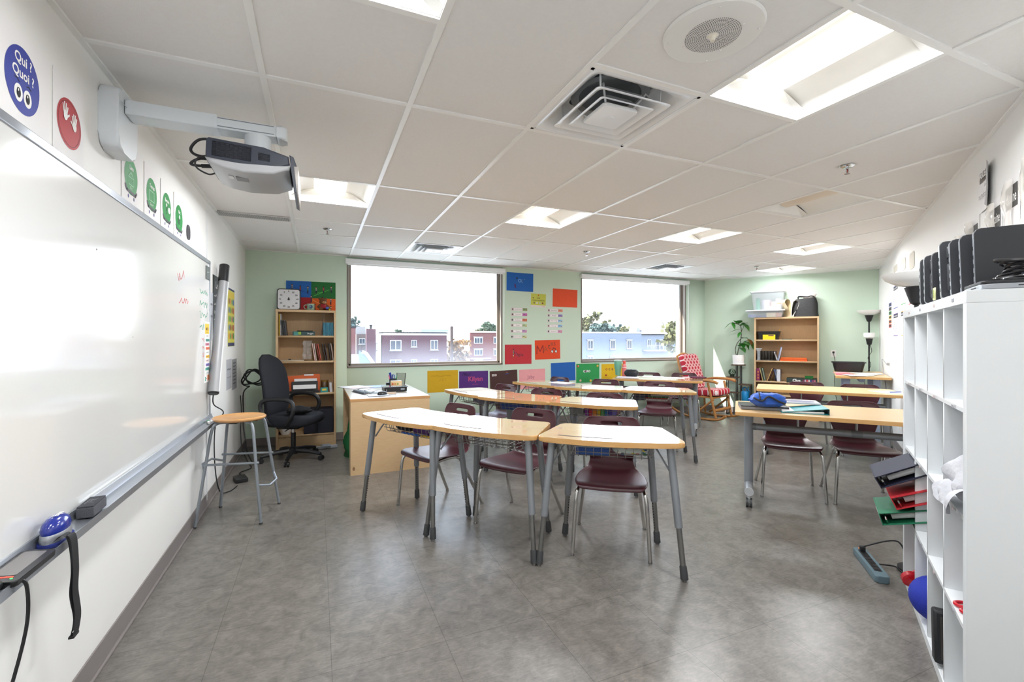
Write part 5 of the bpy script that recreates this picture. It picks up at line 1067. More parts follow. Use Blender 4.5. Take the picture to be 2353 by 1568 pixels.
b.line([(cw*.55, ch_*.52), (cw*.86, ch_*.74)], .008, .0012, P('#4fb04a', .7), M=MV); b.line([(cw*.58, ch_*.60), (cw*.80, ch_*.70)], .006, .0012, P('#4fb04a', .7), M=MV); b.line([(cw*.15, ch_*.80), (cw*.48, ch_*.56)], .006, .0012, P('#0f3f86', .7), M=MV); b.line([(cw*.53, ch_*.38), (cw*.75, ch_*.20)], .008, .0012, P('#e8a04a', .7), M=MV)
part(b, 'canvas', t)
t = thing('mug', 'pale green mug with a dark blue print on the left bookcase', 'mug', T(xs(714), FY + .10, BH)); MG = mat('mint mug', '#a9c4ab', .3)
b = MB(); b.lathe([(0, 0), (.040, 0), (.043, .006), (.045, .082), (.041, .082), (.039, .01), (0, .008)], MG, seg=28); b.ell(0, .045, .022, .024, .0455, P('#3a5a78', .5), M=MV); b.ell(-.008, .048, .006, .012, .0460, P('#8fb0c9', .5), M=MV); b.line([(-.014, .016), (0, .012), (.014, .016)], .004, .0458, P('#8a4a3a', .5), M=MV); part(b, 'cup', t)
b = MB(); b.tube(catmull([(-.040, 0, .066), (-.062, 0, .068), (-.078, 0, .048), (-.068, 0, .022), (-.040, 0, .014)], 16), .005, MG, seg=8); part(b, 'handle', t)
FURB = mat('brown plush', '#7a4a28', .95, bump=.9, bs=350, var=.2); t = thing('teddy_bear', 'brown teddy bear in a red shirt sitting on the left bookcase', 'soft toy', T(xs(742), FY + .10, BH) @ RZ(.35))
b = MB(); b.ball((0, 0, .045), (.042, .035, .050), FURB); b.ball((0, -.01, .115), (.047, .043, .043), FURB); b.ball((.0, -.045, .103), (.024, .022, .018), P('#b98a5f', .9))
for s in (-1, 1): b.ball((s*.038, .0, .150), (.017, .010, .017), FURB); b.tube([(s*.035, -.005, .07), (s*.065, -.025, .045), (s*.06, -.05, .035)], [.018, .016, .014], FURB); b.tube([(s*.025, -.01, .02), (s*.045, -.05, .018), (s*.055, -.085, .02)], [.022, .02, .022], FURB)
part(b, 'body', t); b = MB(); b.lathe([(.030, .088), (.042, .075), (.046, .045), (.040, .028)], P('#a01f2f', .8), sy=.9); part(b, 'shirt', t)
b = MB()
for s in (-1, 1): b.ball((s*.018, -.050, .122), .005, INK, seg=8)
b.ball((0, -.066, .108), (.008, .006, .006), INK, seg=8); part(b, 'face', t)
b = MB(); b.ball((.03, -.065, .03), (.022, .014, .018), P('#4a5fb0', .8)); b.ball((.055, -.07, .012), .012, P('#c9c81f', .8)); solo(b, 'small_toy', 'tiny blue and yellow toy in the lap of the teddy bear', 'toy', T(xs(742), FY + .085, BH) @ RZ(.35))
# ================================================================== STOOL, OFFICE CHAIR, CABLES
STW = wood_mat('stool seat beech', '#c08a52', '#cf9c64', .3, (6, 30, 30), coat=.4); TUBEG = mat('grey stool tube', '#8e959c', .35, metal=.4)
t = thing('bar_stool', 'tall stool with round wooden seat and grey tube legs beside the whiteboard', 'stool', T(-.535, 3.965, 0) @ RZ(-.22))
b = MB(); b.lathe([(0, .738), (.10, .739), (.150, .745), (.168, .752), (.176, .747), (.177, .738), (.168, .728), (0, .726)], STW, seg=40); part(b, 'seat', t)
b = MB(); b.box((0, 0, .719), (.26, .05, .014), BLKP, bevel=.003); b.box((0, 0, .719), (.05, .26, .014), BLKP, bevel=.003); part(b, 'seat_plate', t)
FT = {(-1,-1): (-.215, -.205), (1,-1): (.215, -.205), (-1,1): (-.215, .205), (1,1): (.215, .205)}
def slp(k, z): f = FT[k]; s = .62 + .38*(1 - z/.70); return (f[0]*s, f[1]*s, z)
for k in FT:
    f = FT[k]; b = MB(); b.tube(catmull([(f[0]*.32, f[1]*.32, .716), (f[0]*.52, f[1]*.52, .714), slp(k, .665), slp(k, .45), slp(k, .2), slp(k, .004)], 30), .0105, TUBEG, seg=10); lg = part(b, 'leg', t)
    b = MB(); b.tube([slp(k, .012), slp(k, 0)], .012, RUB, seg=10); part(b, 'foot', lg)
def bar(p, q, drop=0): 
    p, q = Vector(p), Vector(q); m = (p + q)/2; b = MB()
    if drop: 
        out = Vector((m.x, m.y, 0)).normalized()*.05; b.tube([p, p.lerp(q, .28) + out*.0 + Vector((0, 0, -drop)) + out, p.lerp(q, .72) + Vector((0, 0, -drop)) + out, q], .008, TUBEG, seg=8)
    else: b.tube([p - (q-p).normalized()*.02, q + (q-p).normalized()*.02], .0085, TUBEG, seg=8)
    part(b, 'footrest', t)
bar(slp((-1,-1), .43), slp((1,-1), .43)); bar(slp((-1,1), .43), slp((1,1), .43)); bar(slp((-1,-1), .38), slp((-1,1), .38), -.04); bar(slp((1,-1), .27), slp((1,1), .27), .0 + .03)
# office chair
NAVY = mat('navy black fabric', '#14161f', .85, bump=.3, bs=500, var=.15); ARMP = mat('black arm plastic', '#17171a', .45)
of = Vector((.90, -.44)); t = thing('office_chair', 'black high backed swivel office chair with loop armrests, facing the teacher desk', 'chair', T(-.24, 5.58, 0) @ RZ(math.atan2(-of.x, of.y)))
b = MB()
for k in range(5):
    a = .3 + 2*math.pi*k/5; b.tube([(.03*math.cos(a), .03*math.sin(a), .105), (.18*math.cos(a), .18*math.sin(a), .095), (.31*math.cos(a), .31*math.sin(a), .070)], [.030, .024, .018], ARMP, seg=8)
b.lathe([(0, .07), (.05, .07), (.05, .125), (.03, .14), (0, .14)], ARMP); part(b, 'star_base', t)
for k in range(5):
    a = .3 + 2*math.pi*k/5; c = Vector((.315*math.cos(a), .315*math.sin(a), 0)); d = Vector((-math.sin(a), math.cos(a), 0)); b = MB()
    for o in (-.016, .016): b.tube([c + d*(o - .008) + Vector((0, 0, .027)), c + d*(o + .008) + Vector((0, 0, .027))], .027, BLKP, seg=14)
    b.tube([c + Vector((0, 0, .03)), c + Vector((0, 0, .075))], .009, BLKP, seg=8); part(b, 'caster', t)
b = MB(); b.tube([(0, 0, .12), (0, 0, .30)], .026, BLKP, seg=14); b.tube([(0, 0, .28), (0, 0, .37)], .018, CHROME, seg=12); part(b, 'gas_lift', t)
b = MB(); b.box((0, -.02, .375), (.20, .24, .05), BLKP, bevel=.012); b.tube([(0, -.12, .37), (0, -.26, .40), (0, -.30, .50), (0, -.30, .62)], [.022, .022, .02, .02], BLKP, seg=8); b.tube([(.08, .02, .365), (.24, .04, .36)], .006, BLKP, seg=6); part(b, 'mechanism', t)
def cushion(rows, m): b = MB(); b.grid(rows, m, close=True); b.faces([tuple(p) for p in rows[0]], [tuple(range(len(rows[0])))], m); b.faces([tuple(p) for p in rows[-1]], [tuple(range(len(rows[-1])))], m); return b
rows = []
for k in range(9):
    f = k/8; z = .395 + .115*f; s = 1 - .10*(2*f - 1)**4; ol = rrect(.50*s, .50*s, .12, 0, .02, 6); rows.append([(x, y, z + .025*(1 if y < -.1 else 0)*(abs(y) - .1) - (.05*max(0, y - .12) if f > .5 else -.05*max(0, y - .12))) for x, y in ol])
part(cushion(rows, NAVY), 'seat', t)
rows = []
for k in range(17):
    f = k/16; z = .50 + .66*f; wd_ = (.20 + .045*math.sin(min(1, f*2.4)*math.pi/2)) * math.sqrt(max(.02, 1 - max(0, (f - .62)/.39)**2.6)); yb = -.225 - .10*f + .03*math.sin(f*math.pi); th = .055*(1 - .3*f) * (1 if 0 < k < 16 else .5)
    rows.append([(wd_*math.cos(a)*(1 if abs(math.cos(a)) < .99 else 1), yb + th*math.sin(a) + .05*(math.cos(a))**2*(wd_/.24), z) for a in [2*math.pi*j/24 for j in range(24)]])
part(cushion(rows, NAVY), 'backrest', t)
for s in (-1, 1):
    b = MB(); b.tube(catmull([(s*.20, -.10, .42), (s*.285, -.12, .45), (s*.30, -.19, .60), (s*.29, -.16, .685), (s*.28, .02, .70), (s*.275, .13, .665), (s*.285, .15, .56), (s*.26, .08, .45), (s*.20, .04, .41)], 40), .021, ARMP, seg=10); part(b, 'armrest', t)
rb = random.Random(4); rows = []
for k in range(8):
    f = k/7; s = math.sin(math.pi*(.08 + .9*f)); rows.append([((.13*s)*math.cos(a)*(1 + rb.uniform(-.2, .2)), (.10*s)*math.sin(a)*(1 + rb.uniform(-.2, .2)), .10*f) for a in [2*math.pi*j/16 for j in range(16)]])
solo(cushion(rows, mat('black knit', '#0c0c0f', .95, bump=.8, bs=90)), 'black_jacket', 'crumpled black jacket lying on the office chair seat', 'jacket', T(-.18, 5.50, .505))
# hanging coil and cords in the corner
cx_ = Vector((-.79, 6.02, .86)); b = MB(); pts = []
for k in range(90):
    a = k*2*math.pi/24; pts.append(cx_ + Vector((.11 + .095*math.cos(a + .5*math.sin(k*.07))*(1 + .25*math.sin(k*.31)), .015*math.sin(k*.9), .085*math.sin(a)*(1 + .35*math.cos(k*.23)) + .01)))
b.tube(pts, .008, WB_, seg=7); b.tube(catmull([pts[-1], (-.77, 5.98, .72), (-.775, 6.0, .5), (-.77, 5.96, .35), (-.74, 5.9, .18), (-.70, 5.7, .10), (-.62, 5.5, .012)], 30), .007, WB_, seg=7); solo(b, 'cable_coil', 'bundle of black cable hung on the left wall behind the office chair', 'cable')
b = MB(); b.tube(catmull([(-.79, 5.90, .70), (-.78, 5.9, .5), (-.785, 5.88, .3), (-.76, 5.8, .12), (-.68, 5.6, .012), (-.62, 5.35, .010), (-.70, 5.2, .010), (-.66, 5.05, .010)], 50), .005, WB_, seg=6); solo(b, 'power_cable', 'black cord running down the left corner and along the floor', 'cable')
b = MB(); b.box((0, 0, .022), (.10, .16, .035), BLKP, bevel=.005); b.tube([(0, .07, .02), (0, .14, .012), (.04, .22, .008)], .005, WB_, seg=6); solo(b, 'power_adapter', 'black power brick on the floor beside the left baseboard', 'adapter', T(-.66, 4.93, 0) @ RZ(.3))
b = MB(); b.box((0, 0, .04), (.10, .12, .012), P('#8f979f', .5), bevel=.003); b.box((0, 0, .02), (.26, .05, .03), P('#a9adb2', .5), bevel=.004); solo(b, 'power_strip', 'pale grey power strip on the floor at the foot of the left bookcase', 'power strip', T(.10, 5.98, 0) @ RZ(.1))
# ================================================================== THINGS IN THE DESK BASKETS
def pouch(name, lb, k, x, y, wd, dp, ht, m, rot=0, cat='pouch', extra=None, group='things in the desk baskets', z=.629):
    rows = []
    for i in range(7):
        f = i/6; s = math.sin(math.pi*(.12 + .76*f))**.5; rows.append([(wd/2*px_/.5*s, dp/2*py_/.5*s, ht*f) for px_, py_ in rrect(1, 1, .3)])
    b = cushion(rows, m)
    if extra: extra(b, wd, dp, ht)
    return solo(b, name, lb, cat, desk_mx(k) @ T(x, y, z) @ RZ(rot), group)
pouch('pencil_pouch', 'black pencil pouch with pink piping in the front left desk basket', 'D1', -.13, .26, .18, .22, .075, mat('black canvas', '#16151b', .8, bump=.3, bs=200), .1, extra=lambda b, w_, d_, h_: b.tube([(-w_*.4, -d_*.38, h_*.6), (0, -d_*.49, h_*.7), (w_*.4, -d_*.38, h_*.6)], .003, P('#d9558a', .5), seg=6))
b = MB(); b.box((0, 0, .035), (.17, .20, .07), P('#5a2a78', .5), bevel=.006); solo(b, 'pencil_case', 'purple plastic pencil box in the front left desk basket', 'box', desk_mx('D1') @ T(.08, .27, .629), 'things in the desk baskets')
b = MB(); b.tube([(-.10, 0, .008), (.08, 0, .008), (.10, 0, .008)], [.008, .008, .003], P('#1f5fc0', .35), seg=8); solo(b, 'felt_pen', 'blue felt pen at the front edge of the left desk basket', 'pen', desk_mx('D1') @ T(.03, .125, .628) @ RZ(.05))
b = MB(); b.tube([(-.11, 0, .005), (.10, 0, .005)], .0045, P('#d9742f', .5), seg=6); solo(b, 'pencil', 'orange pencil lying in the front left desk basket', 'pencil', desk_mx('D1') @ T(.0, .145, .628) @ RZ(-.12))
b = MB(); b.tube([(-.10, 0, .006), (.10, 0, .006)], .006, P('#d9b82a', .5), seg=6); solo(b, 'highlighter', 'yellow marker at the right of the front left desk basket', 'marker', desk_mx('D1') @ T(.12, .135, .628) @ RZ(.1))
b = MB(); b.box((0, 0, .022), (.20, .22, .044), P('#1d4fa0', .4), bevel=.006); b.box((0, 0, .046), (.19, .21, .006), P('#9fb4cc', .3), bevel=.002); solo(b, 'pencil_case', 'blue plastic box with pale lid in the basket of the desk nearest the camera', 'box', desk_mx('D3') @ T(-.10, .26, .629), 'things in the desk baskets')
def patch(b, w_, d_, h_):
    r = random.Random(2)
    for k in range(22): b.ball((r.uniform(-.42, .42)*w_, -d_*.5 + .010 + r.uniform(-.004, .003), r.uniform(.2, .8)*h_), (.013, .005, .009), P(r.choice(('#2f7a55', '#e8e8e4', '#b8402f', '#3f8f9a', '#d9c04a', '#1f3f6a')), .6), seg=8)
pouch('pencil_pouch', 'patterned white green and red pouch in the basket of the desk nearest the camera', 'D3', .12, .26, .22, .24, .078, P('#cdd8d4', .7), 0, extra=patch)
pouch('pencil_pouch', 'soft grey lilac pouch in the basket of the second row left desk', 'D4', .05, .26, .26, .22, .075, mat('lilac cloth', '#8d8fae', .9, bump=.4, bs=60), .1)
b = MB(); b.box((0, 0, .045), (.30, .24, .09), P('#1b3f8f', .5), bevel=.010); solo(b, 'storage_bin', 'royal blue plastic bin in the basket of the second row middle desk', 'box', desk_mx('D5') @ T(-.08, .26, .629), 'things in the desk baskets')
for k, c in enumerate(('#7a2f9a', '#c9304a', '#e0842f', '#d9c02f', '#3f9a4a', '#2f6fb0', '#5a4ab0')):
    b = MB(); b.box((0, 0, .035), (.034, .20, .07), P(c, .4), bevel=.004); solo(b, 'folder_box', ('purple', 'red', 'orange', 'yellow', 'green', 'blue', 'violet')[k] + ' slim box of the rainbow set in the second row right desk basket', 'box', desk_mx('D6') @ T(-.07 + k*.0365, .26, .629), 'rainbow boxes in the second row desk basket')
b = MB(); b.box((0, 0, .03), (.12, .18, .06), clear_mat('clear plastic box', '#c9ccd0', .5, .1), bevel=.006); b.box((0, 0, .02), (.10, .15, .03), P('#4a7a5a', .6)); solo(b, 'clear_box', 'clear plastic box in the second row right desk basket, left of the rainbow set', 'box', desk_mx('D6') @ T(-.165, .26, .629), 'things in the desk baskets')
YB_ = mat('yellow bag cloth', '#d9b11f', .7, bump=.3, bs=80)
rows = []
for i in range(9):
    f = i/8; s = math.sin(math.pi*(.1 + .8*f))**.4; rows.append([(.15*px_/.5*s*1.1, .10*py_/.5*s, .26*f) for px_, py_ in rrect(1, 1, .3)])
solo(cushion(rows, YB_), 'school_bag', 'bright yellow school bag below the back row left desk', 'bag', desk_mx('D7') @ T(-.06, .20, .363))
for k, (c, lb) in enumerate((('#e6e3e0', 'white exercise book lowest'), ('#b9402f', 'red exercise book second'), ('#3f7a4a', 'green exercise book third'), ('#d9d5d2', 'pale exercise book topmost'))):
    b = MB(); b.box((0, 0, .009), (.26 - .02*k, .20, .016), P(c, .6), bevel=.001, rz=.1*k - .1); solo(b, 'exercise_book', lb + ' in the pile in the back row right desk basket', 'book', desk_mx('D9') @ T(-.02 + .01*k, .27, .629 + .0172*k), 'exercise books in the back row right desk basket')
b = MB(); b.box((0, 0, .05), (.16, .16, .10), P('#3a3f55', .5), bevel=.008); solo(b, 'pencil_case', 'dark blue pencil case in the back row right desk basket, left of the books', 'box', desk_mx('D9') @ T(-.18, .26, .629), 'things in the desk baskets')
pouch('pencil_pouch', 'dark brown pouch in the basket of the back row left desk', 'D7', .12, .27, .18, .20, .08, mat('brown pouch', '#3a221c', .7), 0)
q = at_z(1290, 880, .761); flat_paper('paper_sheet', 'white sheet lying across the back row desks', (q.x, q.y, .7612), .21, .29, .4, '#e9e8ec')
# ================================================================== THINGS ON THE TABLES
def onz(px_, py_, z=.7605): p = at_z(px_, py_, z); return Vector((p.x, p.y, z))
q = onz(1420, 863); t = thing('tumbler', 'tall mint green tumbler on the wheeled table before the right window', 'tumbler', T(*q)); TEALT = mat('mint tumbler', '#7fc2a8', .3, coat=.2)
b = MB(); b.lathe([(0, 0), (.036, 0), (.040, .01), (.047, .10), (.056, .115), (.060, .225), (.057, .225), (.053, .12)], TEALT); part(b, 'body', t)
b = MB(); b.lathe([(.060, .222), (.061, .238), (.045, .245), (0, .243)], clear_mat('frosted lid', '#b9d8cc', .7, .3)); part(b, 'lid', t)
q = onz(1434.5, 864); t = thing('water_bottle', 'coral pink water bottle beside the mint tumbler', 'bottle', T(*q)); b = MB(); b.lathe([(0, 0), (.031, 0), (.034, .008), (.034, .10), (.033, .13), (.035, .14), (.030, .165), (.018, .185), (.018, .195)], mat('coral bottle', '#e87f80', .3, coat=.2)); part(b, 'body', t)
b = MB(); b.lathe([(.021, .188), (.022, .225), (.018, .235), (0, .236)], mat('red cap', '#dd4a40', .4)); part(b, 'cap', t)
b = MB(); b.lathe([(.0345, .128), (.0352, .132), (.0345, .136)], WHT); part(b, 'band', t)
q = onz(1451, 866); t = thing('pencil_case', 'black zipped pencil case on the wheeled table beside the coral bottle', 'pencil case', T(*q) @ RZ(.5)); rows = []
for i in range(7):
    f = i/6; s = math.sin(math.pi*(.14 + .72*f))**.5; rows.append([(.055*px_/.5*s, .11*py_/.5*s, .11*f) for px_, py_ in rrect(1, 1, .35)])
part(cushion(rows, mat('black pencil case', '#191b22', .5, coat=.2)), 'body', t); b = MB(); b.tube([(-.004, -.10, .07), (-.004, 0, .111), (-.004, .10, .07)], .004, BLKM, seg=6); part(b, 'zip', t)
q = onz(1425, 867.5); flat_paper('paper_stack', 'papers and thin notebook under the tumbler end of the wheeled table', (q.x + .10, q.y - .06, q.z), .32, .22, -.75, '#d9d3de', .006)
q = onz(1592, 868); flat_paper('paper_folder', 'pink paper folder near the right end of the wheeled table', q, .26, .18, -.5, '#e3b0ac', .004)
q = onz(1604, 871); t = thing('pencil_pouch', 'dark plum pouch lying at the right end of the wheeled table', 'pouch', T(*(q + Vector((0, 0, .004)))) @ RZ(-.5)); rows = []
for i in range(5): f = i/4; s = math.sin(math.pi*(.15 + .7*f))**.6; rows.append([(.24*px_/.5*.5*s, .09*py_/.5*.5*s, .03*f) for px_, py_ in rrect(1, 1, .4)])
part(cushion(rows, mat('plum cloth', '#5a1c3a', .7)), 'body', t); b = MB(); b.tube([(-.11, -.03, .02), (.11, -.03, .02)], .003, P('#2f1020', .5), seg=6); part(b, 'zip', t)
for q_, lb in ((onz(1500, 866), 'white sheet spread at the middle of the wheeled table'), (onz(1548, 869), 'white sheet spread toward the right of the wheeled table')): flat_paper('paper_sheet', lb, q_, .30, .21, -.78, '#eeeef0')
tA = math.atan2(-.764, .645)
q = onz(1752, 939); t = thing('laptop', 'closed dark laptop on the near maple table, under the blue pouch', 'laptop', T(q.x, q.y, .7605) @ RZ(tA + .10)); b = MB(); b.box((0, 0, .013), (.34, .24, .022), mat('laptop grey edge', '#7a7a7d', .4, metal=.3), bevel=.004); part(b, 'base', t); b = MB(); b.box((0, 0, .029), (.34, .24, .010), mat('laptop dark lid', '#2b2c30', .3, coat=.2), bevel=.003); part(b, 'lid', t)
BLP = mat('blue nylon', '#1d55b5', .5, bump=1.0, bs=22); rbx = random.Random(9); rows = []
for i in range(9):
    f = i/8; s = math.sin(math.pi*(.12 + .76*f))**.5; rows.append([(.125*px_/.5*s*(1 + rbx.uniform(-.09, .09)), .08*py_/.5*s*(1 + rbx.uniform(-.12, .12)), .10*f + rbx.uniform(-.004, .004)) for px_, py_ in rrect(1, 1, .35)])
q2 = at_z(1764, 933, .797); t = thing('nylon_pouch', 'puffy bright blue nylon pouch on top of the dark laptop', 'pouch', T(q2.x, q2.y, .796) @ RZ(tA + .25)); part(cushion(rows, BLP), 'body', t)
b = MB(); b.tube(catmull([(-.12, -.06, .07), (-.07, -.095, .05), (-.02, -.09, .085), (.05, -.095, .05), (.10, -.08, .03)], 20), .007, BLKM, seg=6); b.tube([(-.07, -.02, .112), (-.08, -.09, .06)], .005, BLKM, seg=6); part(b, 'zip_strap', t)
q = onz(1842, 946); t = thing('ring_binder', 'teal ring binder lying open edged on the near maple table', 'binder', T(q.x, q.y, .7605) @ RZ(tA + .06)); TEAL = P('#1f8f98', .4)
b = MB(); b.box((0, 0, .0015), (.31, .27, .003), TEAL); b.box((.155, 0, .022), (.005, .27, .044), P('#1a3f4a', .4), bevel=.001); part(b, 'cover', t)
b = MB(); b.box((0, 0, 0), (.30, .27, .003), TEAL, M=T(.005, 0, .026) @ RY(-.13)); part(b, 'cover', t)
b = MB(); b.box((-.01, 0, .010), (.27, .25, .016), PAPER); part(b, 'sheets', t)
q = onz(1832, 938); flat_paper('notebook', 'notebook with grey violet cover lying on the teal binder', (q.x, q.y, .806), .29, .215, tA + .04, '#c9c7cc', .012, lambda b, w_, h_, z: (b.ell(0, -.01, w_*.42, h_*.36, z, P('#5f5f80', .5)), b.text('MATH', .03, .02, .06, z + .0006, WHT)), cat='notebook')
q = onz(2040, 902); flat_paper('paper_sheet', 'white sheet at the wall end of the far maple table', (q.x, q.y, .7605), .21, .28, -.5, '#eaeaec')
q = onz(2058, 903); b = MB(); b.tube([(-.07, 0, .005), (.06, 0, .005), (.075, 0, .005)], [.0045, .0045, .001], P('#2a49b0', .4), seg=8); solo(b, 'pen', 'blue pen lying on the white sheet of the far maple table', 'pen', T(q.x, q.y, .7625) @ RZ(-.25))
# ================================================================== ROCKING CHAIR
RWOOD = wood_mat('honey stained wood', '#a8713a', '#b98148', .35, (8, 8, 30), coat=.2)
def pattern_mat():
    m = bpy.data.materials.new('red white trellis fabric'); m.use_nodes = True; n = m.node_tree.nodes; l = m.node_tree.links; b = n['Principled BSDF']
    t = n.new('ShaderNodeUVMap'); mp = n.new('ShaderNodeMapping'); mp.inputs['Scale'].default_value = (1, 1, 0)
    v = n.new('ShaderNodeTexVoronoi'); v.voronoi_dimensions = '2D'; v.distance = 'MANHATTAN'; v.inputs['Randomness'].default_value = 0.0; v.inputs['Scale'].default_value = 1.0
    r = n.new('ShaderNodeValToRGB'); r.color_ramp.interpolation = 'CONSTANT'; e = r.color_ramp.elements
    e[0].position = 0; e[0].color = lin('#a3182a'); e[1].position = .27; e[1].color = lin('#efe2df')
    for pos, c in ((.36, '#cf4a52'), (.50, '#efe2df'), (.60, '#b92538')): k = e.new(pos); k.color = lin(c)
    l.new(t.outputs[0], mp.inputs[0]); l.new(mp.outputs[0], v.inputs['Vector']); l.new(v.outputs['Distance'], r.inputs[0]); l.new(r.outputs[0], b.inputs['Base Color']); b.inputs['Roughness'].default_value = .85
    return m
TREL = pattern_mat(); REDC = mat('crimson cushion side', '#9c1f33', .85)
def uv_box(o, ax, s):
    me = o.data; uv = me.uv_layers.new(name='UVMap')
    for lp in me.loops: c = me.vertices[lp.vertex_index].co; uv.data[lp.index].uv = (c[ax[0]]*s, c[ax[1]]*s)
rf = Vector((.28, -.96)); t = thing('rocking_chair', 'honey coloured wooden rocking chair with red and white trellis cushions', 'chair', T(6.10, 5.78, 0) @ RZ(math.atan2(-rf.x, rf.y)))
def cush(wd, hh, th, M_, ax):
    rows = []
    for i in range(7):
        f = i/6; s = 1 - .06*(2*f-1)**4; rows.append([(wd*px_*s, hh*py_*s, th*(f - .5)) for px_, py_ in rrect(1, 1, .16)])
    b = cushion(rows, TREL); o = part(b, 'cushion', t, 'red and white trellis cushion', M_); uv_box(o, ax, 10); return o
cush(.50, .50, .10, T(0, .02, .445) @ RX(.06), (0, 1)); cush(.50, .62, .10, T(0, -.295, .77) @ RX(math.pi/2 + .28), (0, 1))
for s in (-1, 1):
    b = MB(); b.tube(catmull([(s*.27, .42, .105), (s*.27, .30, .035), (s*.27, .05, .018), (s*.27, -.2, .030), (s*.27, -.42, .09), (s*.27, -.56, .17)], 24), .020, RWOOD, seg=8); part(b, 'rocker', t)
    b = MB(); b.tube([(s*.27, .26, .05), (s*.275, .18, .40), (s*.28, .13, .62)], .020, RWOOD, seg=8); part(b, 'leg', t)
    b = MB(); b.tube([(s*.27, -.20, .05), (s*.265, -.22, .40), (s*.25, -.38, .80), (s*.23, -.45, 1.04)], .018, RWOOD, seg=8); part(b, 'back_post', t)
    b = MB(); b.tube([(s*.27, .22, .35), (s*.27, -.12, .06)], .017, RWOOD, seg=8); part(b, 'brace', t)
    b = MB(); b.tube(catmull([(s*.255, -.30, .60), (s*.29, -.12, .645), (s*.31, .12, .655), (s*.315, .26, .64), (s*.31, .31, .62)], 16), [.016]*5 + [.024]*12, RWOOD, seg=8); part(b, 'armrest', t)
b = MB(); b.tube([(-.27, .235, .17), (.27, .235, .17)], .026, RWOOD, seg=8); part(b, 'stretcher', t)
b = MB(); b.tube([(-.27, -.2, .14), (.27, -.2, .14)], .018, RWOOD, seg=8); part(b, 'stretcher', t)
b = MB(); b.box((0, .01, .375), (.54, .44, .025), RWOOD, bevel=.006); part(b, 'seat_frame', t)
b = MB(); b.tube(catmull([(-.23, -.45, 1.03), (0, -.475, 1.075), (.23, -.45, 1.03)], 12), .02, RWOOD, seg=8); part(b, 'top_rail', t)
# ================================================================== SLANTED WALL: plant stand, bookcase, lamp, corner table
AB = math.atan2(DRB.y, DRB.x)
def MRB(s, z, off): p = C1 + DRB*s - DR*off; return T(p.x, p.y, z) @ RZ(AB)
def s_at(px_, off):           # position along the slanted wall under a photo column
    R = px_ray(px_, 780); o = C1 - DR*off; k = (o.x*DR.x + o.y*DR.y) / (R.x*DR.x + R.y*DR.y); p = R*k; return (Vector((p.x, p.y, 0)) - C1).dot(DRB)
DKW = wood_mat('dark walnut board', '#4a3526', '#5a4230', .5); BLKI = mat('black iron', '#1a1a1c', .5)
t = thing('plant_stand', 'black iron plant stand with small dark wooden shelves beside the bookcase', 'plant stand', MRB(.60, 0, .17))
SHV = [(-.115, .105, .880), (-.195, .01, .662), (.005, .205, .540), (-.175, .01, .388), (.01, .205, .245)]
for x0, x1_, z in SHV: b = MB(); b.box(((x0+x1_)/2, 0, z - .008), (x1_ - x0, .19, .015), DKW, bevel=.002); part(b, 'shelf', t)
for x, z1_ in ((-.03, .872), (.035, .872), (-.185, .654), (.195, .532), (-.165, .38)):
    for y in (-.085, .085): b = MB(); b.tube([(x, y, 0), (x, y, z1_)], .0075, BLKI, seg=6); part(b, 'leg', t)
b = MB(); b.tube([(-.185, -.085, .008), (.195, -.085, .008)], .006, BLKI, seg=6); part(b, 'foot_rail', t)
b = MB(); b.tube([(-.185, .085, .008), (.195, .085, .008)], .006, BLKI, seg=6); part(b, 'foot_rail', t)
t = thing('potted_plant', 'tall leafy green plant in a white pot on the plant stand', 'plant', MRB(.595, .8805, .17)); 
b = MB(); b.lathe([(0, 0), (.088, 0), (.094, .006), (.094, .026), (.090, .03), (.098, .17), (.090, .17), (.086, .14), (0, .14)], WHT, seg=32); part(b, 'pot', t)
LF = mat('glossy leaf', '#3a8030', .3, var=.3, vs_=9, coat=.2); LF2 = mat('browning leaf', '#7a4a26', .5, var=.2)
STM = mat('dark stem', '#3a2f22', .7); stem1 = catmull([(-.02, 0, .14), (.0, 0, .28), (.03, .0, .40), (.045, 0, .55), (.035, 0, .68), (-.02, 0, .72), (-.10, -.01, .75)], 30); stem2 = catmull([(-.03, 0, .14), (-.05, .01, .25), (-.03, .01, .36), (.04, .0, .46)], 20); stem3 = catmull([(.02, 0, .30), (.09, -.02, .40), (.17, -.03, .44)], 12)
b = MB(); b.tube(stem1, .006, STM, seg=6); b.tube(stem2, .005, STM, seg=6); b.tube(stem3, .004, STM, seg=6); b.tube([(.045, 0, .58), (.08, 0, .66), (.07, 0, .72)], .004, STM, seg=5); part(b, 'stem', t)
def leaf(p, d, ln, wd_, m, droop=.3):
    d = Vector(d).normalized(); sd = d.cross(Vector((0, 0, 1))).normalized() if abs(d.z) < .95 else Vector((1, 0, 0)); up = sd.cross(d); p = Vector(p); b = MB(); rows = []
    for i in range(9):
        f = i/8; w2 = wd_*1.45*math.sin(math.pi*f**.75)*.5 + .0008; c = p + d*ln*f + Vector((0, 0, -droop*ln*f*f)); rows.append([c - sd*w2 + up*w2*.25, c, c + sd*w2 + up*w2*.25])
    b.grid(rows, m); part(b, 'leaf', t)
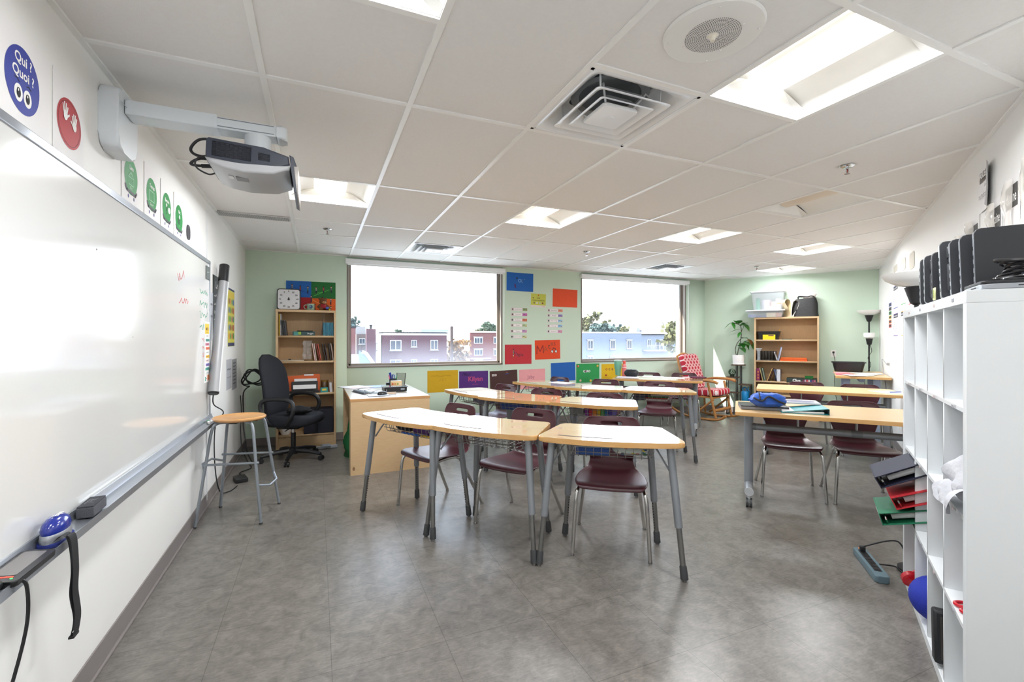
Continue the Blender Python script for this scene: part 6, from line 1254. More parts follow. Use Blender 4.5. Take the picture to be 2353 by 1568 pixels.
for p, d, ln, wd_ in (((-.10, -.01, .75), (-.8, -.2, -.5), .15, .07), ((-.10, -.01, .75), (.3, -.3, -.6), .12, .05), ((-.02, 0, .72), (-.3, -.3, .5), .13, .06), ((.0, 0, .72), (.2, -.4, .5), .14, .08), ((.035, 0, .68), (.5, -.2, .45), .15, .08), ((.07, 0, .72), (.6, -.3, -.5), .15, .10), ((.07, 0, .72), (.4, -.4, .2), .12, .07), ((.02, 0, .62), (-.8, -.3, -.05), .17, .05),
                      ((.045, 0, .58), (-.3, -.4, -.5), .11, .05), ((.04, 0, .46), (.8, -.3, .2), .14, .10), ((.06, -.02, .40), (.7, -.5, -.1), .16, .12), ((.04, 0, .38), (.4, -.6, -.4), .12, .08), ((.02, 0, .30), (.6, -.5, -.3), .14, .09), ((.10, -.02, .42), (.5, -.3, -.8), .15, .06), ((.02, 0, .32), (.2, -.6, .4), .10, .06), ((.17, -.03, .44), (.4, -.2, -.7), .15, .08)): leaf(p, d, ln, wd_, LF)
leaf((.15, -.03, .45), (.5, -.3, -.5), .12, .07, LF2)
t = thing('small_plant', 'small dark green bushy plant on the left shelf of the plant stand', 'plant', MRB(.495, .6625, .18)); b = MB(); b.lathe([(0, 0), (.035, 0), (.04, .045), (.034, .045), (0, .04)], P('#22301f', .6)); part(b, 'pot', t)
b = MB(); r = random.Random(6)
for k in range(150):
    q = Vector((r.gauss(0, 1), r.gauss(0, 1), r.gauss(0, .8))).normalized()*.056 + Vector((0, 0, .082)); u_ = Vector((r.uniform(-1, 1), r.uniform(-1, 1), r.uniform(-1, 1))).normalized()*.011; v_ = u_.orthogonal().normalized()*.008; b.faces([q + u_, q + v_, q - u_, q - v_], [(0, 1, 2, 3)], mat('dark leaf', '#1f4a24', .5, var=.3))
part(b, 'foliage', t)
t = thing('watering_can', 'bright blue watering can on the lowest shelf of the plant stand', 'watering can', MRB(.705, .2455, .17)); CANB = mat('sky blue plastic', '#1f8fd0', .35)
b = MB(); b.lathe([(0, 0), (.062, 0), (.066, .01), (.066, .15), (.055, .17), (.03, .175), (0, .176)], CANB); part(b, 'body', t); b = MB(); b.tube(catmull([(-.03, 0, .165), (-.045, 0, .21), (-.01, 0, .235), (.02, 0, .21), (.015, 0, .17)], 16), .008, CANB, seg=8); part(b, 'handle', t)
b = MB(); b.tube(catmull([(.05, -.02, .12), (.07, -.03, .17), (.045, -.03, .20), (.055, -.03, .245)], 14), .008, CANB, seg=8); part(b, 'spout', t)
S0, SW, SH_ = .857, .924, 1.70; p = C1 + DRB*(S0 + SW) - DR*.005
SH2 = [1.322, .967, .619, .391]
bookcase('bookcase', 'wide birch bookcase against the slanted mint wall, with boxes on top', T(p.x, p.y, 0) @ RZ(AB + math.pi), SW, .30, SH_, SH2, .10)
def on2(px_, z, off=.27): return MRB(s_at(px_, off), z, off)
# top of the bookcase
CLR = clear_mat('clear storage plastic', '#dfe4ea', .30, .15); LIDW = mat('white box lid', '#eef1f4', .35)
def tub(name, lb, M_, wd, dp, ht, tp, lid, fills, group):
    t = thing(name, lb, 'storage box', M_, group); b = MB(); a, c = rrect(wd*tp, dp*tp, .03), rrect(wd, dp, .03)
    b.grid([[(x, y, 0) for x, y in a], [(x, y, ht) for x, y in c]], CLR, close=True); b.flat(a, .001, CLR); part(b, 'box', t)
    b = MB(); b.prism(rrect(wd + .03, dp + .03, .035), ht, ht + .016, lid, bevel=.004); part(b, 'lid', t); return t
tub('storage_box', 'wide shallow clear storage box with white lid on the right hand bookcase', MRB(1.02, 1.7005, .19), .56, .34, .110, .90, LIDW, None, 'clear boxes on the right hand bookcase')
for k, (x, wd_, ht, c, lb) in enumerate(((-.10, .24, .04, '#4a5f9a', 'blue folded papers'), (.10, .16, .075, '#d9c8a0', 'cream card'), (.20, .09, .07, '#c98f6a', 'tan packet'), (-.20, .10, .05, '#7a8fc0', 'pale blue packet'))):
    b = MB(); b.box((x, -.08 if k else .0, ht/2 + .004), (wd_, .03 + .01*k, ht), P(c, .6), bevel=.003); solo(b, 'packet', lb + ' inside the wide shallow clear box', 'packet', MRB(1.02, 1.7015, .19), 'contents of the shallow clear box')
tub('storage_box', 'tall tapered clear storage box with white lid, stacked on the shallow box', MRB(1.06, 1.828, .19), .50, .32, .30, .84, LIDW, None, 'clear boxes on the right hand bookcase')
for k, (x, y, wd_, ht, c, lb) in enumerate(((-.155, -.02, .075, .21, '#2f8a6a', 'green cup'), (-.03, .0, .14, .18, '#b9b3bd', 'grey bagged toys'), (.085, -.04, .11, .14, '#d99a8a', 'pink packet'), (.15, -.03, .08, .19, '#cfd8e0', 'white printed tub'), (.02, -.09, .16, .06, '#e3d5cf', 'pale packet'))):
    b = MB(); b.lathe([(0, 0), (wd_*.42, 0), (wd_*.5, ht*.95), (0, ht)], P(c, .6), seg=16, sy=.8); 
    if k == 3: b.lathe([(wd_*.47, ht*.45), (wd_*.49, ht*.6)], P('#d9842f', .6), seg=16, sy=.82)
    solo(b, 'packed_item', lb + ' inside the tall clear box', 'packet', MRB(1.06, 1.8305, .19) @ T(x, y, .002), 'contents of the tall clear box')
t = thing('rolled_chart', 'curled sheets of cream chart paper standing on the right hand bookcase', 'paper roll', MRB(1.365, 1.7005, .24) @ RZ(.5)); CRM = P('#e3d3ae', .7); CRM2 = P('#efe8da', .7)
def curl(pts, ya, yb, m): b = MB(); c = catmull([(x, 0, z) for x, z in pts], 30); b.grid([[(q.x, ya, q.z), (q.x, yb, q.z)] for q in c], m); part(b, 'sheet', t)
curl([(.0, .0), (-.02, .10), (-.06, .18), (-.095, .24), (-.07, .29), (-.02, .28), (.0, .22), (.0, .12), (-.005, .0)], -.06, .17, CRM); curl([(.0, .0), (.01, .15), (.03, .25), (.085, .27), (.12, .23), (.10, .15), (.05, .05), (.035, .0)], -.08, .17, CRM2)
b = MB(); b.box((.075, -.0805, .10), (.02, .002, .04), INK, rz=0); b.box((.05, -.0805, .045), (.012, .002, .02), INK); part(b, 'printed_mark', t)
t = thing('tote_bag', 'black tote bag with handles on the right end of the right hand bookcase', 'bag', MRB(1.595, 1.7005, .17)); BAGM = mat('black leatherette', '#0e0d0d', .55, bump=.25, bs=25); rows = []
for i in range(9):
    f = i/8; wx = .385*(1 - .26*f**1.3); wy = .22*(1 - .45*f); rows.append([(wx*px_ + .01*math.sin(5*f + 8*px_), wy*py_, .30*f + (.02*px_ if f == 1 else 0)) for px_, py_ in rrect(1, 1, .25)])
part(cushion(rows, BAGM), 'body', t)
for y in (-.05, .05): b = MB(); b.tube(catmull([(-.10, y, .28), (-.10, y, .33), (-.06, y - .01, .335), (.03, y, .325), (.08, y, .34), (.12, y, .32), (.13, y, .27)], 24), .008, BAGM, seg=6); part(b, 'handle', t)
r = random.Random(12); rows = []
for k in range(8): f = k/7; s = math.sin(math.pi*(.1 + .88*f)); rows.append([(.11*s*math.cos(a)*(1 + r.uniform(-.15, .15)), .06*s*math.sin(a)*(1 + r.uniform(-.15, .15)), .14*f) for a in [2*math.pi*j/14 for j in range(14)]])
solo(cushion(rows, P('#e9dcd8', .5)), 'carrier_bag', 'crumpled pale plastic bag sticking out of the black tote bag', 'bag', MRB(1.64, 1.99, .14))
# shelf 1
t = thing('plastic_bin', 'black plastic bin on the top shelf of the right hand bookcase', 'bin', on2(1767, SH2[0] + .0005, .16)); b = MB(); b.grid([[(x*.86, y*.86, 0) for x, y in rrect(.34, .22, .02)], [(x, y, .14) for x, y in rrect(.34, .22, .02)], [(x*1.06, y*1.06, .142) for x, y in rrect(.34, .22, .02)]], BLKP, close=True); b.flat([(x*.86, y*.86) for x, y in rrect(.34, .22, .02)], .001, BLKP); part(b, 'body', t)
b = MB(); b.box((0, 0, .042), (.185, .02, .084), P('#e8cf10', .45), bevel=.002); b.box((.03, -.0105, .07), (.08, .001, .02), P('#6a4a3a', .6), rz=0); solo(b, 'yellow_box', 'yellow cardboard box in front of the black bin', 'box', on2(1767, SH2[0] + .0005, .285))
b = MB(); b.tube([(0, 0, .02), (.005, 0, .165), (.005, 0, .18)], [.006, .006, .001], P('#d9a11f', .5), seg=6); solo(b, 'pencil', 'yellow pencil standing in the black bin', 'pencil', on2(1790, SH2[0] + .001, .18))
b = MB(); b.tube([(-.06, 0, .006), (.06, .01, .006)], .006, INK, seg=6); b.tube([(-.02, .03, .006), (.09, .02, .006)], .005, INK, seg=6); solo(b, 'loose_pens', 'two dark pens lying right of the black bin', 'pens', on2(1806, SH2[0] + .0005, .24))
# shelf 2
GREYD = mat('smoked divider', '#4f463d', .3)
t = thing('magazine_rack', 'dark smoked file sorter with upright dividers on the second shelf', 'file sorter', on2(1762, SH2[1] + .0005, .20)); b = MB(); b.box((0, 0, .005), (.28, .20, .010), GREYD); b.box((0, .095, .08), (.28, .006, .16), GREYD); part(b, 'base', t)
for k in range(7): b = MB(); b.box((-.135 + k*.045, 0, .085), (.004, .19, .15), GREYD); part(b, 'divider', t)
t = thing('clear_vase', 'clear glass vase at the left end of the second shelf', 'vase', on2(1743.5, SH2[1] + .0005, .285)); b = MB(); b.lathe([(0, .002), (.03, .002), (.022, .06), (.028, .16), (.05, .205)], clear_mat('thin clear glass', '#c8cfd4', .35, .05), seg=20); part(b, 'vase', t); b = MB(); b.lathe([(.05, .203), (.0515, .206), (.05, .209)], clear_mat('glass rim', '#e8eef2', .7, .05), seg=20); part(b, 'rim', t)
for k, (px_, ln, c, h_) in enumerate(((1786, -.28, '#d9d9dc', .155), (1786, .24, '#7f8aa8', .235), (1789, .20, '#b9bfcf', .225))):
    b = MB(); b.box((0, .09, h_/2), (.012, .18, h_), P(c, .5), bevel=.001); solo(b, 'booklet', ('pale booklet leaning left', 'blue grey booklet leaning right', 'light blue booklet leaning right, rightmost')[k] + ' beside the orange folders on the second shelf', 'booklet', on2(px_, SH2[1] + .002, .285 - .0*k) @ RY(ln), 'leaning booklets on the second shelf')
for k in range(3): b = MB(); b.box((0, .0, .0095), (.385 - .012*k, .22, .018), P(('#e0601a', '#d9551a', '#e86a1f')[k], .45), bevel=.002, rz=.02*(k-1)); solo(b, 'orange_folder', ('lowest', 'middle', 'topmost')[k] + ' of the three flat orange folders on the second shelf', 'folder', on2(1824, SH2[1] + .0005 + k*.0187, .17), 'orange folders on the second shelf')
# shelf 3
b = MB(); b.box((0, .10, .105), (.055, .20, .21), P('#7a1f4f', .5), bevel=.003); 
for k in range(3): b.box((0, -.0006, .05 + k*.05), (.02, .001, .03), P('#c97a3a', .6))
solo(b, 'book', 'thick purple book at the left end of the third shelf', 'book', on2(1742, SH2[2] + .0005, .285), 'books in the right hand bookcase')
for k, (px_, ln, c, h_) in enumerate(((1753, -.22, '#c9b37a', .225), (1755.5, -.21, '#3f4a3a', .22), (1758, -.20, '#8a9a8a', .22), (1763, .33, '#c9a060', .225), (1766, .33, '#4a2a24', .22))):
    b = MB(); b.box((0, .09, h_/2), (.010, .18, h_), P(c, .5), bevel=.001); solo(b, 'book', ('thin tan book leaning left', 'thin dark green book leaning left', 'thin grey green book leaning left', 'tan book leaning right', 'dark brown book leaning right')[k] + ' on the third shelf', 'book', on2(px_, SH2[2] + .002, .285) @ RY(ln), 'books in the right hand bookcase')
t = thing('ring_binder', 'white binder stuffed with fanned sheets on the third shelf', 'binder', on2(1784, SH2[2] + .0005, .27)); b = MB(); b.box((.03, .10, .10), (.05, .20, .20), P('#d9dbe2', .5), bevel=.003); b.box((.058, .10, .10), (.006, .20, .205), P('#8a7f86', .5)); part(b, 'cover', t)
for k in range(4): b = MB(); b.grid([[(-.03 + .014*k + .01*math.sin(i*.5 + k), -.02, .01 + .19*i/8), (-.02 + .014*k, .16, .01 + .19*i/8)] for i in range(9)], P(('#dfe4f2', '#6f86c0', '#eceef4', '#aebbe0')[k], .6)); part(b, 'sheet', t)
t = thing('board_game_box', 'dark board game box with white lettering on the third shelf', 'box', on2(1842, SH2[2] + .0005, .27)); b = MB(); b.box((0, .09, .033), (.42, .27, .064), P('#2a3a34', .5), bevel=.002); b.text('Clue', .058, -.07, .0, .0, WHT, M=T(0, -.0465, .033) @ RX(math.pi/2), bold=.002)
for k, c in enumerate(('#7a2f4a', '#b9a0b0', '#c9404a', '#d9c8c0', '#3a4a7a', '#8a3a6a', '#c06a7a')): b.box((.025 + k*.026, -.0462, .03), (.02, .001, .045), P(c, .6))
part(b, 'box', t)
b = MB(); b.box((0, 0, .021), (.115, .08, .042), P('#0f6a22', .5), bevel=.003); solo(b, 'green_box', 'small green box on the dark board game box', 'box', on2(1859, SH2[2] + .0660, .20))
for k in range(5): b = MB(); b.box((0, .09, .06), (.03, .18, .12), P(('#3a3f55', '#55607a', '#2f3240', '#6a6f80', '#444a5a')[k], .6), bevel=.002); solo(b, 'book', ('first', 'second', 'third', 'fourth', 'fifth')[k] + ' of the dark books low in the right hand bookcase', 'book', on2(1742 + k*6, SH2[3] + .0005, .285), 'dark books low in the right hand bookcase')
# corner work table
TH_ = .84; TS0, TS1, TO0, TO1 = 1.965, 2.545, .33, 1.66
t = thing('work_table', 'tall narrow maple table in the corner under the black tub and papers', 'table', MRB(TS0, 0, TO1)); tw_, tl_ = TS1 - TS0, TO1 - TO0
b = MB(); b.prism(rrect(tw_, tl_, .015, tw_/2, tl_/2), TH_ - .03, TH_, MAPT, side=EDGE, bevel=.003); part(b, 'tabletop', t)
BLG = mat('pale blue grey steel', '#9fabc0', .4, metal=.3)
for yy in (.18, tl_ - .18):
    for xx in (.13, tw_ - .13): b = MB(); b.box((xx, yy, (TH_ - .03)/2 + .02), (.07, .05, TH_ - .07), BLG, bevel=.004); part(b, 'leg', t)
    b = MB(); b.box((tw_/2, yy, .025), (tw_ - .04, .07, .05), BLG, bevel=.006); part(b, 'foot_bar', t)
b = MB(); b.box((tw_/2, tl_/2, TH_ - .06), (.06, tl_ - .3, .04), BLG); part(b, 'beam', t)
t = thing('plastic_tub', 'black plastic tub on the corner work table', 'tub', MRB(s_at(1949, .55) , TH_ + .0005, .55)); b = MB(); ol = rrect(.40, .28, .04); b.grid([[(x*.84, y*.84, 0) for x, y in ol], [(x, y, .145) for x, y in ol], [(x*1.06, y*1.08, .147) for x, y in ol], [(x*1.06, y*1.08, .135) for x, y in ol]], BLKP, close=True); b.flat([(x*.84, y*.84) for x, y in ol], .002, BLKP); part(b, 'body', t)
for k, (px_, off, c, lb) in enumerate(((1935, .90, '#d9a0a8', 'pink sheet at the left of the corner work table'), (1938, 1.30, '#c9607a', 'crimson folder at the front left of the corner work table'), (1978, .95, '#e3e6e2', 'white sheet at the middle of the corner work table'), (1990, 1.30, '#dfe8e0', 'pale green sheet at the front right of the corner work table'), (2005, 1.0, '#eceaea', 'white sheet at the right of the corner work table'), (1965, 1.52, '#e9dde0', 'pale pink sheet nearest the front edge of the corner work table'))):
    M_ = MRB(min(2.42, max(2.08, s_at(px_, off))), TH_ + .0006 + .0016*k, off); b = MB(); b.box((0, 0, .0007), (.21, .29, .0013), P(c, .6), rz=.3*((k % 3) - 1)); solo(b, 'paper_sheet', lb, 'paper', M_)
# floor lamps
SHADE = mat('frosted glass shade', '#f0efec', .3, spec=.6); LAMPB = mat('black lamp metal', '#17171a', .5)
def floor_lamp(lb, M_, tilt=0.0, small=True, h_=1.70):
    t = thing('floor_lamp', lb, 'floor lamp', M_, 'torchiere floor lamps'); b = MB(); b.lathe([(0, 0), (.125 if small else .085, 0), (.125 if small else .085, .02), (.03, .03), (0, .03)], LAMPB); part(b, 'base', t)
    b = MB(); b.tube([(0, 0, .02), (0, 0, h_ - .08)], .011, LAMPB, seg=10); part(b, 'pole', t)
    b = MB(); b.lathe([(.013, h_ - .10), (.028, h_ - .09), (.055, h_ + .0), (0, h_)], LAMPB); part(b, 'socket_cone', t)
    b = MB(); b.lathe([(.03, h_), (.09, h_ + .015), (.14, h_ + .045), (.160, h_ + .078), (.155, h_ + .078), (.13, h_ + .05), (.03, h_ + .008)], SHADE, seg=40); part(b, 'bowl_shade', t)
    if small:
        z = h_ - .36; b = MB(); b.tube([(0, 0, z - .14), (.0, -.03, z - .10)], .01, LAMPB, seg=8); b.lathe([(.012, z - .10), (.030, z - .09), (.045, z)], LAMPB, M=T(0, -.04, 0)); part(b, 'reading_arm', t)
        b = MB(); b.lathe([(.035, z), (.07, z + .02), (.075, z + .06), (.070, z + .09), (.066, z + .09), (.068, z + .05), (.03, z + .01)], SHADE, M=T(0, -.04, 0)); part(b, 'cup_shade', t)
        b = MB(); b.tube(catmull([(.012, -.02, z - .1), (.03, -.02, z - .2), (-.015, -.02, z - .3), (.02, -.02, z - .4), (-.02, -.02, z - .52), (-.05, -.02, z - .62), (-.06, -.02, z - .8)], 40), .004, WB_, seg=5); b.box((-.045, -.02, z - .58), (.03, .03, .07), BLKP, bevel=.006); part(b, 'cord', t)
    return t
floor_lamp('black floor lamp with white glass bowl and reading cup in the far corner', MRB(2.425, 0, .16))
floor_lamp('large white lamp bowl on a black cone rising behind the white cube shelf', T(3.135, 1.475, 0) @ RZ(AB), small=False, h_=1.625)
def outlet(lb, M_):
    t = thing('wall_outlet', lb, 'outlet', M_, 'wall outlets'); b = MB(); b.prism(rrect(.072, .115, .006), .0005, .006, mat('outlet plate', '#eceae6', .4), bevel=.002); part(b, 'plate', t); b = MB()
    b.box((0, .022, .012), (.028, .03, .018), BLKP, bevel=.004); part(b, 'plug', t)
outlet('white wall outlet with a black plug on the slanted mint wall', FRB @ T(1.976, 1.094, 0))
t = thing('wall_outlet', 'white wall outlet with a grey plug on the right wall', 'outlet', FR @ T(1.33, 1.0, 0), 'wall outlets'); b = MB(); b.prism(rrect(.072, .115, .006), .0005, .006, mat('outlet plate', '#eceae6', .4), bevel=.002); part(b, 'plate', t); b = MB(); b.box((0, 0, .02), (.03, .035, .03), P('#9a9a98', .5), bevel=.006); part(b, 'plug', t)
M0 = MRB(1.976, 1.094, 0); b = MB(); b.tube(catmull([M0 @ Vector((0, -.02, .022)), M0 @ Vector((0, -.04, .0)), M0 @ Vector((.02, -.05, -.12)), M0 @ Vector((.015, -.10, -.25)), M0 @ Vector((.02, -.14, -.6)), M0 @ Vector((.1, -.10, -1.08))], 24), .004, WB_, seg=6); solo(b, 'power_cable', 'black cord hanging from the outlet on the slanted mint wall', 'cable')
b = MB(); b.tube(catmull([FR @ Vector((1.33, .995, .035)), FR @ Vector((1.27, 1.06, .07)), FR @ Vector((1.10, 1.02, .06)), FR @ Vector((1.08, .85, .04)), FR @ Vector((1.30, .70, .04)), FR @ Vector((1.42, .50, .04)), FR @ Vector((1.42, .02, .05))], 30), .004, P('#9a9ca0', .5), seg=6); solo(b, 'power_cable', 'grey cord looping from the outlet on the right wall', 'cable')
# ================================================================== RIGHT WALL
def t_at(px_):          # position along the right wall under a photo column
    R = px_ray(px_, 780); k = (C2.x*DRB.x + C2.y*DRB.y) / (R.x*DRB.x + R.y*DRB.y); p = R*k; return (C2 - Vector((p.x, p.y, 0))).dot(DR)
def z_at(px_, py_):
    R = px_ray(px_, py_); k = (C2.x*DRB.x + C2.y*DRB.y) / (R.x*DRB.x + R.y*DRB.y); return EYE + R.z*k
def card(name, lb, t0, t1, z0, z1, col='#eeecea', fn=None, group=None, off=.0006, cat='card'):
    wd, ht = t1 - t0, z1 - z0; b = MB(); b.box((wd/2, ht/2, .001), (wd, ht, .0014), P(col, .55))
    if fn: fn(b, wd, ht, .0022)
    return solo(b, name, lb, cat, FR @ T(t0, z0, off), group)
def rainbow(b, w_, h_, z):
    for k, c in enumerate(('#3a4a9a', '#6a5a6a', '#2f9a4a', '#d9b82a', '#d9702a', '#c9402f')): y = h_*(.94 - k*.155); b.rect(.03, y - h_*.13, w_ - .02, y, z, P(c, .6)); b.rect(.05, y - h_*.10, w_ - .04, y - h_*.03, z + .0005, P('#33333a', .6))
card('colour_chart', 'narrow strip with rainbow coloured blocks on the right wall', t_at(2042.5), t_at(2049.5), 1.47, 1.83, fn=rainbow, group='small cards on the right wall')
def hdr(c):
    def f(b, w_, h_, z):
        b.rect(.02, h_*.80, w_ - .02, h_*.96, z, P('#3a3a44', .6)); b.rect(.02, h_*.955, w_ - .02, h_*.98, z, P(c, .6)); b.rect(.03, h_*.845, w_ - .06, h_*.90, z + .0005, P('#9a9aa2', .6)); b.rect(.02, h_*.03, w_ - .02, h_*.06, z, P(c, .6))
        for k in range(6): b.line([(.04, h_*(.70 - k*.09)), (w_ - .04 - .02*(k % 3), h_*(.70 - k*.09))], .005, z, P('#b5aeb5', .7))
        b.rect(.02, h_*.30, .035, h_*.45, z, P(c, .6))
    return f
for px0, px1, z0, z1, c, lb in ((2053.5, 2064.5, 1.70, 1.99, '#3a3f9a', 'white card with blue edges, upper left of the right wall cards'), (2070.5, 2083, 1.71, 2.00, '#2a8f3f', 'white card with green edges, upper middle of the right wall cards'), (2088, 2101, 1.68, 1.97, '#c9352f', 'white card with red edges behind the lamp cone'),
                               (2053.5, 2064.5, 1.36, 1.65, '#6a3f9a', 'white card with purple edges, lower left of the right wall cards'), (2070.5, 2083, 1.36, 1.65, '#d9a02f', 'white card with yellow edges, lower middle of the right wall cards')):
    card('strategy_card', lb, t_at(px0), t_at(px1), z0, z1, fn=hdr(c), group='small cards on the right wall')
FILM = clear_mat('clear pocket film', '#d9d6d2', .45, .12); FILM2 = clear_mat('shiny pocket film', '#efe9e0', .5, .06)
for px0, px1, p0, p1, lb in ((2054.5, 2062.5, 606, 621, 'smallest empty clear pocket high on the right wall'), (2072, 2081.5, 590, 618, 'middle empty clear pocket high on the right wall'), (2090.5, 2102, 575, 614, 'largest empty clear pocket high on the right wall')):
    t0, t1 = t_at(px0), t_at(px1); zz1, zz0 = z_at(px1, p0), z_at(px1, p1); b = MB(); b.prism(rrect(t1 - t0, zz1 - zz0, .05, (t1-t0)/2, (zz1-zz0)/2), 0, .004, P('#cfc8bc', .4), bevel=.001); solo(b, 'clear_pocket', lb, 'pocket', FR @ T(t0, zz0, .0006), 'empty pockets on the right wall')
t0, t1 = t_at(2254), t_at(2287); wd = t1 - t0; t = thing('number_poster', 'white poster lettered TABLEAU de numération, curling off the right wall', 'poster', FR @ T(t0, 2.055, .001)); b = MB(); ht = .24
b.grid([[(x*wd, ht*i/8, .004 + .03*(max(0, x - .5)*2)**2 + .02*max(0, .35 - i/8)*x) for x in [j/10 for j in range(11)]] for i in range(9)], PAPER); part(b, 'sheet', t)
b = MB(); M_ = Matrix.Identity(4); b.grid([[(wd*(.03 + .92*j/10), ht*(.70 + .25*i/2), .006 + .03*(max(0, (.03 + .92*j/10) - .5)*2)**2) for j in range(11)] for i in range(3)], P('#7b756f', .6)); part(b, 'banner', t)
b = MB(); b.text('TABLEAU', .052, wd*.49, ht*.825, .016, PAPER, bold=.0015, sx=.95); b.text('de', .03, wd*.5, ht*.58, .010, GREYI); b.text('numération', .050, wd*.49, ht*.36, .014, GREYI, sx=.85); part(b, 'lettering', t)
for k, (px0, px1, z1, wt, lb) in enumerate(((2187, 2204, 1.99, '', 'farthest clear pocket of the place value row, shiny and empty looking'), (2208, 2224, 2.02, '', 'second shiny clear pocket of the place value row'), (2226, 2252, 2.06, 'e', 'clear pocket of the place value row with two dark headings'), (2274, 2305, 2.07, 'centaine', 'clear pocket with a half hidden dark heading, below the curling poster'), (2311, 2345, 2.12, 'dizaine', 'clear pocket with the dark heading ending in ne, above the standing laptops'), (2351, 2392, 2.16, 'unité', 'clear pocket cut off by the right edge of the photo'))):
    t0, t1 = t_at(px0), t_at(px1); wd = t1 - t0; ht = .46; t = thing('place_value_pocket', lb, 'pocket', FR @ T(t0, z1 - ht, .001), 'place value pockets on the right wall')
    b = MB(); b.box((wd/2, ht/2, .002), (wd, ht, .003), PAPER); b.rect(wd*.08, ht*.66, wd*.92, ht*.90, .0042, P('#3f3c3a', .6))
    if wt: b.text(wt, .075 if len(wt) < 9 else .062, wd*.5, ht*.77, .005, WHT, sx=min(1, wd/(.042*len(wt))) if len(wt) > 2 else 1, bold=.001)
    part(b, 'card', t)
    b = MB(); r = random.Random(k + 40); b.grid([[(wd*(.30 + .38*j/6), ht*(.02 + .93*i/10), .012 + .022*math.sin(math.pi*j/6)*(1 + .4*math.sin(i*1.3 + k)) + r.uniform(-.004, .004)) for j in range(7)] for i in range(11)], FILM2); part(b, 'plastic_pocket', t)
# ================================================================== WHITE CUBE SHELF
SHW = mat('white cube shelf foil', '#dee1e3', .35, spec=.5); CW, CD, CHt = .39, 1.31, 1.485; TH, TI = .040, .016
MSH_ = T(1.885, .757, 0) @ RZ(AB)          # x: depth towards the wall, y: along, away from the camera
cell = (CHt - 2*TH - 3*TI)/4; colw = (CD - 2*TH - 3*TI)/4
t = thing('cube_shelf', 'tall white four by four cube shelf on the right, with laptops on top', 'shelf', MSH_)
b = MB(); b.box((CW/2, TH/2, CHt/2 - TH/2), (CW, TH, CHt - TH), SHW, bevel=.0015); b.box((CW - .0, 0, 0), (.0005, .0005, .0005), SHW); part(b, 'side_panel', t)
b = MB(); b.box((CW/2, CD - TH/2, CHt/2 - TH/2), (CW, TH, CHt - TH), SHW, bevel=.0015); part(b, 'side_panel', t)
b = MB(); b.box((CW/2, CD/2, CHt - TH/2), (CW, CD, TH), SHW, bevel=.0015); part(b, 'top_panel', t)
b = MB(); b.box((CW/2, CD/2, TH/2), (CW - .002, CD - 2*TH, TH), SHW, bevel=.0015); part(b, 'bottom_panel', t)
STK = P('#b9a9a6', .6); STK2 = P('#8f9096', .6)
def cz(r): return TH + r*(cell + TI)               # floor of row r counted from the bottom
def cy(c): return TH + c*(colw + TI)
for r in range(1, 4):
    b = MB(); b.box((CW/2 + .002, CD/2, cz(r) - TI/2), (CW - .006, CD - 2*TH, TI), SHW, bevel=.001)
    for c in range(4): b.box((-.0012, cy(c) + colw*.45, cz(r) - TI/2), (.001, .028, .010), (STK, STK2)[(r + c) % 2])
    part(b, 'shelf', t)
for c in range(1, 4):
    for r in range(4): b = MB(); b.box((CW/2 + .002, cy(c) - TI/2, cz(r) + cell/2), (CW - .006, TI, cell), SHW); part(b, 'divider', t)
for c in range(4):
    b = MB(); b.box((-.0006, cy(c) + colw*.45, CHt - TH/2), (.001, .03, .012), STK if c % 2 else STK2); part(b, 'sticker', t)
def sh(x, y, z): return MSH_ @ T(x, y, z)
# laptops on top
LAPD = mat('laptop black lid', '#1f2126', .5, coat=.05, spec=.5); LAPE = mat('laptop silver edge', '#9fa3aa', .3, metal=.6); PORT = mat('port black', '#0f0f11', .6)
def laptop(lb, M_, wd, ht, th=.026, dark=False, battery=False):
    # stands on its side: x depth, z up, y thickness (lid faces -y, the camera)
    t = thing('laptop', lb, 'laptop', M_, 'laptops on the white cube shelf'); MV2 = Matrix(((1,0,0,wd/2),(0,0,-1,0),(0,1,0,ht/2),(0,0,0,1)))
    b = MB(); b.prism(rrect(wd, ht, .018), -th, -.010, LAPE if not dark else LAPD, M=MV2, bevel=.003)
    for k in range(5): b.box((-.0004, .018 + .001*k, .04 + k*.032), (.001, .006, .014), PORT)
    part(b, 'base', t)
    b = MB(); b.prism(rrect(wd, ht, .018), -.009, 0, LAPD, M=MV2, bevel=.003); b.box((wd*.5, -.0006, ht - .010), (.06, .001, .006), PORT)
    part(b, 'lid', t)
    if battery: b = MB(); b.box((wd*.5, -.010, ht*.78), (wd*.9, .016, .05), LAPD, bevel=.006); b.box((wd*.35, -.010, ht*.35), (wd*.6, .012, .11), LAPD, bevel=.006); part(b, 'battery', t)
    return t
ZT = CHt + .001; ln = -.17
laptop('largest standing black laptop, nearest to the camera, behind the coiled cords', sh(.070, .232, ZT + .003) @ RX(ln*.75), .315, .235)
laptop('black laptop standing second from the camera on the white shelf', sh(.045, .285, ZT + .003) @ RX(ln), .33, .228)
laptop('black laptop with pale blue edge standing third from the camera', sh(.028, .345, ZT + .003) @ RX(ln), .33, .225)
laptop('black laptop with bulky battery standing fourth from the camera', sh(.014, .43, ZT + .003) @ RX(ln*1.1), .33, .235, .03, battery=True)
laptop('small all black laptop standing fifth from the camera', sh(.006, .555, ZT + .003) @ RX(ln*.3), .30, .205, .022, dark=True)
laptop('black laptop with silver edge standing sixth from the camera', sh(.004, .70, ZT + .003) @ RX(ln*.55), .30, .215, .026, battery=True)
laptop('black laptop standing last in the row, farthest from the camera', sh(.004, .80, ZT + .003) @ RX(ln*.6), .30, .215, .03)
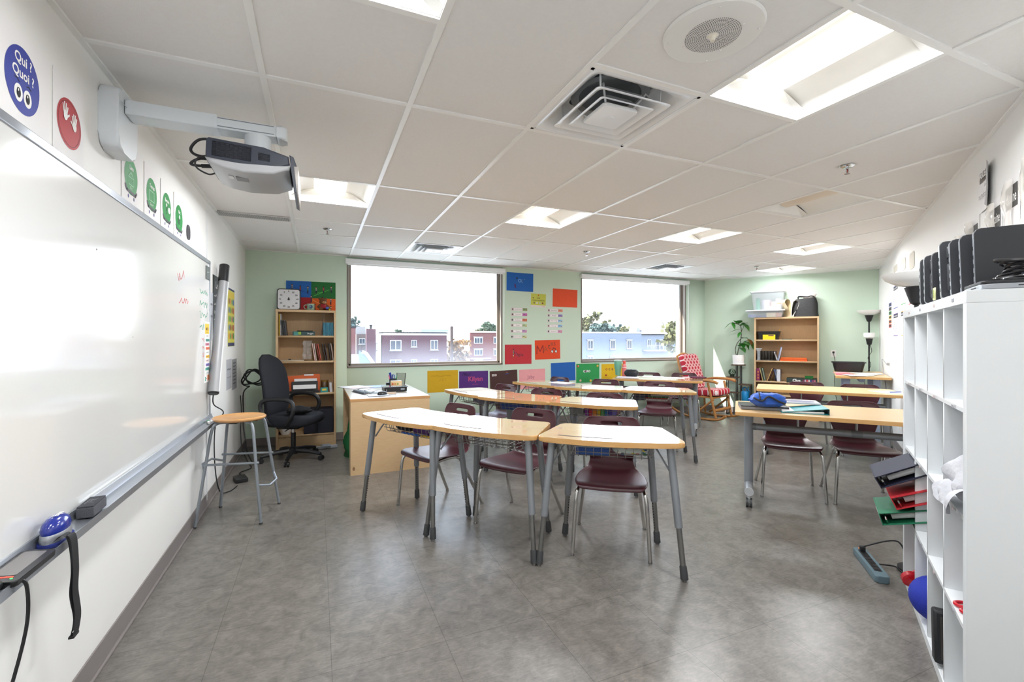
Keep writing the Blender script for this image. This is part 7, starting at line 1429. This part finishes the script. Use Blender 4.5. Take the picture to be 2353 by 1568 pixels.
t = thing('laptop', 'closed silver edged laptop lying flat at the near end of the white shelf', 'laptop', sh(.20, .112, ZT), 'laptops on the white cube shelf'); b = MB(); b.prism(rrect(.33, .215, .015), 0, .016, LAPE, bevel=.003); b.box((-.166, -.02, .009), (.001, .05, .004), PORT); b.box((-.06, -.1078, .009), (.05, .001, .003), PORT); part(b, 'base', t)
b = MB(); b.prism(rrect(.33, .215, .015), .017, .026, LAPD, bevel=.003); part(b, 'lid', t)
CORD = mat('glossy black cord', '#131316', .3, coat=.3); b = MB(); pts = []; r = random.Random(2)
for k in range(200):
    a = 2*math.pi*k/25; q = k/200; pts.append((.105*math.cos(a)*(1 + .12*math.sin(q*9)), .060*math.sin(a)*(1 + .15*math.cos(q*13)), .012 + .055*q + .012*math.sin(a*1.0 + q*6)))
b.tube(pts, .0048, CORD, seg=7); b.tube(catmull([pts[-1], (.09, -.05, .04), (.14, -.04, .02), (.16, .01, .012)], 12), .0048, CORD, seg=7); t = solo(b, 'cord_coil', 'coil of glossy black charger cords on the flat laptop', 'cable', sh(.20, .09, ZT + .0275))
b = MB(); b.box((0, 0, .016), (.09, .045, .030), mat('charger brick', '#1f2430', .3, coat=.3), bevel=.006); b.box((-.02, -.0232, .018), (.03, .001, .016), P('#8fa6c4', .4)); solo(b, 'charger', 'black charger brick inside the coil of cords', 'adapter', sh(.19, .085, ZT + .0275))
b = MB(); b.box((0, 0, .028), (.004, .035, .05), P('#d9d8a0', .6)); b.box((-.0022, 0, .028), (.001, .02, .034), P('#8fa04a', .6)); solo(b, 'yellow_tag', 'small yellow green card between the standing laptops', 'card', sh(.004, .505, ZT))
# white cloth hanging out of the near cell
r = random.Random(21); CLO = mat('white cotton cloth', '#bdbdc2', .9, bump=.7, bs=28, var=.03)
def heap(wd, dp, ht, seed, droop=.0):
    r = random.Random(seed); rows = []
    ph = [r.uniform(0, 6) for _ in range(6)]
    for i in range(15):
        f = i/14; s = max(.04, math.sin(math.pi*(.10 + .86*f)))**.55; row = []
        for j in range(36):
            a = 2*math.pi*j/36; k = 1 + .14*math.sin(3*a + ph[0] + 4*f) + .09*math.sin(7*a + ph[1] - 6*f) + .06*math.sin(11*a + ph[2] + 9*f); row.append((wd/2*s*k*math.cos(a), dp/2*s*k*math.sin(a), ht*f + .012*math.sin(5*a + ph[3])*s))
        rows.append(row)
    return rows
rows = heap(.26, .27, .20, 5)
for row in rows:
    for i, q in enumerate(row):
        if q[0] < -.08: row[i] = (q[0]*1.0, q[1], q[2])
b = cushion(rows, CLO)
r2 = heap(.16, .25, .075, 8)
solo(b, 'white_cloth', 'crumpled white cloth bundle in the near cell of the white shelf', 'cloth', sh(.135, cy(0) + colw/2 + .0, cz(2) + .003))
dr_ = []
for i in range(13):
    f = i/12; dr_.append([(.05 - .075*math.sin(min(1, f*1.5)*math.pi/2) + .012*math.sin(j*1.1 + f*5), cy(0) + .03 + colw*.78*j/12 + .012*math.sin(f*6 + j), .068 - .105*max(0, f - .35) + .014*math.sin(j*.9 + f*3)) for j in range(13)])
b = MB(); b.grid(dr_, CLO); o = solo(b, 'cloth_napkin', 'white cloth draped over the shelf edge below the bundle', 'cloth', sh(0, 0, cz(2) - .0))
# binders tilting out of the far cell
def binder(lb, col, M_, ringz=True, tag=False):
    t = thing('ring_binder', lb, 'binder', M_, 'binders in the far cell of the white shelf'); c = P(col, .65); b = MB(); b.box((.16, -.028, .14), (.30, .004, .28), c, bevel=.001); part(b, 'cover', t)
    b = MB(); b.box((.16, .028, .14), (.30, .004, .28), c, bevel=.001); part(b, 'cover', t)
    b = MB(); b.box((.008, 0, .14), (.004, .06, .28), c, bevel=.001)
    if tag: b.box((.0055, 0, .17), (.001, .04, .09), PAPER); b.line([(-.012, .165), (.012, .172)], .004, .0, GREYI, M=T(.0045, 0, 0) @ RY(-math.pi/2) @ RZ(math.pi/2))
    part(b, 'spine', t)
    b = MB(); b.box((.165, 0, .13), (.22, .024, .22), PAPER); part(b, 'sheets', t)
    b = MB(); b.tube([(.03, -.02, .265), (.03, 0, .285), (.03, .02, .265)], .004, CHROME, seg=6); part(b, 'ring', t)
    return t
zc = cz(1); yc = cy(3) + colw/2
# each binder lies on its cover, spine sticking out of the cell
binder('dark navy ring binder tilting out on top of the far cell stack', '#1a1c33', sh(-.145, yc + .10, zc + .205) @ RY(-.50) @ RX(math.pi/2 * 1.0), True)
binder('red ring binder squeezed between the navy and green binders', '#b3202a', sh(-.085, yc + .09, zc + .115) @ RY(-.42) @ RX(math.pi/2), True)
binder('green ring binder with white spine label at the bottom of the tilted stack', '#0f6a48', sh(-.135, yc + .10, zc + .025) @ RY(-.28) @ RX(math.pi/2), True, True)
b = MB(); b.box((.15, 0, .012), (.26, .20, .018), P('#2a3340', .5), bevel=.002); solo(b, 'dark_notebook', 'dark notebook lying under the binders in the far cell', 'notebook', sh(.0, yc, zc + .001))
# maroon book, red scissors, headphones, blue cap, black case
b = MB(); b.box((.15, 0, .157), (.27, .022, .31), P('#5a1a26', .5), bevel=.003); b.box((.15, .0005, .157), (.262, .016, .314), P('#d9c9a0', .6)); solo(b, 'book', 'tall maroon book standing in the second cell of the white shelf', 'book', sh(.018, cy(1) + .016, cz(1) + .001))
SCR = mat('glossy red plastic', '#c4182a', .3, coat=.3)
def scissors(lb, M_):
    t = thing('scissors', lb, 'scissors', M_)
    for s in (-1, 1):
        b = MB(); b.tube([(.030*math.cos(a) - .012, s*.024 + .020*math.sin(a), .007) for a in [2*math.pi*k/16 for k in range(16)]], .006, SCR, seg=7, closed=True); b.tube([(.016, s*.018, .007), (.05, s*.004, .007)], .006, SCR, seg=7); part(b, 'handle', t)
    b = MB(); b.box((.10, 0, .006), (.11, .010, .003), STEEL); part(b, 'blade', t)
    return t
scissors('red handled scissors in the near cell at the shelf edge', sh(.055, cy(0) + .14, cz(1) + .001) @ RZ(.15))
scissors('red handled scissors in the third cell from the near end', sh(.12, cy(2) + .06, cz(1) + .001) @ RZ(.6))
t = thing('headphones', 'red headphones in the bottom far cell of the white shelf', 'headphones', sh(.03, cy(3) + .09, cz(0) + .002) @ RZ(.2))
for s in (-1, 1): b = MB(); b.lathe([(0, -.022), (.032, -.022), (.040, -.012), (.040, .012), (.030, .02), (0, .022)], SCR, M=T(-.01, s*.055, .045) @ RX(math.pi/2 + s*.3)); part(b, 'ear_cup', t)
b = MB(); b.tube(catmull([(-.01, -.06, .07), (.03, -.05, .10), (.07, 0, .105), (.03, .05, .10), (-.01, .06, .07)], 20), .009, SCR, seg=8); part(b, 'headband', t)
CAPB = mat('royal blue foam', '#1d2f9a', .8, bump=.2, bs=200); t = thing('blue_ball', 'royal blue foam ball bulging out of a bottom cell of the white shelf', 'ball', sh(.085, cy(2) + colw/2, cz(0) + .001)); b = MB(); b.ball((-.02, 0, .100), (.105, .100, .100), CAPB, seg=28); part(b, 'ball', t)
b = MB(); b.box((.10, 0, .10), (.22, .055, .20), mat('black case', '#1c1d20', .5), bevel=.010); b.box((.10, -.029, .10), (.18, .003, .16), P('#3a3632', .7)); solo(b, 'black_case', 'black case leaning in a bottom cell of the white shelf', 'case', sh(.0, cy(1) + .09, cz(0) + .014) @ RX(-.12))
b = MB(); b.box((0, 0, .012), (.10, .06, .022), P('#9a9690', .6), bevel=.004); solo(b, 'felt_block', 'small grey block in front of the black case', 'block', sh(.06, cy(1) + .165, cz(0) + .001))
# power strip on the floor
PSG = mat('blue grey power strip', '#5d737c', .45); t = thing('power_strip', 'blue grey power strip lying on the floor before the white cube shelf', 'power strip', T(2.955, 1.612, 0) @ RZ(math.atan2(.267, .262)))
b = MB(); b.prism(rrect(.375, .068, .016), .002, .040, PSG, bevel=.006); part(b, 'housing', t)
b = MB(); b.box((.01, 0, .0405), (.27, .036, .003), BLKM); part(b, 'socket_strip', t)
for k in range(6): b = MB(); b.box((-.10 + k*.043, 0, .0428), (.030, .028, .003), BLKP, bevel=.001); part(b, 'socket', t)
b = MB(); b.box((.165, .0, .042), (.018, .014, .008), mat('orange switch', '#d9762a', .4, emit='#d96a1f', es=.5)); part(b, 'switch', t)
b = MB(); b.box((.128, 0, .058), (.03, .028, .032), BLKP, bevel=.006); part(b, 'plug', t)
M0 = T(2.955, 1.612, 0) @ RZ(math.atan2(.267, .262))
for k, (a, c) in enumerate((((.128, 0, .07), (.10, -.16, .16)), ((.02, -.03, .02), (.05, -.13, .01)))):
    b = MB(); q0, q1 = M0 @ Vector(a), M0 @ Vector(c); e = Vector((3.16, 1.46, .012)); b.tube(catmull([q0, q1 + Vector((0, 0, .0 if k else -.02)), q1.lerp(e, .5) + Vector((0, 0, -.06 if not k else 0)), e], 26) if not k else catmull([q0, q1, (3.05, 1.50, .008), (3.0, 1.42, .008), e], 26), .0045, WB_, seg=6)
    solo(b, 'power_cable', ('black cord arching up from the plug in the floor power strip', 'black cord lying flat between the floor power strip and the shelf')[k], 'cable')
